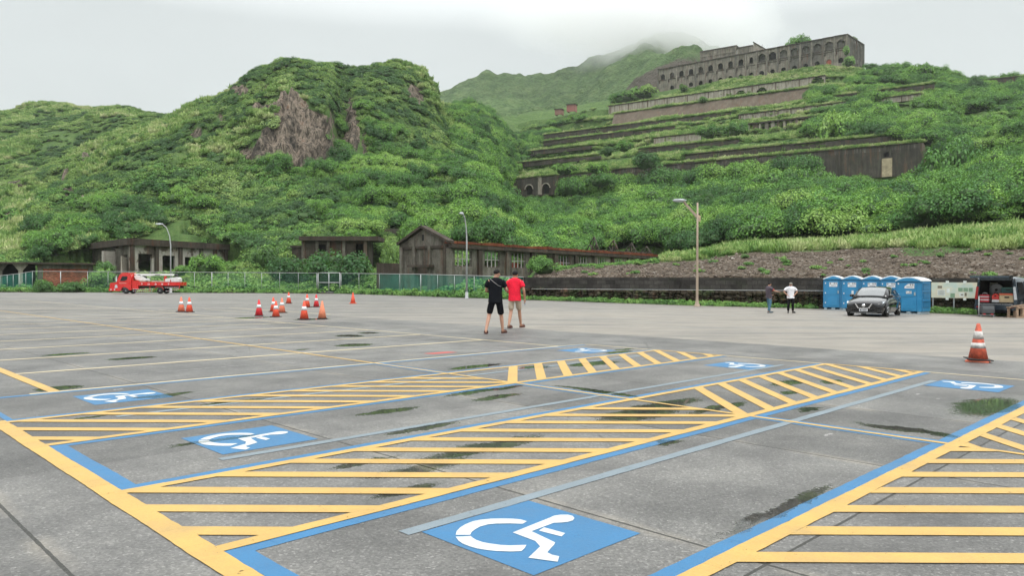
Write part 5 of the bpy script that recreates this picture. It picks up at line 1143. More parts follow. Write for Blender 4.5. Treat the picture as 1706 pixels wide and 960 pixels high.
BUSH = [
 ('bush', 'bright green bush leaning over the fence between brick shed and red truck', 165, 480, 86, 62, 36, 'fresh'),
 ('bush', 'yellow green bush top in front of the left side of the concrete frame ruin', 172, 456, 93, 42, 24, 'fresh'),
 ('bush', 'wide dense green bush in front of the low concrete ruin', 560, 462, 84, 130, 52, 'round'),
 ('bush', 'rounded green bush at the left end of the low concrete ruin', 480, 462, 88, 84, 42, 'round'),
 ('tree', 'dark leafy tree against the left edge of the gable front', 652, 462, 82, 46, 68, 'dark'),
 ('bush', 'grey green bushy mound left of the low concrete ruin', 445, 437, 100, 60, 36, 'dark'),
 ('bush', 'green bush growing over the right end of the concrete frame ruin', 345, 452, 97, 66, 34, 'round'),
 ('bush', 'leafy bush growing at the foot of the concrete frame ruin above the truck bed', 300, 456, 92, 34, 16, 'fresh'),
 ('bush', 'green bush where the debris bank meets the hall wall', 905, 450, 64, 66, 26, 'fresh'),
 ('bush', 'small leafy bush in front of the fence at far left', 75, 487, 83, 46, 24, 'fresh'),
 ('bush', 'low leafy bush in front of the brick wall behind the fence', 118, 485, 83, 52, 18, 'fresh'),
 ('tree', 'leafy tree standing on the roof edge of the arched factory', 1331, 78, 318, 48, 20, 'flat'),
 ('bush', 'shrub growing out of the corner of the arched factory, upper one', 1410, 88, 297, 14, 14, 'fresh'),
 ('bush', 'shrub at the foot of the right corner of the arched factory, lower one', 1414, 106, 292, 26, 14, 'fresh'),
 ('bush', 'bushy growth on top of the factory end wall at right', 1418, 68, 316, 22, 8, 'dark'),
 ('bush', 'tall bush on the slope left of the arched factory', 1072, 158, 336, 52, 18, 'round'),
 ('bush', 'pale green bush left of the arched factory, further down', 1040, 168, 336, 56, 18, 'round'),
 ('bush', 'dark small bush leaning on the lower arches of the factory', 1138, 149, 328, 18, 12, 'dark'),
 ('tree', 'large dark rounded tree in the middle of the terraces', 1074, 275, 208, 54, 26, 'round'),
 ('bush', 'rounded bush on the terraces above left of the big dark one', 1040, 248, 217, 34, 16, 'round'),
 ('bush', 'dark bush on the terraces, left of two near the curved kerb', 1012, 256, 219, 30, 15, 'dark'),
 ('bush', 'broad green bush covering the left end of the tall openings', 1226, 222, 232, 46, 24, 'round'),
 ('bush', 'green bush right of the block-built terrace wall', 1180, 224, 232, 44, 20, 'round'),
 ('bush', 'flat green bush below the tall openings', 1256, 239, 222, 34, 12, 'flat'),
 ('bush', 'flat green bush on the grass above the tall bottom wall', 1315, 246, 208, 54, 13, 'flat'),
 ('bush', 'small green bush between the ribbed wall and the brown sloping face', 1172, 168, 290, 18, 9, 'fresh'),
 ('bush', 'green bush on terrace grass above the two arched windows', 995, 285, 214, 44, 18, 'round'),
 ('bush', 'pair of merged green bushes left of the terraces middle', 940, 286, 222, 48, 17, 'round'),
 ('tree', 'spreading green tree right of the two arched windows', 952, 318, 200, 54, 26, 'wide'),
 ('bush', 'green bush hanging over the bottom wall in the middle', 1000, 305, 205, 60, 20, 'wide'),
 ('tree', 'big bright green tree mass below the ribbed wall end, on the knoll', 1400, 232, 205, 96, 52, 'wide'),
 ('tree', 'bright domed tree on the upper right of the knoll', 1475, 215, 214, 100, 44, 'wide'),
 ('tree', 'bright green domed tree beside the rounded tank walls', 1468, 132, 280, 60, 20, 'round'),
 ('tree', 'broad green tree on the crest right of the factory', 1530, 124, 272, 56, 18, 'flat'),
 ('tree', 'large bright green tree right of the pale chute', 1600, 300, 150, 140, 80, 'wide'),
 ('tree', 'dark spreading tree touching the right end of the bottom wall', 1535, 320, 158, 84, 48, 'round'),
 ('tree', 'dense bright tree at the right edge under the dark wall', 1680, 300, 155, 90, 62, 'wide'),
 ('tree', 'high dark tree clump near the summit of the rocky hill', 520, 148, 192, 46, 34, 'dark'),
 ('tree', 'small round tree on the skyline of the rocky hill', 578, 116, 202, 14, 12, 'dark'),
 ('tree', 'dark tree on the skyline right of the small round one', 607, 124, 205, 18, 10, 'dark'),
 ('tree', 'grassy topped bush at the very summit of the rocky hill', 487, 110, 198, 36, 10, 'flat'),
 ('bush', 'bright green bush under the brown cliff', 470, 300, 148, 74, 26, 'round'),
 ('bush', 'bright green bush at the lower right foot of the cliff', 520, 322, 142, 60, 24, 'wide'),
 ('tree', 'dark umbrella shaped tree on the slope above the street lamp at left', 250, 320, 140, 66, 26, 'wide'),
 ('tree', 'dark low tree above the left corner of the frame ruin', 145, 382, 122, 78, 24, 'wide'),
 ('tree', 'dark green tree on the middle slope above the frame ruin', 335, 345, 134, 64, 24, 'round'),
]
for (nm, lab, px, row, Y, wpx, hpx, kd) in BUSH: plant(nm, lab, px, row, Y, wpx, hpx, kd, 'tree' if nm == 'tree' else 'bush')

# ------------------------------------------------------------------ fence, gate, lamps
def net_mat(name, col, dens):
    n = N(name); p = n.pos(); d = n.n('ShaderNodeBsdfDiffuse'); n.inp(d.inputs[0], n.scale(col, n.rng(n.noise(p, 1.2, 3), .3, .7, .7, 1.3))); t_ = n.n('ShaderNodeBsdfTransparent'); m_ = n.n('ShaderNodeMixShader')
    n.l(n.rng(n.noise(p, .35, 3), .3, .7, dens*.7, dens*1.3), m_.inputs[0]); n.l(t_.outputs[0], m_.inputs[1]); n.l(d.outputs[0], m_.inputs[2]); n.l(m_.outputs[0], n.out.inputs[0]); return n.m
NET = [net_mat('fine green chain link', (.09, .20, .15), .20), net_mat('dense green chain link', (.06, .26, .20), .42)]
fence = thing('chain_link_fence', 'long green chain link fence with pale pipe posts along the far edge', 'fence')
fpx = [-60, -25, 0, 12, 22, 32, 43, 54, 101, 146, 180, 215, 250, 287, 324, 353, 380, 408, 436, 466, 497, 528]
fpx2 = [568, 598, 632, 666, 701, 729, 757, 790, 822, 848, 872]
def frow(px): return float(np.interp(px, [-60, 0, 32, 55, 250, 400, 568, 700, 800, 872], [470, 461.5, 458, 453.8, 454.5, 455.2, 456, 457.5, 459.8, 462]))
def fpt(px): return wall_pt(px, .25)
for seq in (fpx, fpx2):
    ps = [fpt(p) for p in seq]; zt = [zrow(q.y, frow(p)) for p, q in zip(seq, ps)]; zb = [float(zg(q.x, q.y)) for q in ps]
    m = MB(); m.tube([Vector((q.x, q.y, z)) for q, z in zip(ps, zt)], .026, 6); m.build('top_rail', K_GALVW, fence)
    m = MB(); m.tube([Vector((q.x, q.y, z+.12)) for q, z in zip(ps, zb)], .025, 6); m.build('bottom_rail', K_GALV, fence)
    for i, (px, q) in enumerate(zip(seq, ps)):
        m = MB(); r = .045 if px in (101, 353, 528, 568, 701) else .022; m.tube([(q.x, q.y, zb[i]), (q.x, q.y, zt[i]+.02)], r, 7); m.build('post', K_GALVW if r > .05 else K_GALV, fence)
        if i+1 < len(seq):
            q2 = ps[i+1]; den = 1 if (px < 54 or 632 <= px) else 0; m = MB()
            m.add([(q.x, q.y+.04, zb[i]+.1), (q2.x, q2.y+.04, zb[i+1]+.1), (q2.x, q2.y+.04, zt[i+1]-.03), (q.x, q.y+.04, zt[i]-.03)], [(0, 1, 2, 3)]); m.build('mesh_panel', NET[den], fence)
gate = thing('fence_gate', 'pale pipe gate frame in the chain link fence behind the cones', 'gate')
a, b = fpt(530), fpt(566); za, zb_ = 0.12, zrow(a.y, 455.5); mid = (za+zb_)/2
m = MB()
for p0, p1 in (((a.x, a.y, za), (a.x, a.y, zb_)), ((b.x, b.y, za), (b.x, b.y, zb_)), ((a.x, a.y, zb_), (b.x, b.y, zb_)), ((a.x, a.y, za), (b.x, b.y, za)), ((a.x, a.y, mid), (b.x, b.y, mid)), (((a.x+b.x)/2, (a.y+b.y)/2, za), ((a.x+b.x)/2, (a.y+b.y)/2, zb_))): m.tube([p0, p1], .045, 7)
m.build('gate_frame', K_GALVW, gate)
m = MB(); m.add([(a.x, a.y+.04, za), (b.x, b.y+.04, za), (b.x, b.y+.04, zb_), (a.x, a.y+.04, zb_)], [(0, 1, 2, 3)]); m.build('mesh_panel', NET[0], gate)
# kerb under fence
m = MB(); kp = [wall_pt(p, -.35) for p in np.linspace(-260, 1380, 110)]
for a, b in zip(kp[:-1], kp[1:]):
    z = float(zg(a.x, a.y)); z2 = float(zg(b.x, b.y)); m.add([(a.x, a.y-.08, z-.1), (b.x, b.y-.08, z2-.1), (b.x, b.y-.08, z2+.10), (a.x, a.y-.08, z+.10), (a.x, a.y+.12, z+.10), (b.x, b.y+.12, z2+.10), (b.x, b.y+.12, z2-.1), (a.x, a.y+.12, z-.1)], [(0,1,2,3),(3,2,5,4),(4,5,6,7)])
tag(m.build('lot_edge_kerb', K_RUBB), kind='structure')

K_LAMP = simple('pale grey lamp post paint', (.40, .42, .42), .45, .1); K_LAMPH = simple('lamp head grey', (.36, .38, .40), .4, .3); K_GLASS = simple('frosted lamp glass', (.55, .58, .60), .2)
K_RUSTP = simple('rust tinted pale post paint', (.36, .285, .215), .6, .1, scale=2)
def lamp_curve(nm, lab, px, base_row, top_row, Y, dirx, hx, hy):
    p = wall_pt(px, 0); p = Vector(((px-CX)/F*Y, Y, float(zg((px-CX)/F*Y, Y)))); H = zrow(Y, top_row)-p.z
    t = thing(nm, lab, 'street lamp', p, 0, 'street lamps along the far edge of the lot')
    m = MB(); m.tube([(0, 0, 0), (0, 0, H*.70), (dirx*hx*.12, hy*.12, H*.83), (dirx*hx*.45, hy*.45, H*.95), (dirx*hx*.9, hy*.9, H)], [.085, .062, .052, .045, .04], 10); m.build('pole', K_LAMP, t)
    m = MB(); m.lathe([(.17, 0), (.17, .03), (.13, .08), (.12, .5), (.105, .52)], n=12); m.build('base_sleeve', K_LAMP, t)
    m = MB(); M_ = Matrix.Translation((dirx*hx, hy, H)) @ Matrix.Rotation(math.atan2(hy, dirx*hx), 4, 'Z')
    m.add([M_ @ Vector(v) for v in [(-.2, -.05, -.03), (.15, -.13, -.05), (.5, -.11, -.04), (.62, 0, -.02), (.5, .11, -.04), (.15, .13, -.05), (-.2, .05, -.03), (-.15, 0, .07), (.2, -.08, .10), (.5, 0, .06), (.2, .08, .10)]], [(0,1,8,7),(1,2,9,8),(2,3,9),(3,4,9),(4,5,10,9),(5,6,7,10),(7,8,9,10),(6,0,7)], 0, True)
    m.build('lamp_head', K_LAMPH, t, bevel=.008)
    m = MB(); m.add([M_ @ Vector(v) for v in [(.0, -.09, -.055), (.45, -.08, -.055), (.45, .08, -.055), (0, .09, -.055), (.05, -.06, -.10), (.4, -.05, -.10), (.4, .05, -.10), (.05, .06, -.10)]], [(4,5,6,7),(0,1,5,4),(1,2,6,5),(2,3,7,6),(3,0,4,7),(0,3,2,1)], 0, True); m.build('lens', K_GLASS, t)
    return t
lamp_curve('street_lamp', 'grey curved street lamp rising behind the red truck, leftmost', 284.5, 490, 375, 82.0, -1, .85, -.35)
lamp_curve('street_lamp', 'pale curved street lamp in front of the gabled hall, between cones and walkers', 777.5, 499, 357.5, 59.5, -1, .28, -.8)
Yl = 48.2; X = (1161.5-CX)/F*Yl; p = Vector((X, Yl, float(zg(X, Yl)))); H = zrow(Yl, 337)-p.z
t = thing('street_lamp', 'tall rusty tinted street lamp with a slanting arm, before the block wall', 'street lamp', p, 0, 'street lamps along the far edge of the lot')
m = MB(); m.lathe([(.22, 0), (.21, .04), (.12, .22), (.085, .5), (.08, 2.0), (.07, 4), (.055, H)], n=12); m.build('pole', K_RUSTP, t)
m = MB(); s_ = Yl/F
m.prism([(.10, H-31*s_), (-22*s_, H-2.5*s_), (-19*s_, H-1*s_), (4.5*s_, H-27*s_)], -.05, .05); m.tube([(-20*s_, 0, H-2*s_), (-24*s_, 0, H+2.5*s_), (-29*s_, 0, H+4.5*s_)], [.07, .06, .05], 7); m.build('arm', K_RUSTP, t)
m = MB(); m.prism([(.02, H-20*s_), (5*s_, H-22*s_), (4.5*s_, H-33*s_), (.03, H-27*s_)], -.03, .03); m.build('bracket_plate', simple('yellowed plate', (.55, .42, .26), .6), t)
m = MB(); m.add([(-30*s_+a*.42, b*.13, H+3.6*s_+c*.10) for a, b, c in cv], cf, 0, True); m.build('lamp_head', K_LAMPH, t)
m = MB(); m.add([(-30*s_+a*.3, b*.09, H+3.0*s_-.03+c*.06) for a, b, c in cv], cf, 0, True); m.build('lens', K_GLASS, t)

# ------------------------------------------------------------------ traffic cones
def cone_mats():
    def rub(n_, c, w): return simple(n_, c, .5, 0, w, 8)
    return {'red': rub('red cone rubber', (.72, .035, .045), .12), 'orange': rub('orange cone rubber', (.80, .10, .05), .12), 'faded': rub('faded orange cone rubber', (.82, .22, .13), .12), 'salmon': rub('sun bleached salmon cone rubber', (.80, .27, .15), .15), 'dirty': rub('dirty orange cone rubber', (.52, .10, .055), .5)}
CM = cone_mats(); M_REFL = simple('white reflective sleeve', (.72, .74, .76), .45); M_REFLD = simple('scuffed reflective sleeve', (.50, .48, .46), .6, 0, .45, 10); M_RUB = simple('black rubber base', (.03, .03, .03), .7)
def cone(lab, px, row, hpx, col, bands=1, base='black', lean=0.0, grp='traffic cones on the far part of the lot'):
    p = GG(px, row); sc = hpx*p.y/F
    t = thing('traffic_cone', lab, 'traffic cone', p, R.uniform(0, 1.5), grp)
    def r_(z): return .185-.155*z
    H = sc; k = H/.75
    m = MB(); m.lathe([(r_(.04)*k, .03*k), (r_(.5)*k, .375*k), (r_(.98)*k, .735*k), (r_(1)*k*.8, .75*k)], n=20); m.build('cone_body', CM[col], t)
    if bands:
        for (a, b) in (((.50, .70),) if bands == 1 else ((.36, .50), (.60, .80))):
            m = MB(); m.lathe([((r_(a/1.0)+.004)*k, a*.75*k), ((r_(b)+.004)*k, b*.75*k)], n=20); m.build('reflective_band', M_REFL if bands == 1 else M_REFLD, t)
    m = MB(); q = .20*k; m.box(-q, -q, 0, q, q, .035*k); m.build('base', M_RUB if base == 'black' else CM['faded'], t, bevel=.008)
    if base == 'both':
        m = MB(); q = .235*k; M_ = Matrix.Rotation(.35, 4, 'Z') @ Matrix.Rotation(.04, 4, 'X'); m.box(-q, -q*.9, .045*k, q, q*.9, .065*k, 0, M_); m.build('second_base', M_RUB, t, bevel=.006)
    return t
for c in (('orange cone with a white sleeve, left of the pair in front of the red truck', 302, 520, 25, 'faded'), ('orange cone with a white top, right of the pair in front of the red truck', 315.5, 520.5, 25, 'orange'),
          ('bright red cone with a white sleeve, leftmost of the cone cluster', 431.5, 526.5, 27, 'red'), ('orange cone with white sleeve standing half behind another cone at the left of the cluster', 455.5, 519.5, 24, 'orange'),
          ('orange cone in front of two others at the left of the cluster', 459.7, 528.5, 27, 'orange'), ('orange cone with white sleeve just right behind the front pair of the cluster', 469.8, 521.5, 25, 'faded'),
          ('small far cone with white sleeve at the back of the cluster', 481, 506, 19, 'orange'), ('red orange cone partly hidden behind the nearest cone, in the right half', 511.7, 512.3, 22, 'orange'),
          ('crimson cone with white sleeve right of the partly hidden one', 527, 511.8, 21, 'red'), ('red orange cone standing nearest by the puddle, with a dented side', 506.8, 532.5, 31, 'orange')): cone(*c)
cone('pale salmon cone without any white sleeve, right end of the cluster', 536.8, 531.5, 30, 'salmon', 0)
cone('lone plain red cone standing apart to the right of the cluster', 588, 506, 18.5, 'orange', 0, 'orange')
cone('large dirty orange cone with two scuffed white bands and a double base, at right', 1629.5, 603, 64, 'dirty', 2, 'both')

# ------------------------------------------------------------------ portable toilets
M_TB = simple('sky blue moulded plastic', (.030, .235, .46), .42, 0, .08, 3); M_TB2 = simple('darker blue moulded plastic', (.022, .17, .34), .45); M_TW = simple('white translucent roof plastic', (.72, .76, .78), .4); M_STK = simple('white sticker', (.70, .72, .74), .5); M_INK = simple('dark sticker print', (.05, .05, .08), .6); M_GP = simple('grey skid plastic', (.30, .38, .42), .6)
def toilet_parts(t, w_, d_, h_, arched):
    hw = w_/2
    m = MB(); m.box(-hw, 0, .14, hw, d_, h_-.20); m.build('cabin', M_TB, t, bevel=.02)
    prof = []
    n_ = 14
    for k in range(n_+1):
        a = -1+2*k/n_; z = h_-.20+.20*(math.cos(a*math.pi/2)**(.75) if arched else (1-abs(a)**1.35)); prof.append((a*(hw+.04), z))
    m = MB(); m.prism([(-hw-.04, h_-.24)]+prof+[(hw+.04, h_-.24)], -.06, d_+.05); m.build('roof', M_TW, t, bevel=.012)
    m = MB(); m.prism([(-hw+.03, h_-.235)]+[(x*.93, z-.055) for x, z in prof]+[(hw-.03, h_-.235)], -.075, -.061); m.build('roof_front_panel', M_TB, t)
    m = MB(); m.box(-hw*.80, -.035, .17, hw*.62, -.002, h_-.33); dr = m.build('door', M_TB, t, bevel=.01)
    m = MB(); m.box(-hw*.62, -.05, .95, hw*.42, -.037, 1.50); m.box(-hw*.62, -.05, .28, hw*.42, -.037, .80); m.build('door_panel', M_TB, dr, bevel=.006)
    m = MB(); m.box(hw*.44, -.07, 1.02, hw*.56, -.037, 1.20); m.build('handle', M_GP, dr)
    for z in (.45, 1.05, 1.65): m = MB(); m.box(-hw*.84, -.06, z-.04, -hw*.74, -.037, z+.04); m.build('hinge', M_STK, dr)
    for s in (-1, 1): m = MB(); m.box(s*(hw+.012)-.014, .02, .16, s*(hw+.012)+.014, .10, h_-.25); m.build('corner_post', M_TB2, t)
    for z in (.35, .85, 1.3): m = MB(); m.box(hw+.002, .22, z, hw+.022, d_-.18, z+.30); m.box(hw+.002, .22, z+.34, hw+.05, d_-.18, z+.37); m.build('side_panel', M_TB2, t, bevel=.006)
    m = MB(); m.box(-hw+.02, -.02, 0, hw-.02, d_, .05); m.box(-hw+.05, -.02, .05, -hw+.2, d_, .135); m.box(hw-.2, -.02, .05, hw-.05, d_, .135); m.box(-.1, -.02, .05, .1, d_, .135); m.build('skid_base', M_GP, t)
    return dr
def sticker(dr, x, z, w_, h_, cut=False):
    m = MB(); y = -.058
    poly = [(x-w_/2, z-h_/2), (x+w_/2, z-h_/2), (x+w_/2, z+h_/2), (x-w_*.10 if cut else x-w_/2, z+h_/2)]
    if cut: poly.append((x-w_/2, z-h_*.1))
    m.prism(poly, y, y+.006); s = m.build('sticker', M_STK, dr)
    m = MB()
    for k in range(2 if cut else 4):
        if not cut and k == 1: continue
        cx_ = x-w_*.36+w_*.24*k if not cut else x+w_*.12+w_*.22*k; q = w_*.075
        m.box(cx_-q, y-.004, z+h_*.10, cx_+q, y-.001, z+h_*.16); m.box(cx_-q, y-.004, z+h_*.26, cx_+q, y-.001, z+h_*.32); m.box(cx_-.02*w_, y-.005, z+h_*.08, cx_+.02*w_, y-.0045, z+h_*.38); m.box(cx_-q, y-.004, z+h_*.38, cx_+q, y-.001, z+h_*.43)
    m.box(x-w_*.30, y-.004, z-h_*.24, x+w_*.34, y-.001, z-h_*.16); m.build('sticker_print', M_INK, dr)
TG = 'blue portable toilets along the wall'
tl = ['leftmost blue portable toilet, clear of the car', 'second blue portable toilet from the left, partly behind the car', 'third blue portable toilet from the left, above the car roof', 'fourth blue portable toilet, between the car roof and the front one']
for i, px in enumerate((1388.5, 1419.5, 1453, 1484.5)):
    Y = wall_pt(px, -2.0).y; X = (px-CX)/F*Y; t = thing('portable_toilet', tl[i], 'portable toilet', (X, Y, float(zg(X, Y))-.02), -.56, TG)
    H = zrow(Y, 457.3)-float(zg(X, Y)); dr = toilet_parts(t, 1.13, 1.05, H, False); sticker(dr, .0, H-.56, .46, .27); 
    if i == 1: m = MB(); m.box(-.02, -.058, .98, .10, -.052, 1.22); m.build('sticker', M_STK, dr)
Y = 41.0; X = (1514-CX)/F*Y; t = thing('portable_toilet', 'blue portable toilet standing forward of the row, right of the black car', 'portable toilet', (X, Y, float(zg(X, Y))), -.80, TG)
H = zrow(Y, 460)-float(zg(X, Y)); dr = toilet_parts(t, 1.30, 1.45, H, True); sticker(dr, .05, H-.50, .50, .26, True); sticker(dr, .02, H-.84, .28, .15)

# ------------------------------------------------------------------ information board
M_BRD = N('printed board'); q = M_BRD.objc(); g = M_BRD.noise(M_BRD.mapping(q, sc=(1, 1, 1)), 1.3, 2)
M_BRD.pbr(M_BRD.ramp(g, (.3, (.50, .62, .56)), (.5, (.66, .66, .52)), (.7, (.70, .60, .45))), .5)
M_BW = simple('board white paper', (.70, .74, .70), .5); M_BG = simple('board dull green picture', (.22, .34, .22), .5); M_BGR = simple('board brown picture', (.20, .18, .13), .5)
a, b = wall_pt(1552, -1.0), wall_pt(1662, -1.0); az3, l3 = frame_at(a, b); zc = zrow(a.y, 482)
t = thing('information_board', 'long cream printed information board on the block wall left of the open van', 'sign', (a.x, a.y, 0), az3)
zb0, zt0 = zrow(a.y, 494.5), zrow(a.y, 469)
m = MB(); m.box(0, -.03, zb0, l3, .02, zt0); m.build('board_panel', M_BRD.m, t)
for (x0, x1, z0, z1, mt) in ((.10, .17, .62, .78, M_BGR), (.30, .37, .03, .30, M_BG), (.42, .49, .42, .66, M_BG), (.50, .57, .42, .66, M_BG), (.58, .64, .42, .66, M_BG), (.44, .51, .10, .34, M_BW), (.10, .22, .15, .52, M_BW), (.24, .29, .32, .62, M_BW), (.46, .50, .18, .26, M_BGR), (.52, .55, .14, .34, M_BGR)):
    m = MB(); o_ = .034 if mt is not M_BGR else .037; m.box(l3*x0, -o_-.002, zb0+(zt0-zb0)*z0, l3*x1, -.0305 if mt is not M_BGR else -.0365, zb0+(zt0-zb0)*z1); m.build('printed_picture', mt, t)
m = MB()
for k in range(9): m.box(l3*.11, -.0385, zb0+(zt0-zb0)*(.19+.035*k), l3*(.20+.01*(k % 3)), -.0365, zb0+(zt0-zb0)*(.20+.035*k))
m.build('small_print', M_BGR, t)
for x in (.25, .52, .8): m = MB(); m.box(l3*x-.07, -.05, zt0-.05, l3*x+.07, .03, zt0+.09); m.box(l3*x-.07, -.05, zb0-.12, l3*x+.07, .03, zb0-.003); m.build('bracket', M_BW, t)
for x in (.02, .35, .68, .98): m = MB(); m.box(l3*x-.03, .025, float(zg(a.x, a.y))-.05, l3*x+.03, .08, zt0-.05); m.build('post', K_GALV, t)

# ------------------------------------------------------------------ vehicles
def car_paint(nm, col, metal=.3, rough=.18): return simple(nm, col, rough, metal, .04, 2, coat=.6, spec=.35)
M_BLK = car_paint('black car paint', (.004, .0045, .006), 0.0, .12); M_VAN = car_paint('dark blue grey car paint', (.045, .065, .085), .5, .22); M_CGL = simple('tinted car glass', (.012, .014, .015), .04, 0, .02); M_WSH = simple('windscreen glass with shade', (.10, .11, .115), .08, 0, .15, 1.5, coat=1.0)
M_CHR = simple('bright chrome', (.75, .76, .78), .12, 1.0); M_TYRE = simple('tyre rubber', (.018, .018, .018), .75); M_RIM = simple('alloy rim', (.32, .33, .34), .3, .8); M_BLKP = simple('black trim plastic', (.014, .014, .015), .5); M_HL = simple('clear headlamp', (.62, .66, .70), .08, .3, .2, 12); M_RL = simple('red tail lamp', (.42, .02, .02), .15); M_PLT = simple('white number plate', (.66, .68, .72), .4)
def loft(stations, mats, mat_of=None, close=True):
    """stations: list of lists of points (same count), skin between them"""
    m = MB(); n_ = len(stations[0]); b = len(m.v)
    for s in stations: m.v += [tuple(p) for p in s]
    for i in range(len(stations)-1):
        for k in range(n_-1):
            m.f.append((i*n_+k, i*n_+k+1, (i+1)*n_+k+1, (i+1)*n_+k)); m.m.append(mat_of(i, k) if mat_of else 0); m.sm.append(True)
    if close:
        for i in (0, len(stations)-1): m.f.append(tuple(i*n_+k for k in range(n_))); m.m.append(0); m.sm.append(False)
    return m
def wheel(par, x, y, r, w_, side):
    m = MB(); m.lathe([(r*.62, -w_/2), (r*.93, -w_/2), (r, -w_*.36), (r, w_*.36), (r*.93, w_/2), (r*.62, w_/2)], (x, y, r), 24, 0, 'X'); wh = m.build('wheel', M_TYRE, par)
    m = MB(); m.lathe([(r*.60, -w_*.30), (r*.62, -w_*.505), (r*.60, w_*.505), (r*.58, w_*.30)], (x, y, r), 24, 0, 'X'); m.build('rim', M_RIM, wh)
    m = MB()
    for k in range(5): a = k*2*math.pi/5; m.tube([(x+side*w_*.46, y+math.cos(a)*r*.08, r+math.sin(a)*r*.08), (x+side*w_*.5, y+math.cos(a)*r*.57, r+math.sin(a)*r*.57)], [r*.09, r*.12], 5)
    m.lathe([(r*.16, -.02), (r*.16, .02)], (x+side*w_*.5, y, r), 10, 0, 'X'); m.build('spokes', M_RIM, wh)
    return wh
def sedan(t):
    """length along +Y (0 = front bumper), 4.6 x 1.76 x 1.47"""
    S = []  # y, half width, z_low, z_belt, z_top(centre), crown
    prof = [(0.0, .52, .34, .60, .66), (.05, .70, .24, .62, .70), (.16, .80, .20, .66, .76), (.45, .86, .19, .74, .84), (.95, .88, .18, .84, .93), (1.35, .88, .18, .89, .985), (1.6, .88, .18, .91, 1.01), (2.4, .89, .18, .93, 1.02), (3.2, .89, .18, .95, 1.03), (3.9, .88, .2, .97, 1.06), (4.3, .85, .24, .96, 1.05), (4.5, .78, .30, .90, 1.0), (4.58, .66, .40, .82, .92)]
    for (y, hw, zl, zb, zt_) in prof:
        S.append([(-hw*.93, y, zl), (-hw, y, zl+.16), (-hw*1.01, y, (zl+zb)/2+.05), (-hw*.985, y, zb-.03), (-hw*.90, y, zb+.02), (-hw*.55, y, zt_-.015), (0, y, zt_), (hw*.55, y, zt_-.015), (hw*.90, y, zb+.02), (hw*.985, y, zb-.03), (hw*1.01, y, (zl+zb)/2+.05), (hw, y, zl+.16), (hw*.93, y, zl)])
    body = loft(S, None); body.build('body', M_BLK, t)
    G = [(1.18, .74, .93, .97), (1.75, .70, .93, 1.28), (2.15, .66, .93, 1.44), (2.7, .64, .93, 1.47), (3.25, .64, .95, 1.44), (3.75, .66, .97, 1.26), (4.22, .72, .98, 1.05)]
    gs_ = []
    for (y, hw, zb, zt_) in G: hb = .84 if 1.3 < y < 4 else .80; gs_.append([(-hb, y, zb-.04), (-hb*.985, y, zb+.02), (-hw*1.0+.0, y, zb+(zt_-zb)*.80), (-hw*.86, y, zt_-.03*(zt_ > 1.2)), (0, y, zt_), (hw*.86, y, zt_-.03*(zt_ > 1.2)), (hw, y, zb+(zt_-zb)*.80), (hb*.985, y, zb+.02), (hb, y, zb-.04)])
    loft(gs_, None).build('cabin_glass', M_CGL, t)
    rf = [[(p[0]*1.012, p[1], p[2]+.008) for p in s[2:7]] for s in gs_[2:5]]; m = loft(rf, None, close=False); m.build('roof', M_BLK, t)
    # windscreen proud of the glass house
    a, b = gs_[0], gs_[2]; m = MB(); n_ = 8; rows_ = []
    for i in range(n_+1):
        f = .10+.84*i/n_; yy = 1.18+f*(2.15-1.18); zz = np.interp(yy, [1.18, 1.75, 2.15], [.97, 1.28, 1.44]); hw = np.interp(yy, [1.18, 1.75, 2.15], [.74, .70, .64])*.86
        rows_.append([(-hw, yy-.012, zz-.015), (-hw*.5, yy-.014, zz+.006), (0, yy-.015, zz+.012), (hw*.5, yy-.014, zz+.006), (hw, yy-.012, zz-.015)])
    loft(rows_, None, close=False).build('windscreen', M_WSH, t)
    for s in (-1, 1):
        for k in range(2):
            y0, y1 = ((1.62, 2.72), (2.80, 3.78))[k]; m = MB(); q = [(s*.852, y0, .975), (s*.852, y1, .99), (s*(.70), y1-(.12 if k == 0 else .34), 1.36 if k == 0 else 1.30), (s*.70, y0+(.55 if k == 0 else .04), 1.34)]
            m.add(q+[(x+s*.012, y, z) for x, y, z in q], [(0,1,2,3),(4,5,6,7),(0,1,5,4),(1,2,6,5),(2,3,7,6),(3,0,4,7)]); m.build('side_window', M_CGL, t)
        m = MB(); m.tube([(s*.862, 1.45, .955), (s*.868, 2.6, .965), (s*.862, 3.9, .985)], .011, 5); m.build('chrome_strip', M_CHR, t)
        for (y0, y1) in ((1.55, 2.72), (2.78, 3.72)):
            m = MB(); m.tube([(s*.892, y0, .92), (s*.902, y0-.02, .55), (s*.885, y0+.04, .3)], .006, 4); m.tube([(s*.897, y1-.3, .80), (s*.897, y1-.12, .80)], .018, 5); m.build('door_seam', M_BLKP, t)
        m = MB(); m.add([(s*(.90+.11*a), 1.50+.10*b, 1.02+.075*c) for a, b, c in cv], cf, 0, True); m.build('wing_mirror', M_BLK, t)
        # swept headlamp on the front corner
        m = MB(); q = [(s*.40, .10, .615), (s*.60, .13, .58), (s*.82, .27, .655), (s*.855, .52, .745), (s*.74, .36, .745), (s*.56, .19, .69)]; m.add([(x*1.012, y-.03, z+.02) for x, y, z in q]+[(x*.96, y+.10, z-.02) for x, y, z in q], [(0,1,2,3,4,5),(11,10,9,8,7,6)]+[(i, (i+1) % 6, (i+1) % 6+6, i+6) for i in range(6)]); m.build('headlight', M_HL, t)
        m = MB(); m.box(s*.66-.10, .045, .315, s*.66+.10, .075, .345); m.build('fog_lamp_strip', M_CHR, t)
        m = MB(); m.box(s*.64-.18, .028, .25, s*.64+.16, .09, .39); m.build('fog_recess', M_BLKP, t)
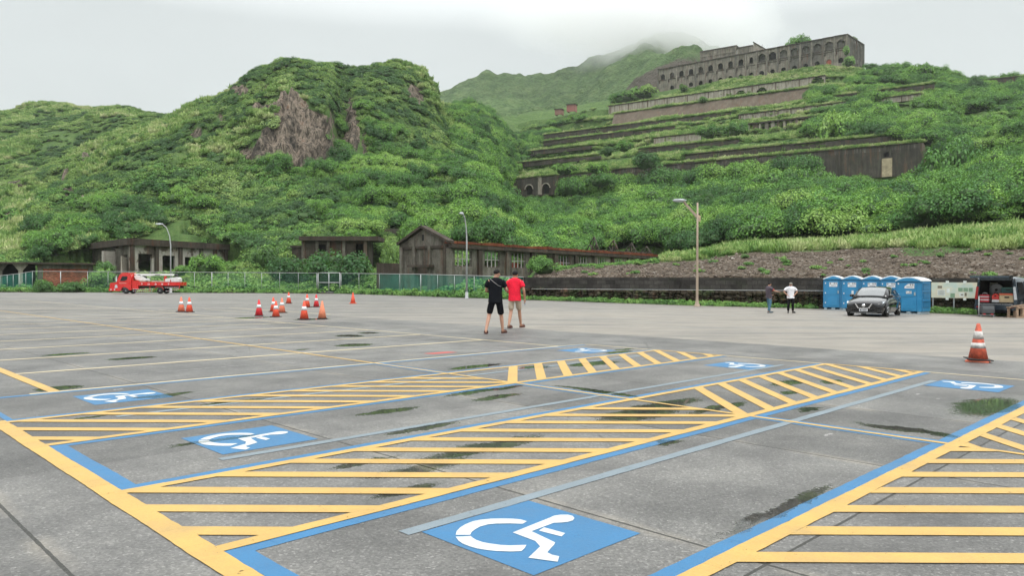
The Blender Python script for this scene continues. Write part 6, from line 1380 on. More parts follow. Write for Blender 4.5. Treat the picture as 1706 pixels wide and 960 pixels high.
    m = MB(); m.prism([(-.36, .64), (.36, .64), (.22, .44), (-.22, .44)], -.012, .05); m.build('grille', M_BLKP, t)
    for s in (-1, 1): m = MB(); m.prism([(s*.40, .655), (s*.345, .655), (s*.20, .44), (s*.265, .425)], -.03, .02); m.build('grille_chrome', M_CHR, t)
    m = MB(); m.box(-.22, -.03, .425, .22, .0, .455); m.build('grille_chrome', M_CHR, t)
    m = MB(); m.lathe([(.075, -.04), (.075, -.02)], (0, 0, .56), 18, 0, 'Y'); m.box(-.10, -.045, .548, .10, -.022, .572); m.build('round_emblem', M_CHR, t)
    m = MB(); m.box(-.19, -.045, .28, .19, -.02, .40); pl = m.build('number_plate', M_PLT, t)
    m = MB(); [m.box(x, -.05, .31, x+w2, -.046, .375) for x, w2 in ((-.15, .07), (-.04, .03), (.01, .03), (.06, .03), (.11, .03))]; m.build('plate_characters', M_BLKP, pl)
    m = MB(); m.prism([(-.62, .22), (.62, .22), (.52, .30), (-.52, .30)], .01, .06); m.build('lower_intake', M_BLKP, t)
    m = MB(); m.box(-.60, -.02, .195, .60, .03, .215); m.build('chin_strip', M_RIM, t)
    for y in (.88, 3.55):
        for s in (-1, 1):
            m = MB(); m.lathe([(.375, -.02), (.375, .02)], (s*.875, y, .335), 24, 0, 'X'); m.build('wheel_arch', M_BLKP, t); wheel(t, s*.79, y, .32, .21, s)
    m = MB(); m.box(-.8, .5, .16, .8, 4.2, .26); m.build('underbody', M_BLKP, t)
Yc = 36.6; Xc = (1439-CX)/F*Yc; zc_ = float(zg(Xc+1, Yc+1))
t = thing('parked_car', 'glossy black sedan facing the camera in front of the blue toilets', 'car', (Xc, Yc, zc_), math.radians(-38))
sedan(t)

def van(t):
    """rear at y=0, front at +Y; 1.70 wide, 1.85 high, open tailgate"""
    hw = .86; L_ = 4.5
    prof = [(.02, .82, .34, .98, 1.80), (.25, .86, .26, 1.02, 1.86), (1.2, .87, .22, 1.02, 1.88), (2.6, .87, .22, 1.0, 1.87), (3.2, .86, .22, .98, 1.70), (3.75, .85, .22, .95, 1.12), (4.3, .80, .26, .80, .92), (4.5, .62, .36, .66, .74)]
    S = []
    for (y, w_, zl, zb, zt_) in prof:
        tw = w_*.84 if zt_ > 1.3 else w_*.9; S.append([(-w_*.94, y, zl), (-w_, y, zl+.2), (-w_*1.0, y, zb), (-tw*1.02, y, zt_-.14), (-tw*.86, y, zt_-.02), (0, y, zt_), (tw*.86, y, zt_-.02), (tw*1.02, y, zt_-.14), (w_, y, zb), (w_, y, zl+.2), (w_*.94, y, zl)])
    m = loft(S, None, close=False); m.build('body', M_VAN, t)
    # inner cargo shell, floor, far end
    m = MB(); m.box(-.72, .06, .62, .72, 1.9, .66); m.box(-.74, 1.9, .62, .74, 1.95, 1.72); m.build('cargo_floor', M_BLKP, t)
    m = MB(); m.add([(-.80, .03, .60), (-.74, .03, 1.68), (-.60, .03, 1.76), (.60, .03, 1.76), (.74, .03, 1.68), (.80, .03, .60), (-.76, 1.9, .60), (-.70, 1.9, 1.66), (-.58, 1.9, 1.72), (.58, 1.9, 1.72), (.70, 1.9, 1.66), (.76, 1.9, .60)], [(0,1,7,6),(1,2,8,7),(2,3,9,8),(3,4,10,9),(4,5,11,10)]); m.build('cargo_lining', simple('dark cargo lining', (.03, .03, .03), .8), t)
    # tail frame: pillars, roof edge, bumper
    m = MB()
    for s in (-1, 1): m.add([(s*.86, -.01, .60), (s*.72, -.01, .60), (s*.655, -.01, 1.70), (s*.74, -.01, 1.78), (s*.87, .12, .60), (s*.72, .12, .60), (s*.655, .12, 1.70), (s*.745, .12, 1.80)], [(0,1,2,3),(4,7,6,5),(0,3,7,4),(1,5,6,2),(3,2,6,7),(0,4,5,1)])
    m.box(-.68, -.01, 1.70, .68, .12, 1.79); m.build('tail_frame', M_VAN, t, bevel=.01)
    m = MB(); m.prism([(-.84, .30), (.84, .30), (.87, .60), (-.87, .60)], -.10, .10); m.build('rear_bumper', M_VAN, t, bevel=.03)
    m = MB(); m.box(-.70, -.108, .565, .70, -.06, .60); m.build('sill_strip', M_RIM, t)
    for s in (-1, 1):
        m = MB(); m.prism([(s*.86, .80), (s*.745, .80), (s*.70, 1.38), (s*.79, 1.40)], -.035, -.012); m.build('tail_light', M_RL if s < 0 else M_HL, t)
        m = MB(); m.box(s*.62-.14, -.115, .42, s*.62+.14, -.101, .47); m.build('rear_reflector', M_RL, t)
        for y0, y1, za in ((.22, 1.25, 1.62), (1.38, 2.35, 1.64), (2.42, 3.10, 1.58)):
            m = MB(); q = [(s*.872, y0, 1.08), (s*.872, y1, 1.06), (s*.765, y1-.10, za), (s*.765, y0+.10, za)]; m.add(q+[(x+s*.02, y, z) for x, y, z in q], [(0,1,2,3),(4,5,6,7),(0,1,5,4),(1,2,6,5),(2,3,7,6),(3,0,4,7)]); m.build('side_window', M_CGL, t)
        for y in (.78, 3.60): m = MB(); m.lathe([(.375, -.02), (.375, .02)], (s*.866, y, .34), 24, 0, 'X'); m.build('wheel_arch', M_BLKP, t); wheel(t, s*.78, y, .32, .20, s)
    # open tailgate, hinged at the roof edge, pointing back
    Mt = Matrix.Translation((0, -.02, 1.84)) @ Matrix.Rotation(math.radians(-4), 4, 'X')
    m = MB(); pts_ = [(-.72, 0, .0), (.72, 0, 0), (.78, -.55, .02), (.80, -1.05, -.06), (-.80, -1.05, -.06), (-.78, -.55, .02)]
    m.add([Mt @ Vector((x, y, z+.045)) for x, y, z in pts_]+[Mt @ Vector((x*.96, y, z-.05)) for x, y, z in pts_], [(0,1,2,3,4,5),(11,10,9,8,7,6)]+[(i, (i+1) % 6, (i+1) % 6+6, i+6) for i in range(6)]); tg = m.build('tailgate', M_VAN, t, bevel=.015)
    m = MB(); m.add([Mt @ Vector(p) for p in [(-.62, -.06, -.052), (.62, -.06, -.052), (.66, -.55, -.05), (-.66, -.55, -.05)]]+[Mt @ Vector(p) for p in [(-.62, -.06, -.066), (.62, -.06, -.066), (.66, -.55, -.064), (-.66, -.55, -.064)]], [(0,1,2,3),(7,6,5,4),(0,4,5,1),(1,5,6,2),(2,6,7,3),(3,7,4,0)]); m.build('rear_window', M_CGL, tg)
    m = MB(); m.box(-.12, -.80, -.09, .12, -.70, -.055, 0, Mt); m.build('tailgate_latch', M_CHR, tg)
    for s in (-1, 1): m = MB(); m.tube([(s*.70, .02, 1.45), Mt @ Vector((s*.72, -.45, -.05))], .014, 6); m.build('gas_strut', M_BLKP, tg)
    m = MB(); m.box(-.8, .3, .18, .8, 4.0, .26); m.build('underbody', M_BLKP, t)
    for s in (-1, 1): m = MB(); m.add([(s*(.97+.10*a), 3.05+.09*b, 1.12+.10*c) for a, b, c in cv], cf, 0, True); m.build('wing_mirror', M_VAN, t)
VS = 1.12
Yv = 39.4; Xv = (1659-CX)/F*Yv; zv = float(zg(Xv, Yv))
t = thing('open_van', 'dark blue grey minivan with its tailgate up and cargo showing at the right edge', 'van', (Xv, Yv, zv), math.radians(-47)); t.scale = (VS, VS, VS); van(t)
Mv = Matrix.Translation((Xv, Yv, zv)) @ Matrix.Rotation(math.radians(-47), 4, 'Z') @ Matrix.Scale(VS, 4)
def cargo(nm, lab, cat, build_):
    p = Mv @ Vector(build_[0]); t_ = thing(nm, lab, cat, p, math.radians(-47)+build_[2], None, VS); build_[1](t_); return t_
def b_disc(t_): m = MB(); M_ = Matrix.Rotation(math.radians(12), 4, 'X'); m.lathe([(.02, -.04), (.27, -.045), (.30, 0), (.27, .03), (.02, .05)], (0, 0, .31), 28, 0, 'Y', M_); m.build('disc_cover', simple('grey round cover', (.34, .36, .37), .6), t_); m = MB(); m.lathe([(.06, -.06), (.06, -.046)], (0, 0, .31), 16, 0, 'Y', M_); m.build('hub', M_BLKP, t_)
def crate(c1, w_, d_, h_, lip=None):
    def f(t_):
        m = MB(); m.box(-w_/2, -d_/2, .0, w_/2, d_/2, h_*.82); m.build('crate_body', simple(c1[0], c1[1], .5), t_, bevel=.012)
        m = MB(); m.box(-w_/2-.015, -d_/2-.015, h_*.82+.002, w_/2+.015, d_/2+.015, h_); m.build('crate_rim', simple(c1[0]+' rim', lip or c1[1], .5), t_, bevel=.006)
        m = MB(); m.box(-w_*.15, -d_/2-.02, h_*.5, w_*.15, -d_/2-.003, h_*.66); m.build('handle_slot', M_BLKP, t_)
    return f
def b_can(t_):
    m = MB(); m.box(-.15, -.1, 0, .15, .1, .13); m.build('white_lower_box', simple('white bucket', (.62, .62, .62), .4), t_, bevel=.02)
    m = MB(); m.prism([(-.15, .133), (.15, .133), (.15, .30), (.07, .40), (-.07, .40), (-.15, .30)], -.1, .1); m.build('red_hood', simple('red tank plastic', (.62, .04, .03), .4), t_, bevel=.015)
    m = MB(); m.tube([(-.06, 0, .40), (-.05, 0, .46), (.05, 0, .46), (.06, 0, .40)], .015, 6); m.build('handle', M_BLKP, t_); m = MB(); m.lathe([(.035, -.115), (.035, -.103)], (0, 0, .30), 12, 0, 'Y'); m.build('cap', M_BLKP, t_)
def b_bag(t_):
    m = MB()
    for k in range(5): m.box(-.20, -.12, .045*k*1.6, .20, .12, .045*k*1.6+.07, k % 2)
    m.build('striped_body', [simple('red bag stripe', (.55, .03, .05), .6), simple('white bag stripe', (.70, .70, .70), .6)], t_, bevel=.01); m = MB(); m.tube([(-.1, 0, .36), (-.08, 0, .43), (.08, 0, .43), (.1, 0, .36)], .012, 5); m.build('handle', M_STK, t_)
def b_bund(t_):
    m = MB()
    for k in range(6): m.tube([(-.35+.02*k, -.08+.04*k, .06+.02*k), (0, 0, .12+.02*k), (.3, .05, .08+.03*k)], .035, 6)
    m.build('folded_cloth', simple('grey green tarpaulin', (.10, .12, .10), .8), t_); m = MB(); m.tube([(-.02, -.1, .0), (-.02, -.1, .25), (.02, .1, .26)], .012, 5); m.build('strap', M_STK, t_)
cargo('round_cover', 'large round grey cover leaning upright inside the van', 'cover', ((-.18, .9, .95), b_disc, 0))
cargo('storage_crate', 'dark green crate on top at the right inside the van', 'crate', ((.42, .55, 1.10), crate(('dark teal plastic', (.02, .10, .10)), .55, .5, .26, (.08, .22, .18)), 0))
cargo('storage_crate', 'beige crate with an orange rim at the right of the van floor', 'crate', ((.43, .34, .665), crate(('beige plastic', (.55, .42, .25)), .62, .5, .42, (.70, .13, .06)), 0))
cargo('storage_crate', 'white low box in the middle under the round cover', 'crate', ((.05, .95, .665), crate(('pale box plastic', (.50, .52, .52)), .9, .35, .28, (.42, .44, .44)), 0))
cargo('red_tank', 'red hooded container on a white lower box at the tailgate opening', 'container', ((-.04, .20, .665), b_can, 0))
cargo('striped_bag', 'red and white striped bag at the left of the tailgate opening', 'bag', ((-.50, .22, .665), b_bag, 0))
cargo('folded_tarpaulin', 'folded grey green tarpaulin lying behind the striped bag', 'tarpaulin', ((-.32, .62, .665), b_bund, 0))
# hand trolley and box
pt = GG(1643, 528.2); t = thing('hand_trolley', 'folding hand trolley with a white handle standing behind the van', 'trolley', pt, math.radians(-20))
m = MB(); m.tube([(-.33, 0, .05), (-.33, .02, 1.05), (-.30, .02, 1.06)], .02, 6); m.tube([(-.29, .1, .05), (-.29, .12, 1.0)], .012, 5); m.build('handle', M_STK, t)
m = MB(); m.box(-.36, -.25, .085, .36, .25, .115); m.build('platform', M_RIM, t, bevel=.01)
for x in (-.28, .28):
    for y in (-.18, .18): m = MB(); m.lathe([(.045, -.015), (.05, -.01), (.05, .01), (.045, .015)], (x, y, .05), 14, 0, 'X'); m.build('wheel', M_GP, t)
t = thing('equipment_box', 'dark grey equipment box with red feet riding on the hand trolley', 'box', (pt.x, pt.y, pt.z+.117), math.radians(-20))
m = MB(); m.box(-.24, -.2, .06, .34, .2, .48); m.build('box_body', simple('dark grey textile box', (.07, .075, .08), .8), t, bevel=.03); m = MB(); m.box(-.2, -.206, .30, .30, -.2005, .44); m.build('front_pocket', simple('grey pocket', (.13, .14, .15), .8), t)
for x in (-.12, .22): m = MB(); m.box(x-.06, -.215, 0, x+.06, .1, .058); m.build('foot', M_RL, t, bevel=.01)
# wooden pallets
M_WOOD = simple('raw pallet wood', (.36, .25, .17), .8, 0, .3, 6)
pt = GG(1699, 529.5)
def pallet(lab, p, rz, tilt=0, h=.62):
    t_ = thing('wooden_crate_stand', lab, 'pallet', p, rz); Mp = Matrix.Rotation(tilt, 4, 'Y')
    for x in (-.52, -.18, .18, .52):
        for y in (-.28, .28): m = MB(); m.box(x-.05, y-.035, 0, x+.05, y+.035, h-.05, 0, Mp); m.build('upright', M_WOOD, t_)
    for z in (.0, h*.9):
        for y in (-.32, .32): m = MB(); m.box(-.60, y-.012, z+.003, .60, y+.012, z+.085, 0, Mp); m.build('side_board', M_WOOD, t_)
    for k in range(6): x = -.53+k*.212; m = MB(); m.box(x-.07, -.36, h+.001, x+.07, .36, h+.022, 0, Mp); m.build('top_slat', M_WOOD, t_)
    return t_
pallet('slatted wooden crate stand on the ground right behind the van', Vector((pt.x+.12, pt.y, pt.z)), .12, 0, .52)
t = thing('loose_planks', 'loose wooden planks lying tilted on the crate stand', 'planks', (pt.x+.12, pt.y, pt.z+.545), .15)
for k in range(3): m = MB(); m.cbox((-.25+.3*k, -.05+.1*k, .035+.045*k), (1.1, .09, .03), 0, .25-.2*k, 0, .06-.09*k); m.build('plank', M_WOOD, t)

# ------------------------------------------------------------------ red crane truck (side on, cab at the left)
M_RED = simple('fire red truck paint', (.62, .015, .012), .28, 0, .06, 2, coat=.8); M_TWH = simple('white crane paint', (.70, .70, .68), .4)
Yt = 76.0; X0 = (183-CX)/F*Yt; z0 = float(zg(X0, Yt)); LT = (299-183)/F*Yt
t = thing('crane_truck', 'small red crane truck with a white boom parked along the fence', 'truck', (X0, Yt, .0), .06); S_ = LT/117.0*1.0      # metres per photo pixel
def px_(x): return (x-183)*S_
def pz(y): return (489.6-y)*S_
Wt = 1.75
def side_prism(poly, nm, mat, y0=0.0, y1=Wt, bev=0.0, par=None): m = MB(); m.prism([(px_(x), pz(y)) for x, y in poly], y0, y1); return m.build(nm, mat, par or t, bevel=bev)
cab = side_prism([(183, 485), (182.2, 478), (183.2, 471.5), (193, 470), (198.5, 457.5), (202, 455.8), (216, 455.6), (218, 460), (218, 483.5), (211.5, 483.8), (210, 479.5), (205, 478.2), (202, 480.5), (200.5, 484.8), (196, 485.3)], 'cab', M_RED, 0, Wt, .03)
side_prism([(198, 455.6), (201, 454.3), (214, 454.1), (215.5, 455.4)], 'roof_fairing', M_RED, .2, Wt-.2, .01)
side_prism([(199.5, 468), (203, 460.2), (211.8, 460.2), (211.2, 465.6), (206.5, 468.2)], 'side_window', M_CGL, -.012, -.001)
side_prism([(191.8, 469.6), (197.8, 457.7), (197.1, 457.4), (190.9, 469.4)], 'windscreen', M_CGL, .10, Wt-.10)
m = MB(); m.box(px_(193)-.02, .0, pz(469.5), px_(194.6), .05, pz(459.5)); m.build('a_pillar', M_STK, t)
m = MB(); m.box(px_(189.5), -.22, pz(469), px_(190.8), -.08, pz(462.5)); m.tube([(px_(190.3), -.12, pz(461.5)), (px_(198), 0, pz(459))], .02, 5); m.build('wing_mirror', M_BLKP, t)
side_prism([(190.8, 480), (191.5, 475), (194.5, 474), (195.8, 479.5)], 'headlight', M_HL, -.02, .25)
m = MB(); m.box(px_(183.3)-.03, .2, pz(479.5), px_(183.3)+.05, Wt-.2, pz(475.6)); m.build('grille', M_BLKP, t)
m = MB(); m.box(px_(181.8)-.03, -.03, pz(485), px_(196), Wt+.03, pz(481)); m.build('front_bumper', M_RED, t, bevel=.02)
for x in (185, 191): m = MB(); m.cbox((px_(x), -.04, pz(482.5)), (.10, .03, .10)); m.build('bumper_lamp', M_STK, t)
m = MB(); m.box(px_(198), -.006, pz(472.3), px_(210), -.001, pz(471)); m.build('door_lettering', simple('faded pink lettering', (.60, .25, .22), .5), t)
side_prism([(219, 482), (219, 467.5), (229.2, 467.5), (229.2, 482)], 'side_locker', M_RED, .05, Wt-.05, .01)
side_prism([(229.6, 475.8), (229.6, 469.2), (298, 470), (298, 475.8)], 'bed_side_board', M_RED, -.02, .03, .008)
side_prism([(229.6, 475.8), (229.6, 469.2), (298, 470), (298, 475.8)], 'bed_side_board', M_RED, Wt-.03, Wt+.02, .008)
m = MB(); m.box(px_(297.5), .035, pz(475.8), px_(298.6), Wt-.035, pz(470)); m.build('tail_board', M_RED, t)
m = MB(); m.box(px_(229.7), .032, pz(476), px_(297.3), Wt-.032, pz(474.8)); m.build('bed_floor', M_BLKP, t)
m = MB(); m.box(px_(217), .35, pz(480), px_(296), .50, pz(476.2)); m.box(px_(217), Wt-.5, pz(480), px_(296), Wt-.35, pz(476.2)); m.build('chassis_rail', M_BLKP, t)
m = MB()
for i, x in enumerate((235.5, 246.8, 257.8, 268.7, 279.5)):
    q = .09; c = px_(x); z = pz(473.1); m.box(c-q, -.03, z+.03, c+q, -.021, z+.055)
    m.box(c-.015, -.032, z-.09, c+.015, -.0305, z+.10) if i != 1 else m.box(c-q, -.03, z-.09, c-q+.03, -.021, z+.029)
    if i in (1, 2, 3): m.box(c-q, -.03, z-.09, c+q, -.021, z-.065); m.box(c+q-.03, -.0295, z-.064, c+q, -.021, z+.029)
m.build('bed_lettering', M_STK, t)
m = MB()       # dashed side guards
def dash(xa, ya, xb, yb, n_):
    for k in range(n_):
        f0, f1 = k/n_, (k+.55)/n_; m.tube([(px_(xa+(xb-xa)*f0), -.03, pz(ya+(yb-ya)*f0)), (px_(xa+(xb-xa)*f1), -.03, pz(ya+(yb-ya)*f1))], .028, 5)
dash(221, 482, 255, 482, 12); dash(221, 485.3, 254, 485.3, 10); dash(273.5, 479.3, 297, 479, 8); dash(275, 485.5, 296.5, 481.5, 8); m.build('guard_reflectors', M_STK, t)
m = MB()
for (xa, ya, xb, yb) in ((221, 482, 255, 482), (221, 485.3, 254, 485.3), (273.5, 479.3, 297, 479), (275, 485.5, 297, 481.5), (297.2, 475.8, 297.2, 481.5), (248.5, 477, 248.5, 486)): m.tube([(px_(xa), .0, pz(ya)), (px_(xb), .0, pz(yb))], .026, 5)
m.build('side_guard', M_RED, t)
m = MB(); m.tube([(px_(256.5), .02, pz(483)), (px_(259), .02, pz(477.5)), (px_(268), .02, pz(477.5)), (px_(271.5), .02, pz(483))], .035, 5); m.build('rear_mudguard', M_RED, t)
for x, r in ((209, 5.1), (265, 5.2)):
    for y in (.10, Wt-.10):
        rr_ = r*S_; m = MB(); m.lathe([(rr_*.55, -.12), (rr_*.92, -.12), (rr_, -.08), (rr_, .08), (rr_*.92, .12), (rr_*.55, .12)], (px_(x), y, rr_), 22, 0, 'Y'); wh = m.build('wheel', M_TYRE, t)
        m = MB(); m.lathe([(rr_*.54, -.09), (rr_*.5, -.06), (rr_*.5, .06), (rr_*.54, .09)], (px_(x), y, rr_), 18, 0, 'Y'); m.build('rim', M_RIM if x < 230 else M_BLKP, wh)
        m = MB(); m.lathe([(rr_*.2, -.14), (rr_*.2, .14)], (px_(x), y, rr_), 12, 0, 'Y'); m.build('hub', M_RIM, wh)
side_prism([(219, 459.8), (223, 457.5), (238.5, 464.2), (240.5, 467.4), (229, 467.4), (222, 466)], 'crane_base_cover', M_TWH, .45, Wt-.35, .02)
side_prism([(217, 455.3), (272, 455.6), (284, 456.2), (284, 458.6), (252, 458.9), (240, 459.8), (233, 458.9), (218, 457.2)], 'boom', M_TWH, .7, 1.05, .015)
m = MB(); m.box(px_(222), .69, pz(457.9), px_(228), .699, pz(456.9)); m.box(px_(252.5), .69, pz(457.8), px_(261), .699, pz(456.8)); m.build('boom_lettering', M_BLKP, t)
m = MB(); m.tube([(px_(284), .85, pz(457.5)), (px_(288), .85, pz(458)), (px_(290), .85, pz(461)), (px_(284), .85, pz(463))], .12, 7); m.tube([(px_(283), .85, pz(461)), (px_(286), .85, pz(469))], .07, 6); m.build('boom_tip', M_BLKP, t)
m = MB(); m.tube([(px_(231), .85, pz(458.5)), (px_(238), .85, pz(463))], .07, 6); m.build('boom_cylinder', M_BLKP, t)
side_prism([(266.5, 469.5), (267.5, 459.3), (270, 459.3), (269, 469.5)], 'boom_rest', M_RED, .7, 1.1)
side_prism([(271, 469.8), (271, 464.2), (290, 461.2), (294, 463.5), (294, 469.8)], 'aerial_bucket', M_TWH, .35, 1.25, .03)
m = MB(); m.box(px_(279.5), .33, pz(469.5), px_(281), .345, pz(466)); m.build('bucket_stripe', M_RL, t)
m = MB(); rn = random.Random(3)
for k in range(9): x = rn.uniform(232, 264); m.cbox((px_(x), rn.uniform(.4, 1.3), pz(469.6)), (rn.uniform(.2, .6), .3, rn.uniform(.15, .35)), 0, rn.uniform(-.3, .3))
m.build('bed_load', simple('pale sacks and timber', (.50, .40, .32), .8), t)

# ------------------------------------------------------------------ people
def skin_fig(nm, joints, edges, mat, par, sub=2, root=0):
    """one continuous surface grown around a jointed skeleton: joints {name: (x, y, z, rx[, ry])}"""
    ks = list(joints); me = bpy.data.meshes.new(nm+'_rig'); me.from_pydata([joints[k][:3] for k in ks], [(ks.index(a), ks.index(b)) for a, b in edges], [])
    o = bpy.data.objects.new(nm+'_rig', me); COL.objects.link(o); sk = o.modifiers.new('skin', 'SKIN'); sk.use_smooth_shade = True
    for i, k in enumerate(ks):
        j = joints[k]; d = me.skin_vertices[0].data[i]; d.radius = (j[3], j[4] if len(j) > 4 else j[3]); d.use_root = (i == root)
    s = o.modifiers.new('sub', 'SUBSURF'); s.levels = sub; s.render_levels = sub
    dg = bpy.context.evaluated_depsgraph_get(); dg.update(); m2 = bpy.data.meshes.new_from_object(o.evaluated_get(dg)); m2.name = nm; m2.materials.clear(); m2.materials.append(mat)
    m2.polygons.foreach_set('use_smooth', np.ones(len(m2.polygons), bool)); bpy.data.objects.remove(o); bpy.data.meshes.remove(me)
    return link(bpy.data.objects.new(nm, m2), par)
_bm = bmesh.new(); bmesh.ops.create_icosphere(_bm, subdivisions=3, radius=1); ball3 = (np.array([v.co[:] for v in _bm.verts]), [[v.index for v in f.verts] for f in _bm.faces]); _bm.free()
M_SKIN = simple('skin', (.46, .25, .17), .55, 0, .08, 10); M_SKIN2 = simple('tanned skin', (.40, .21, .135), .55, 0, .08, 10); M_HAIR = simple('black hair', (.008, .007, .007), .7, spec=.25)
def lerp3(a, b, t_): return tuple(a[i]+(b[i]-a[i])*t_ for i in range(3))
def hand(J, E, pre, wrist, dirv, side, curl, thumb_dir):
    """palm, four unequal bent fingers and a thumb leaving the side of the palm"""
    d = Vector(dirv).normalized(); w_ = Vector(wrist); c = Vector(curl).normalized(); s_ = d.cross(c).normalized()
    palm = w_+d*.055; J[pre+'palm'] = (*palm, .030, .018); E.append((pre+'wrist', pre+'palm')); k2 = w_+d*.09; J[pre+'knk'] = (*k2, .034, .015); E.append((pre+'palm', pre+'knk'))
    for i, ln in enumerate((.066, .076, .070, .054)):
        o = s_*(-.027+.018*i); a = k2+o+d*.01; b = a+d*ln*.5+c*ln*.16; e_ = b+d*ln*.28+c*ln*.40
        for q, p, r in (('a', a, .0095), ('b', b, .0088), ('c', e_, .0075)): J[f'{pre}f{i}{q}'] = (*p, r)
        E += [(pre+'knk', f'{pre}f{i}a'), (f'{pre}f{i}a', f'{pre}f{i}b'), (f'{pre}f{i}b', f'{pre}f{i}c')]
    td = s_*(-1 if side > 0 else 1)*thumb_dir; a = w_+d*.035+td*.030; b = a+td*.022+d*.028+c*.008; J[pre+'t1'] = (*a, .011); J[pre+'t2'] = (*b, .0095); J[pre+'t3'] = (*(b+d*.024+c*.012), .008)
    E += [(pre+'palm', pre+'t1'), (pre+'t1', pre+'t2'), (pre+'t2', pre+'t3')]
def person(lab, loc, rz, H, pose, skin_m, grp=None):
    """faces +Y in its own frame; pose gives limb joints in metres for a 1.74 m figure"""
    k = H/1.74; t = thing('person', lab, 'person', loc, rz, grp, k); P_ = pose; J, E = {}, []
    hip = P_.get('hip', (0, 0, .94)); ch = P_.get('chest', (0, .0, 1.30)); nk = P_.get('neck', (0, .0, 1.50)); hd = P_.get('head', (0, .02, 1.62))
    J['hip'] = (*hip, .150, .115); J['waist'] = (*lerp3(hip, ch, .45), .135, .105); J['chest'] = (*ch, .165, .115); J['shl'] = (*lerp3(ch, nk, .60), .115, .085); J['neck'] = (*nk, .055, .055); J['head0'] = (*lerp3(nk, hd, .5), .058, .062); J['head1'] = (*hd, .078, .092); J['head2'] = (hd[0], hd[1], hd[2]+.065, .066, .078)
    E += [('hip', 'waist'), ('waist', 'chest'), ('chest', 'shl'), ('shl', 'neck'), ('neck', 'head0'), ('head0', 'head1'), ('head1', 'head2')]
    for s, n_ in ((-1, 'l'), (1, 'r')):
        sh, el, wr = P_['arm_'+n_]; J[n_+'sh'] = (*sh, .060); J[n_+'ua'] = (*lerp3(sh, el, .45), .048); J[n_+'el'] = (*el, .039); J[n_+'fa'] = (*lerp3(el, wr, .35), .041); J[n_+'wrist'] = (*wr, .026)
        E += [('shl', n_+'sh'), (n_+'sh', n_+'ua'), (n_+'ua', n_+'el'), (n_+'el', n_+'fa'), (n_+'fa', n_+'wrist')]
        hd_, cu = P_['hand_'+n_]; hand(J, E, n_, wr, hd_, s, cu, 1)
        hp, kn, an, toe = P_['leg_'+n_]; J[n_+'hp'] = (*hp, .092); J[n_+'th'] = (*lerp3(hp, kn, .45), .078); J[n_+'kn'] = (*kn, .056); J[n_+'cf'] = (*lerp3(kn, an, .32), .057); J[n_+'an'] = (*an, .036)
        ft = Vector(toe)-Vector(an); J[n_+'ht'] = (*(Vector(an)+Vector((0, 0, -.045))-ft*.12), .036, .034); J[n_+'mf'] = (*lerp3(an, toe, .62), .040, .028); J[n_+'toe'] = (*toe, .036, .018)
        E += [('hip', n_+'hp'), (n_+'hp', n_+'th'), (n_+'th', n_+'kn'), (n_+'kn', n_+'cf'), (n_+'cf', n_+'an'), (n_+'an', n_+'ht'), (n_+'ht', n_+'mf'), (n_+'mf', n_+'toe')]
    body = skin_fig('body', J, E, skin_m, t)
    # face: nose, ears, mouth and eyes at half head height
    fd = Vector(P_.get('face', (0, 1, 0))).normalized(); sd_ = Vector((fd.y, -fd.x, 0)); h = Vector(hd)
    m = MB(); m.add([tuple(h+fd*.088+sd_*x+fd*y+Vector((0, 0, z))) for x, y, z in [(-.010, 0, .02), (.010, 0, .02), (-.016, 0, -.018), (.016, 0, -.018), (0, .026, -.014)]], [(0,1,4),(0,4,2),(1,3,4),(2,4,3)], 0, True); m.build('nose', skin_m, t)
    for s in (-1, 1):
        m = MB(); m.add([tuple(h+sd_*(s*(.080+.010*a))+fd*(-.005+.016*b)+Vector((0, 0, .005+.030*c))) for a, b, c in cv], cf, 0, True); m.build('ear', skin_m, t)
        m = MB(); m.add([tuple(h+sd_*(s*.030+.011*a)+fd*(.083+.006*b)+Vector((0, 0, .022+.006*c))) for a, b, c in cv], cf, 0, True); m.build('eye', M_HAIR, t)
    m = MB(); m.add([tuple(h+sd_*(.022*a)+fd*(.086+.006*b)+Vector((0, 0, -.045+.005*c))) for a, b, c in cv], cf, 0, True); m.build('mouth', simple('lips', (.30, .10, .08), .5) if 'lips' not in bpy.data.materials else bpy.data.materials['lips'], t)
    return t, J, P_
def garment(t, nm, J, names, edges, grow, mat, over={}):
    jj = {}
    for n_ in names:
        j = J[n_]; r = [x+grow for x in j[3:]]
        jj[n_] = (*j[:3], *r)
    for a, b in over.items(): jj[a] = b
    return skin_fig(nm, jj, edges, mat, t)
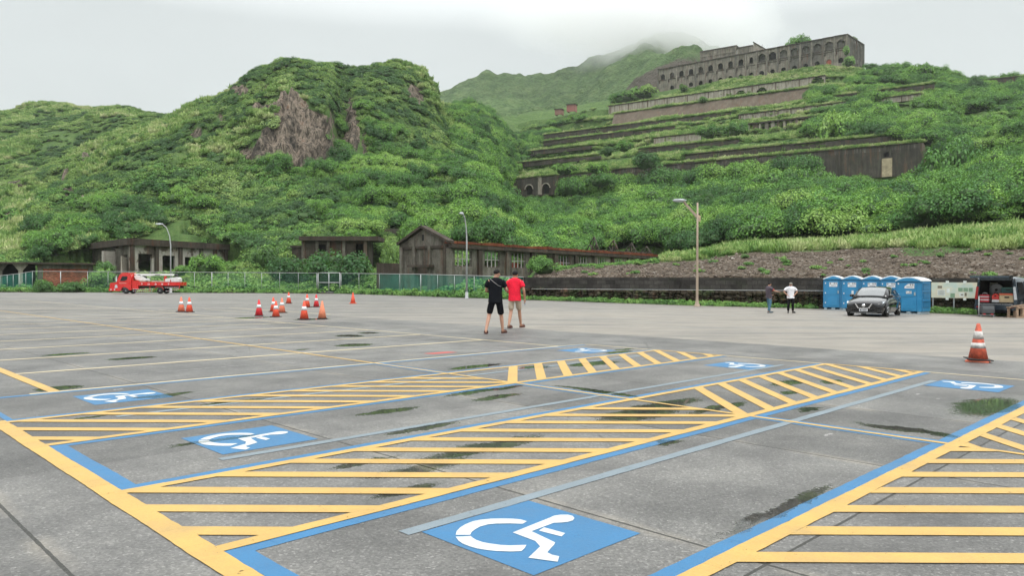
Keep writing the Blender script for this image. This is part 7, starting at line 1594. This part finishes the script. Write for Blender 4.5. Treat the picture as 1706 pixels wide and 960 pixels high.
def shirt(t, J, mat, sleeve=.62, grow=.018):
    """hanging cloth tube from hem to neckline with two set-in sleeves"""
    hp_, ch, sl, nk = [Vector(J[q][:3]) for q in ('hip', 'chest', 'shl', 'neck')]; g = grow-.018
    zs = [(hp_+Vector((0, 0, -.085)), .196, .160), (hp_+Vector((0, 0, .03)), .188, .154), (hp_.lerp(ch, .45), .178, .142), (hp_.lerp(ch, .8), .190, .142), (ch+Vector((0, 0, .03)), .205, .146), (ch.lerp(sl, .85), .205, .142), (sl+Vector((0, 0, .055)), .196, .138), (sl+Vector((0, 0, .085)), .165, .124), (nk+Vector((0, 0, .025)), .108, .100), (nk+Vector((0, 0, .045)), .072, .072)]
    m = MB(); n2 = 28; V = []
    for i, (c, rx, ry) in enumerate(zs):
        for k in range(n2):
            a_ = 2*math.pi*k/n2; wr = 1+(.030*math.sin(3*a_+i*1.7)+.016*math.sin(7*a_-i*2.3))*(1 if i < 6 else .2)
            V.append(c+Vector((math.cos(a_)*(rx+g)*wr, math.sin(a_)*(ry+g)*wr, .006*math.sin(4*a_+i) if i == 0 else 0)))
    m.add(V, [(i*n2+k, i*n2+(k+1) % n2, (i+1)*n2+(k+1) % n2, (i+1)*n2+k) for i in range(len(zs)-1) for k in range(n2)], 0, True)
    for n_ in ('l', 'r'):
        a_, c_ = Vector(J[n_+'sh'][:3]), Vector(J[n_+'el'][:3]); s0 = a_.lerp(sl, .45)
        m.tube([s0-Vector((0, 0, .012)), a_-Vector((0, 0, .018)), a_.lerp(c_, sleeve*.5), a_.lerp(c_, sleeve*.85), a_.lerp(c_, sleeve)], [.060+g, .070+g, .074+g, .076+g, .071+g], 14)
    return m.build('shirt', mat, t)
def trousers(t, J, mat, length=1.0, grow=.02, nm='trousers'):
    ov = {'hip': (*J['hip'][:3], .154, .124), 'wb': (*lerp3(J['hip'], J['waist'], .6), .142, .112)}; E = [('hip', 'wb')]
    for n_ in ('l', 'r'):
        hp, kn, an = J[n_+'hp'], J[n_+'kn'], J[n_+'an']; ov[n_+'hp'] = (*hp[:3], .105); ov[n_+'th'] = (*lerp3(hp, kn, .5), .098); E += [('hip', n_+'hp'), (n_+'hp', n_+'th')]
        if length <= 1.0 and nm == 'shorts': ov[n_+'e'] = (*lerp3(hp, kn, length), .094); E.append((n_+'th', n_+'e'))
        else: ov[n_+'k'] = (*kn[:3], .080); ov[n_+'c'] = (*lerp3(kn, an, .5), .074); ov[n_+'e'] = (*lerp3(kn, an, .97), .066); E += [(n_+'th', n_+'k'), (n_+'k', n_+'c'), (n_+'c', n_+'e')]
    return garment(t, nm, J, [], E, grow, mat, ov)
def hair(t, J, mat, face, low=-.01, back=.0, top=.0, sc=(1, 1, 1)):
    h = Vector(J['head1'][:3]); fd = Vector(face).normalized(); sd_ = Vector((fd.y, -fd.x, 0)); m = MB(); v3, f3 = ball3; keep = []
    vs_ = []
    for v in v3:
        a, b, c = v; fr = max(0, b); zc2 = c
        if c < -.15: zc2 = -.15+(c+.15)*(.65-.40*min(1, max(0, (b+.4)/.4)))
        if b > .25 and c < .35: b = .25+.25*(b-.25)
        vs_.append(tuple(h+sd_*(a*.090*sc[0])+fd*(b*.102*sc[1]-.006)+Vector((0, 0, .045+top+zc2*.092*sc[2]))))
    m.add(vs_, f3, 0, True); return m.build('hair', mat, t)
def shoes(t, J, mat, nm, sandal=False):
    for n_ in ('l', 'r'):
        an, ht, mf, toe = [Vector(J[n_+q][:3]) for q in ('an', 'ht', 'mf', 'toe')]
        d = (toe-ht); d.z = 0 if abs(d.z) < .05 else d.z; L_ = d.length; u = d.normalized(); r_ = Vector((u.y, -u.x, 0)).normalized(); up = r_.cross(u)
        if up.z < 0: up = -up
        m = MB(); n2 = 14; ring = []
        for q in range(n2): a = 2*math.pi*q/n2; ring.append((math.cos(a), math.sin(a)))
        c = ht+(toe-ht)*.5
        pts_ = [c+u*(x*(L_*.5+.045))+r_*(y*(.050 if x > -.3 else .042)) for x, y in ring]
        m.add([p-up*.040 for p in pts_]+[p-up*.012 for p in pts_], [tuple(range(n2)), tuple(range(2*n2-1, n2-1, -1))]+[(i, (i+1) % n2, (i+1) % n2+n2, i+n2) for i in range(n2)])
        if sandal:
            for f in (.55, .85, .15):
                b = ht+(toe-ht)*f; hh = .055 if f > .5 else .075; m.tube([b-r_*.05-up*.02, b-r_*.035+up*hh*.6, b+up*hh*.85, b+r_*.035+up*hh*.6, b+r_*.05-up*.02], .010, 5)
            m.build('sandal', mat, t)
        else:
            m.add([tuple(c+u*(a*(L_*.5+.04))+r_*(b*.048)+up*(.012+c_*(.050 if a < 0 else .036))) for a, b, c_ in cv], cf, 0, True); m.build('shoe', mat, t)
def cloth(nm, col, rough=.95): return simple(nm, col, rough, 0, .22, 4, spec=.12)
GR = 'people on the lot'
# walking man in black, phone in hand, seen from behind
g1, g2 = GG(812, 556.5), GG(838, 555); mid_ = (g1+g2)/2; f_az = math.atan2(0, 1)
pose = dict(hip=(0, 0, .92), chest=(.0, .03, 1.28), neck=(.01, .05, 1.47), head=(.04, .09, 1.595), face=(.75, .66, 0),
    arm_l=((-.20, .02, 1.41), (-.26, .05, 1.14), (-.10, .26, 1.12)), arm_r=((.20, .04, 1.41), (.285, .10, 1.15), (.26, .32, 1.28)),
    hand_l=((.5, .4, .35), (0, -.3, 1)), hand_r=((-.15, .35, .9), (-.8, .2, .1)),
    leg_l=((-.10, 0, .88), (-.17, .03, .49), (-.235, -.20, .085), (-.24, .0, .03)), leg_r=((.10, 0, .88), (.15, .12, .49), (.19, .14, .085), (.27, .30, .03)))
t, J, P_ = person('man in black t-shirt and black shorts walking away, looking at his phone', (mid_.x, mid_.y, 0), math.radians(-4), 1.80, pose, M_SKIN)
shirt(t, J, cloth('black t-shirt cotton', (.008, .009, .012)), .60); trousers(t, J, cloth('black shorts cloth', (.010, .010, .013)), .98, nm='shorts'); hair(t, J, M_HAIR, P_['face'], top=.008, sc=(1, 1, .95)); shoes(t, J, simple('dark red brown sandal', (.07, .018, .015), .6), 'sandal', True)
m = MB(); m.tube([(-.13, -.055, 1.47), (-.02, -.115, 1.38), (.10, -.12, 1.29), (.16, -.06, 1.27)], .008, 5); m.build('neck_strap', simple('grey strap', (.30, .30, .30), .6), t)
pw = t.matrix_basis @ Vector((.19, .36, 1.385)); ph = thing('mobile_phone', 'small dark phone held up by the man in black', 'phone', Matrix.Translation(t.location) @ Matrix.Rotation(t.rotation_euler.z, 4, 'Z') @ (Vector((.225, .37, 1.36))*t.scale[0]), .6)
m = MB(); m.cbox((0, 0, 0), (.075, .010, .15)); m.build('phone_case', M_BLKP, ph, bevel=.004); m = MB(); m.cbox((0, -.007, 0), (.066, .002, .135)); m.build('phone_screen', simple('grey phone glass', (.10, .11, .12), .1), ph)
# man in the red shirt
g1, g2 = GG(846, 549.5), GG(866, 544.5); mid_ = (g1*.45+g2*.55)
pose = dict(hip=(0, 0, .92), chest=(-.01, .02, 1.29), neck=(.0, .03, 1.49), head=(.015, .055, 1.615), face=(.35, .94, 0),
    arm_l=((-.20, .02, 1.42), (-.27, .04, 1.15), (-.17, .24, 1.05)), arm_r=((.20, .02, 1.42), (.29, -.04, 1.15), (.31, .02, .90)),
    hand_l=((.2, .9, .1), (.3, 0, -1)), hand_r=((.05, .12, -1), (-.9, .3, 0)),
    leg_l=((-.10, 0, .88), (-.11, -.02, .49), (-.15, -.26, .10), (-.08, -.12, .035)), leg_r=((.10, 0, .88), (.13, .16, .50), (.17, .22, .085), (.26, .38, .045)))
t, J, P_ = person('man in bright red t-shirt and beige shorts walking away', (mid_.x, mid_.y, 0), math.radians(-6), 1.77, pose, M_SKIN2)
shirt(t, J, cloth('bright red cotton', (.75, .022, .050)), .62); trousers(t, J, cloth('beige shorts cloth', (.46, .38, .29)), .92, nm='shorts'); hair(t, J, M_HAIR, P_['face'], low=-.02, top=.004, sc=(1.02, 1, 1.08)); shoes(t, J, simple('brown sandal', (.09, .022, .018), .6), 'sandal', True)
kp_ = Matrix.Translation(t.location) @ Matrix.Rotation(t.rotation_euler.z, 4, 'Z') @ (Vector((.315, .045, .775))*t.scale[0]); ks_ = thing('key_bunch', 'small bunch of keys hanging from the hand of the man in red', 'keys', kp_, 0)
m = MB(); m.tube([(0, 0, .03), (.012, 0, .0), (0, 0, -.02), (-.012, 0, 0), (0, 0, .03)], .003, 4); m.build('ring', M_CHR, ks_); m = MB(); m.box(-.012, -.003, -.085, .002, .003, -.02); m.box(.004, -.006, -.07, .014, .002, -.018); m.build('key', simple('blue grey key cover', (.15, .20, .26), .4), ks_)
# pointing man in grey shirt and jeans, facing right
gp = GG(1281, 521.5)
pose = dict(hip=(0, 0, .92), chest=(0, -.03, 1.28), neck=(0, -.01, 1.48), head=(0, .04, 1.60), face=(0, 1, 0),
    arm_l=((-.19, -.02, 1.41), (-.24, .02, 1.14), (-.16, .20, 1.00)), arm_r=((.19, -.02, 1.41), (.22, .20, 1.26), (.16, .44, 1.20)),
    hand_l=((.3, .9, .1), (.3, 0, -1)), hand_r=((-.1, 1, -.02), (0, -.1, -1)),
    leg_l=((-.10, 0, .88), (-.11, .05, .49), (-.12, .10, .085), (-.13, .29, .03)), leg_r=((.10, 0, .88), (.11, .02, .49), (.12, -.10, .085), (.13, .09, .03)))
t, J, P_ = person('man in dark grey t-shirt and blue jeans pointing, turned sideways', (gp.x, gp.y, gp.z), math.radians(-82), 1.62, pose, M_SKIN)
shirt(t, J, cloth('dark mauve grey cotton', (.085, .070, .085)), .62, .024); trousers(t, J, cloth('faded blue denim', (.075, .16, .22))); hair(t, J, M_HAIR, P_['face']); shoes(t, J, simple('blue grey trainer', (.06, .09, .11), .6), 'shoe')
for s in (-1, 1): m = MB(); a = Vector(J['rsh' if s > 0 else 'lsh'][:3]); b = Vector(J['rel' if s > 0 else 'lel'][:3]); c = a+(b-a)*.60; m.tube([c, c+(b-a).normalized()*.035], [.078, .078], 12); m.build('sleeve_cuff', cloth('red cuff', (.50, .03, .03)), t)
# man in white with hands on hips, cap
gp = GG(1317, 521.5)
pose = dict(hip=(0, 0, .92), chest=(0, .0, 1.29), neck=(0, .01, 1.48), head=(0, .04, 1.595), face=(-.1, .98, 0),
    arm_l=((-.20, 0, 1.42), (-.37, -.03, 1.20), (-.20, .06, 1.03)), arm_r=((.20, 0, 1.42), (.37, -.03, 1.20), (.20, .06, 1.03)),
    hand_l=((.7, .5, -.5), (.3, .2, -.8)), hand_r=((-.7, .5, -.5), (-.3, .2, -.8)),
    leg_l=((-.10, 0, .88), (-.115, .02, .49), (-.13, 0, .085), (-.20, .18, .03)), leg_r=((.10, 0, .88), (.115, .02, .49), (.13, 0, .085), (.17, .19, .03)))
t, J, P_ = person('man in white shirt, black trousers and grey cap with hands on hips', (gp.x, gp.y, gp.z), math.radians(172), 1.62, pose, M_SKIN)
shirt(t, J, cloth('white shirt cotton', (.78, .78, .82)), .66, .028); trousers(t, J, cloth('black trouser cloth', (.010, .010, .012))); hair(t, J, simple('grey flecked hair', (.06, .06, .06), .6), P_['face'], sc=(.98, .98, .9)); shoes(t, J, simple('black leather shoe', (.012, .012, .012), .35), 'shoe')
h = Vector(J['head1'][:3]); m = MB(); v3, f3 = ball3; m.add([tuple(h+Vector((a*.098, b*.110-.004, .062+max(c, -.12)*.080))) for a, b, c in v3], f3, 0, True); cap = m.build('cap', cloth('grey cap cloth', (.20, .19, .16)), t)
m = MB(); m.add([tuple(h+Vector((a*.075, .13+b*.075, .055+c*.010-.1*max(0, b)*.1))) for a, b, c in cv], cf, 0, True); m.build('cap_peak', cloth('grey cap peak cloth', (.17, .16, .14)), cap)
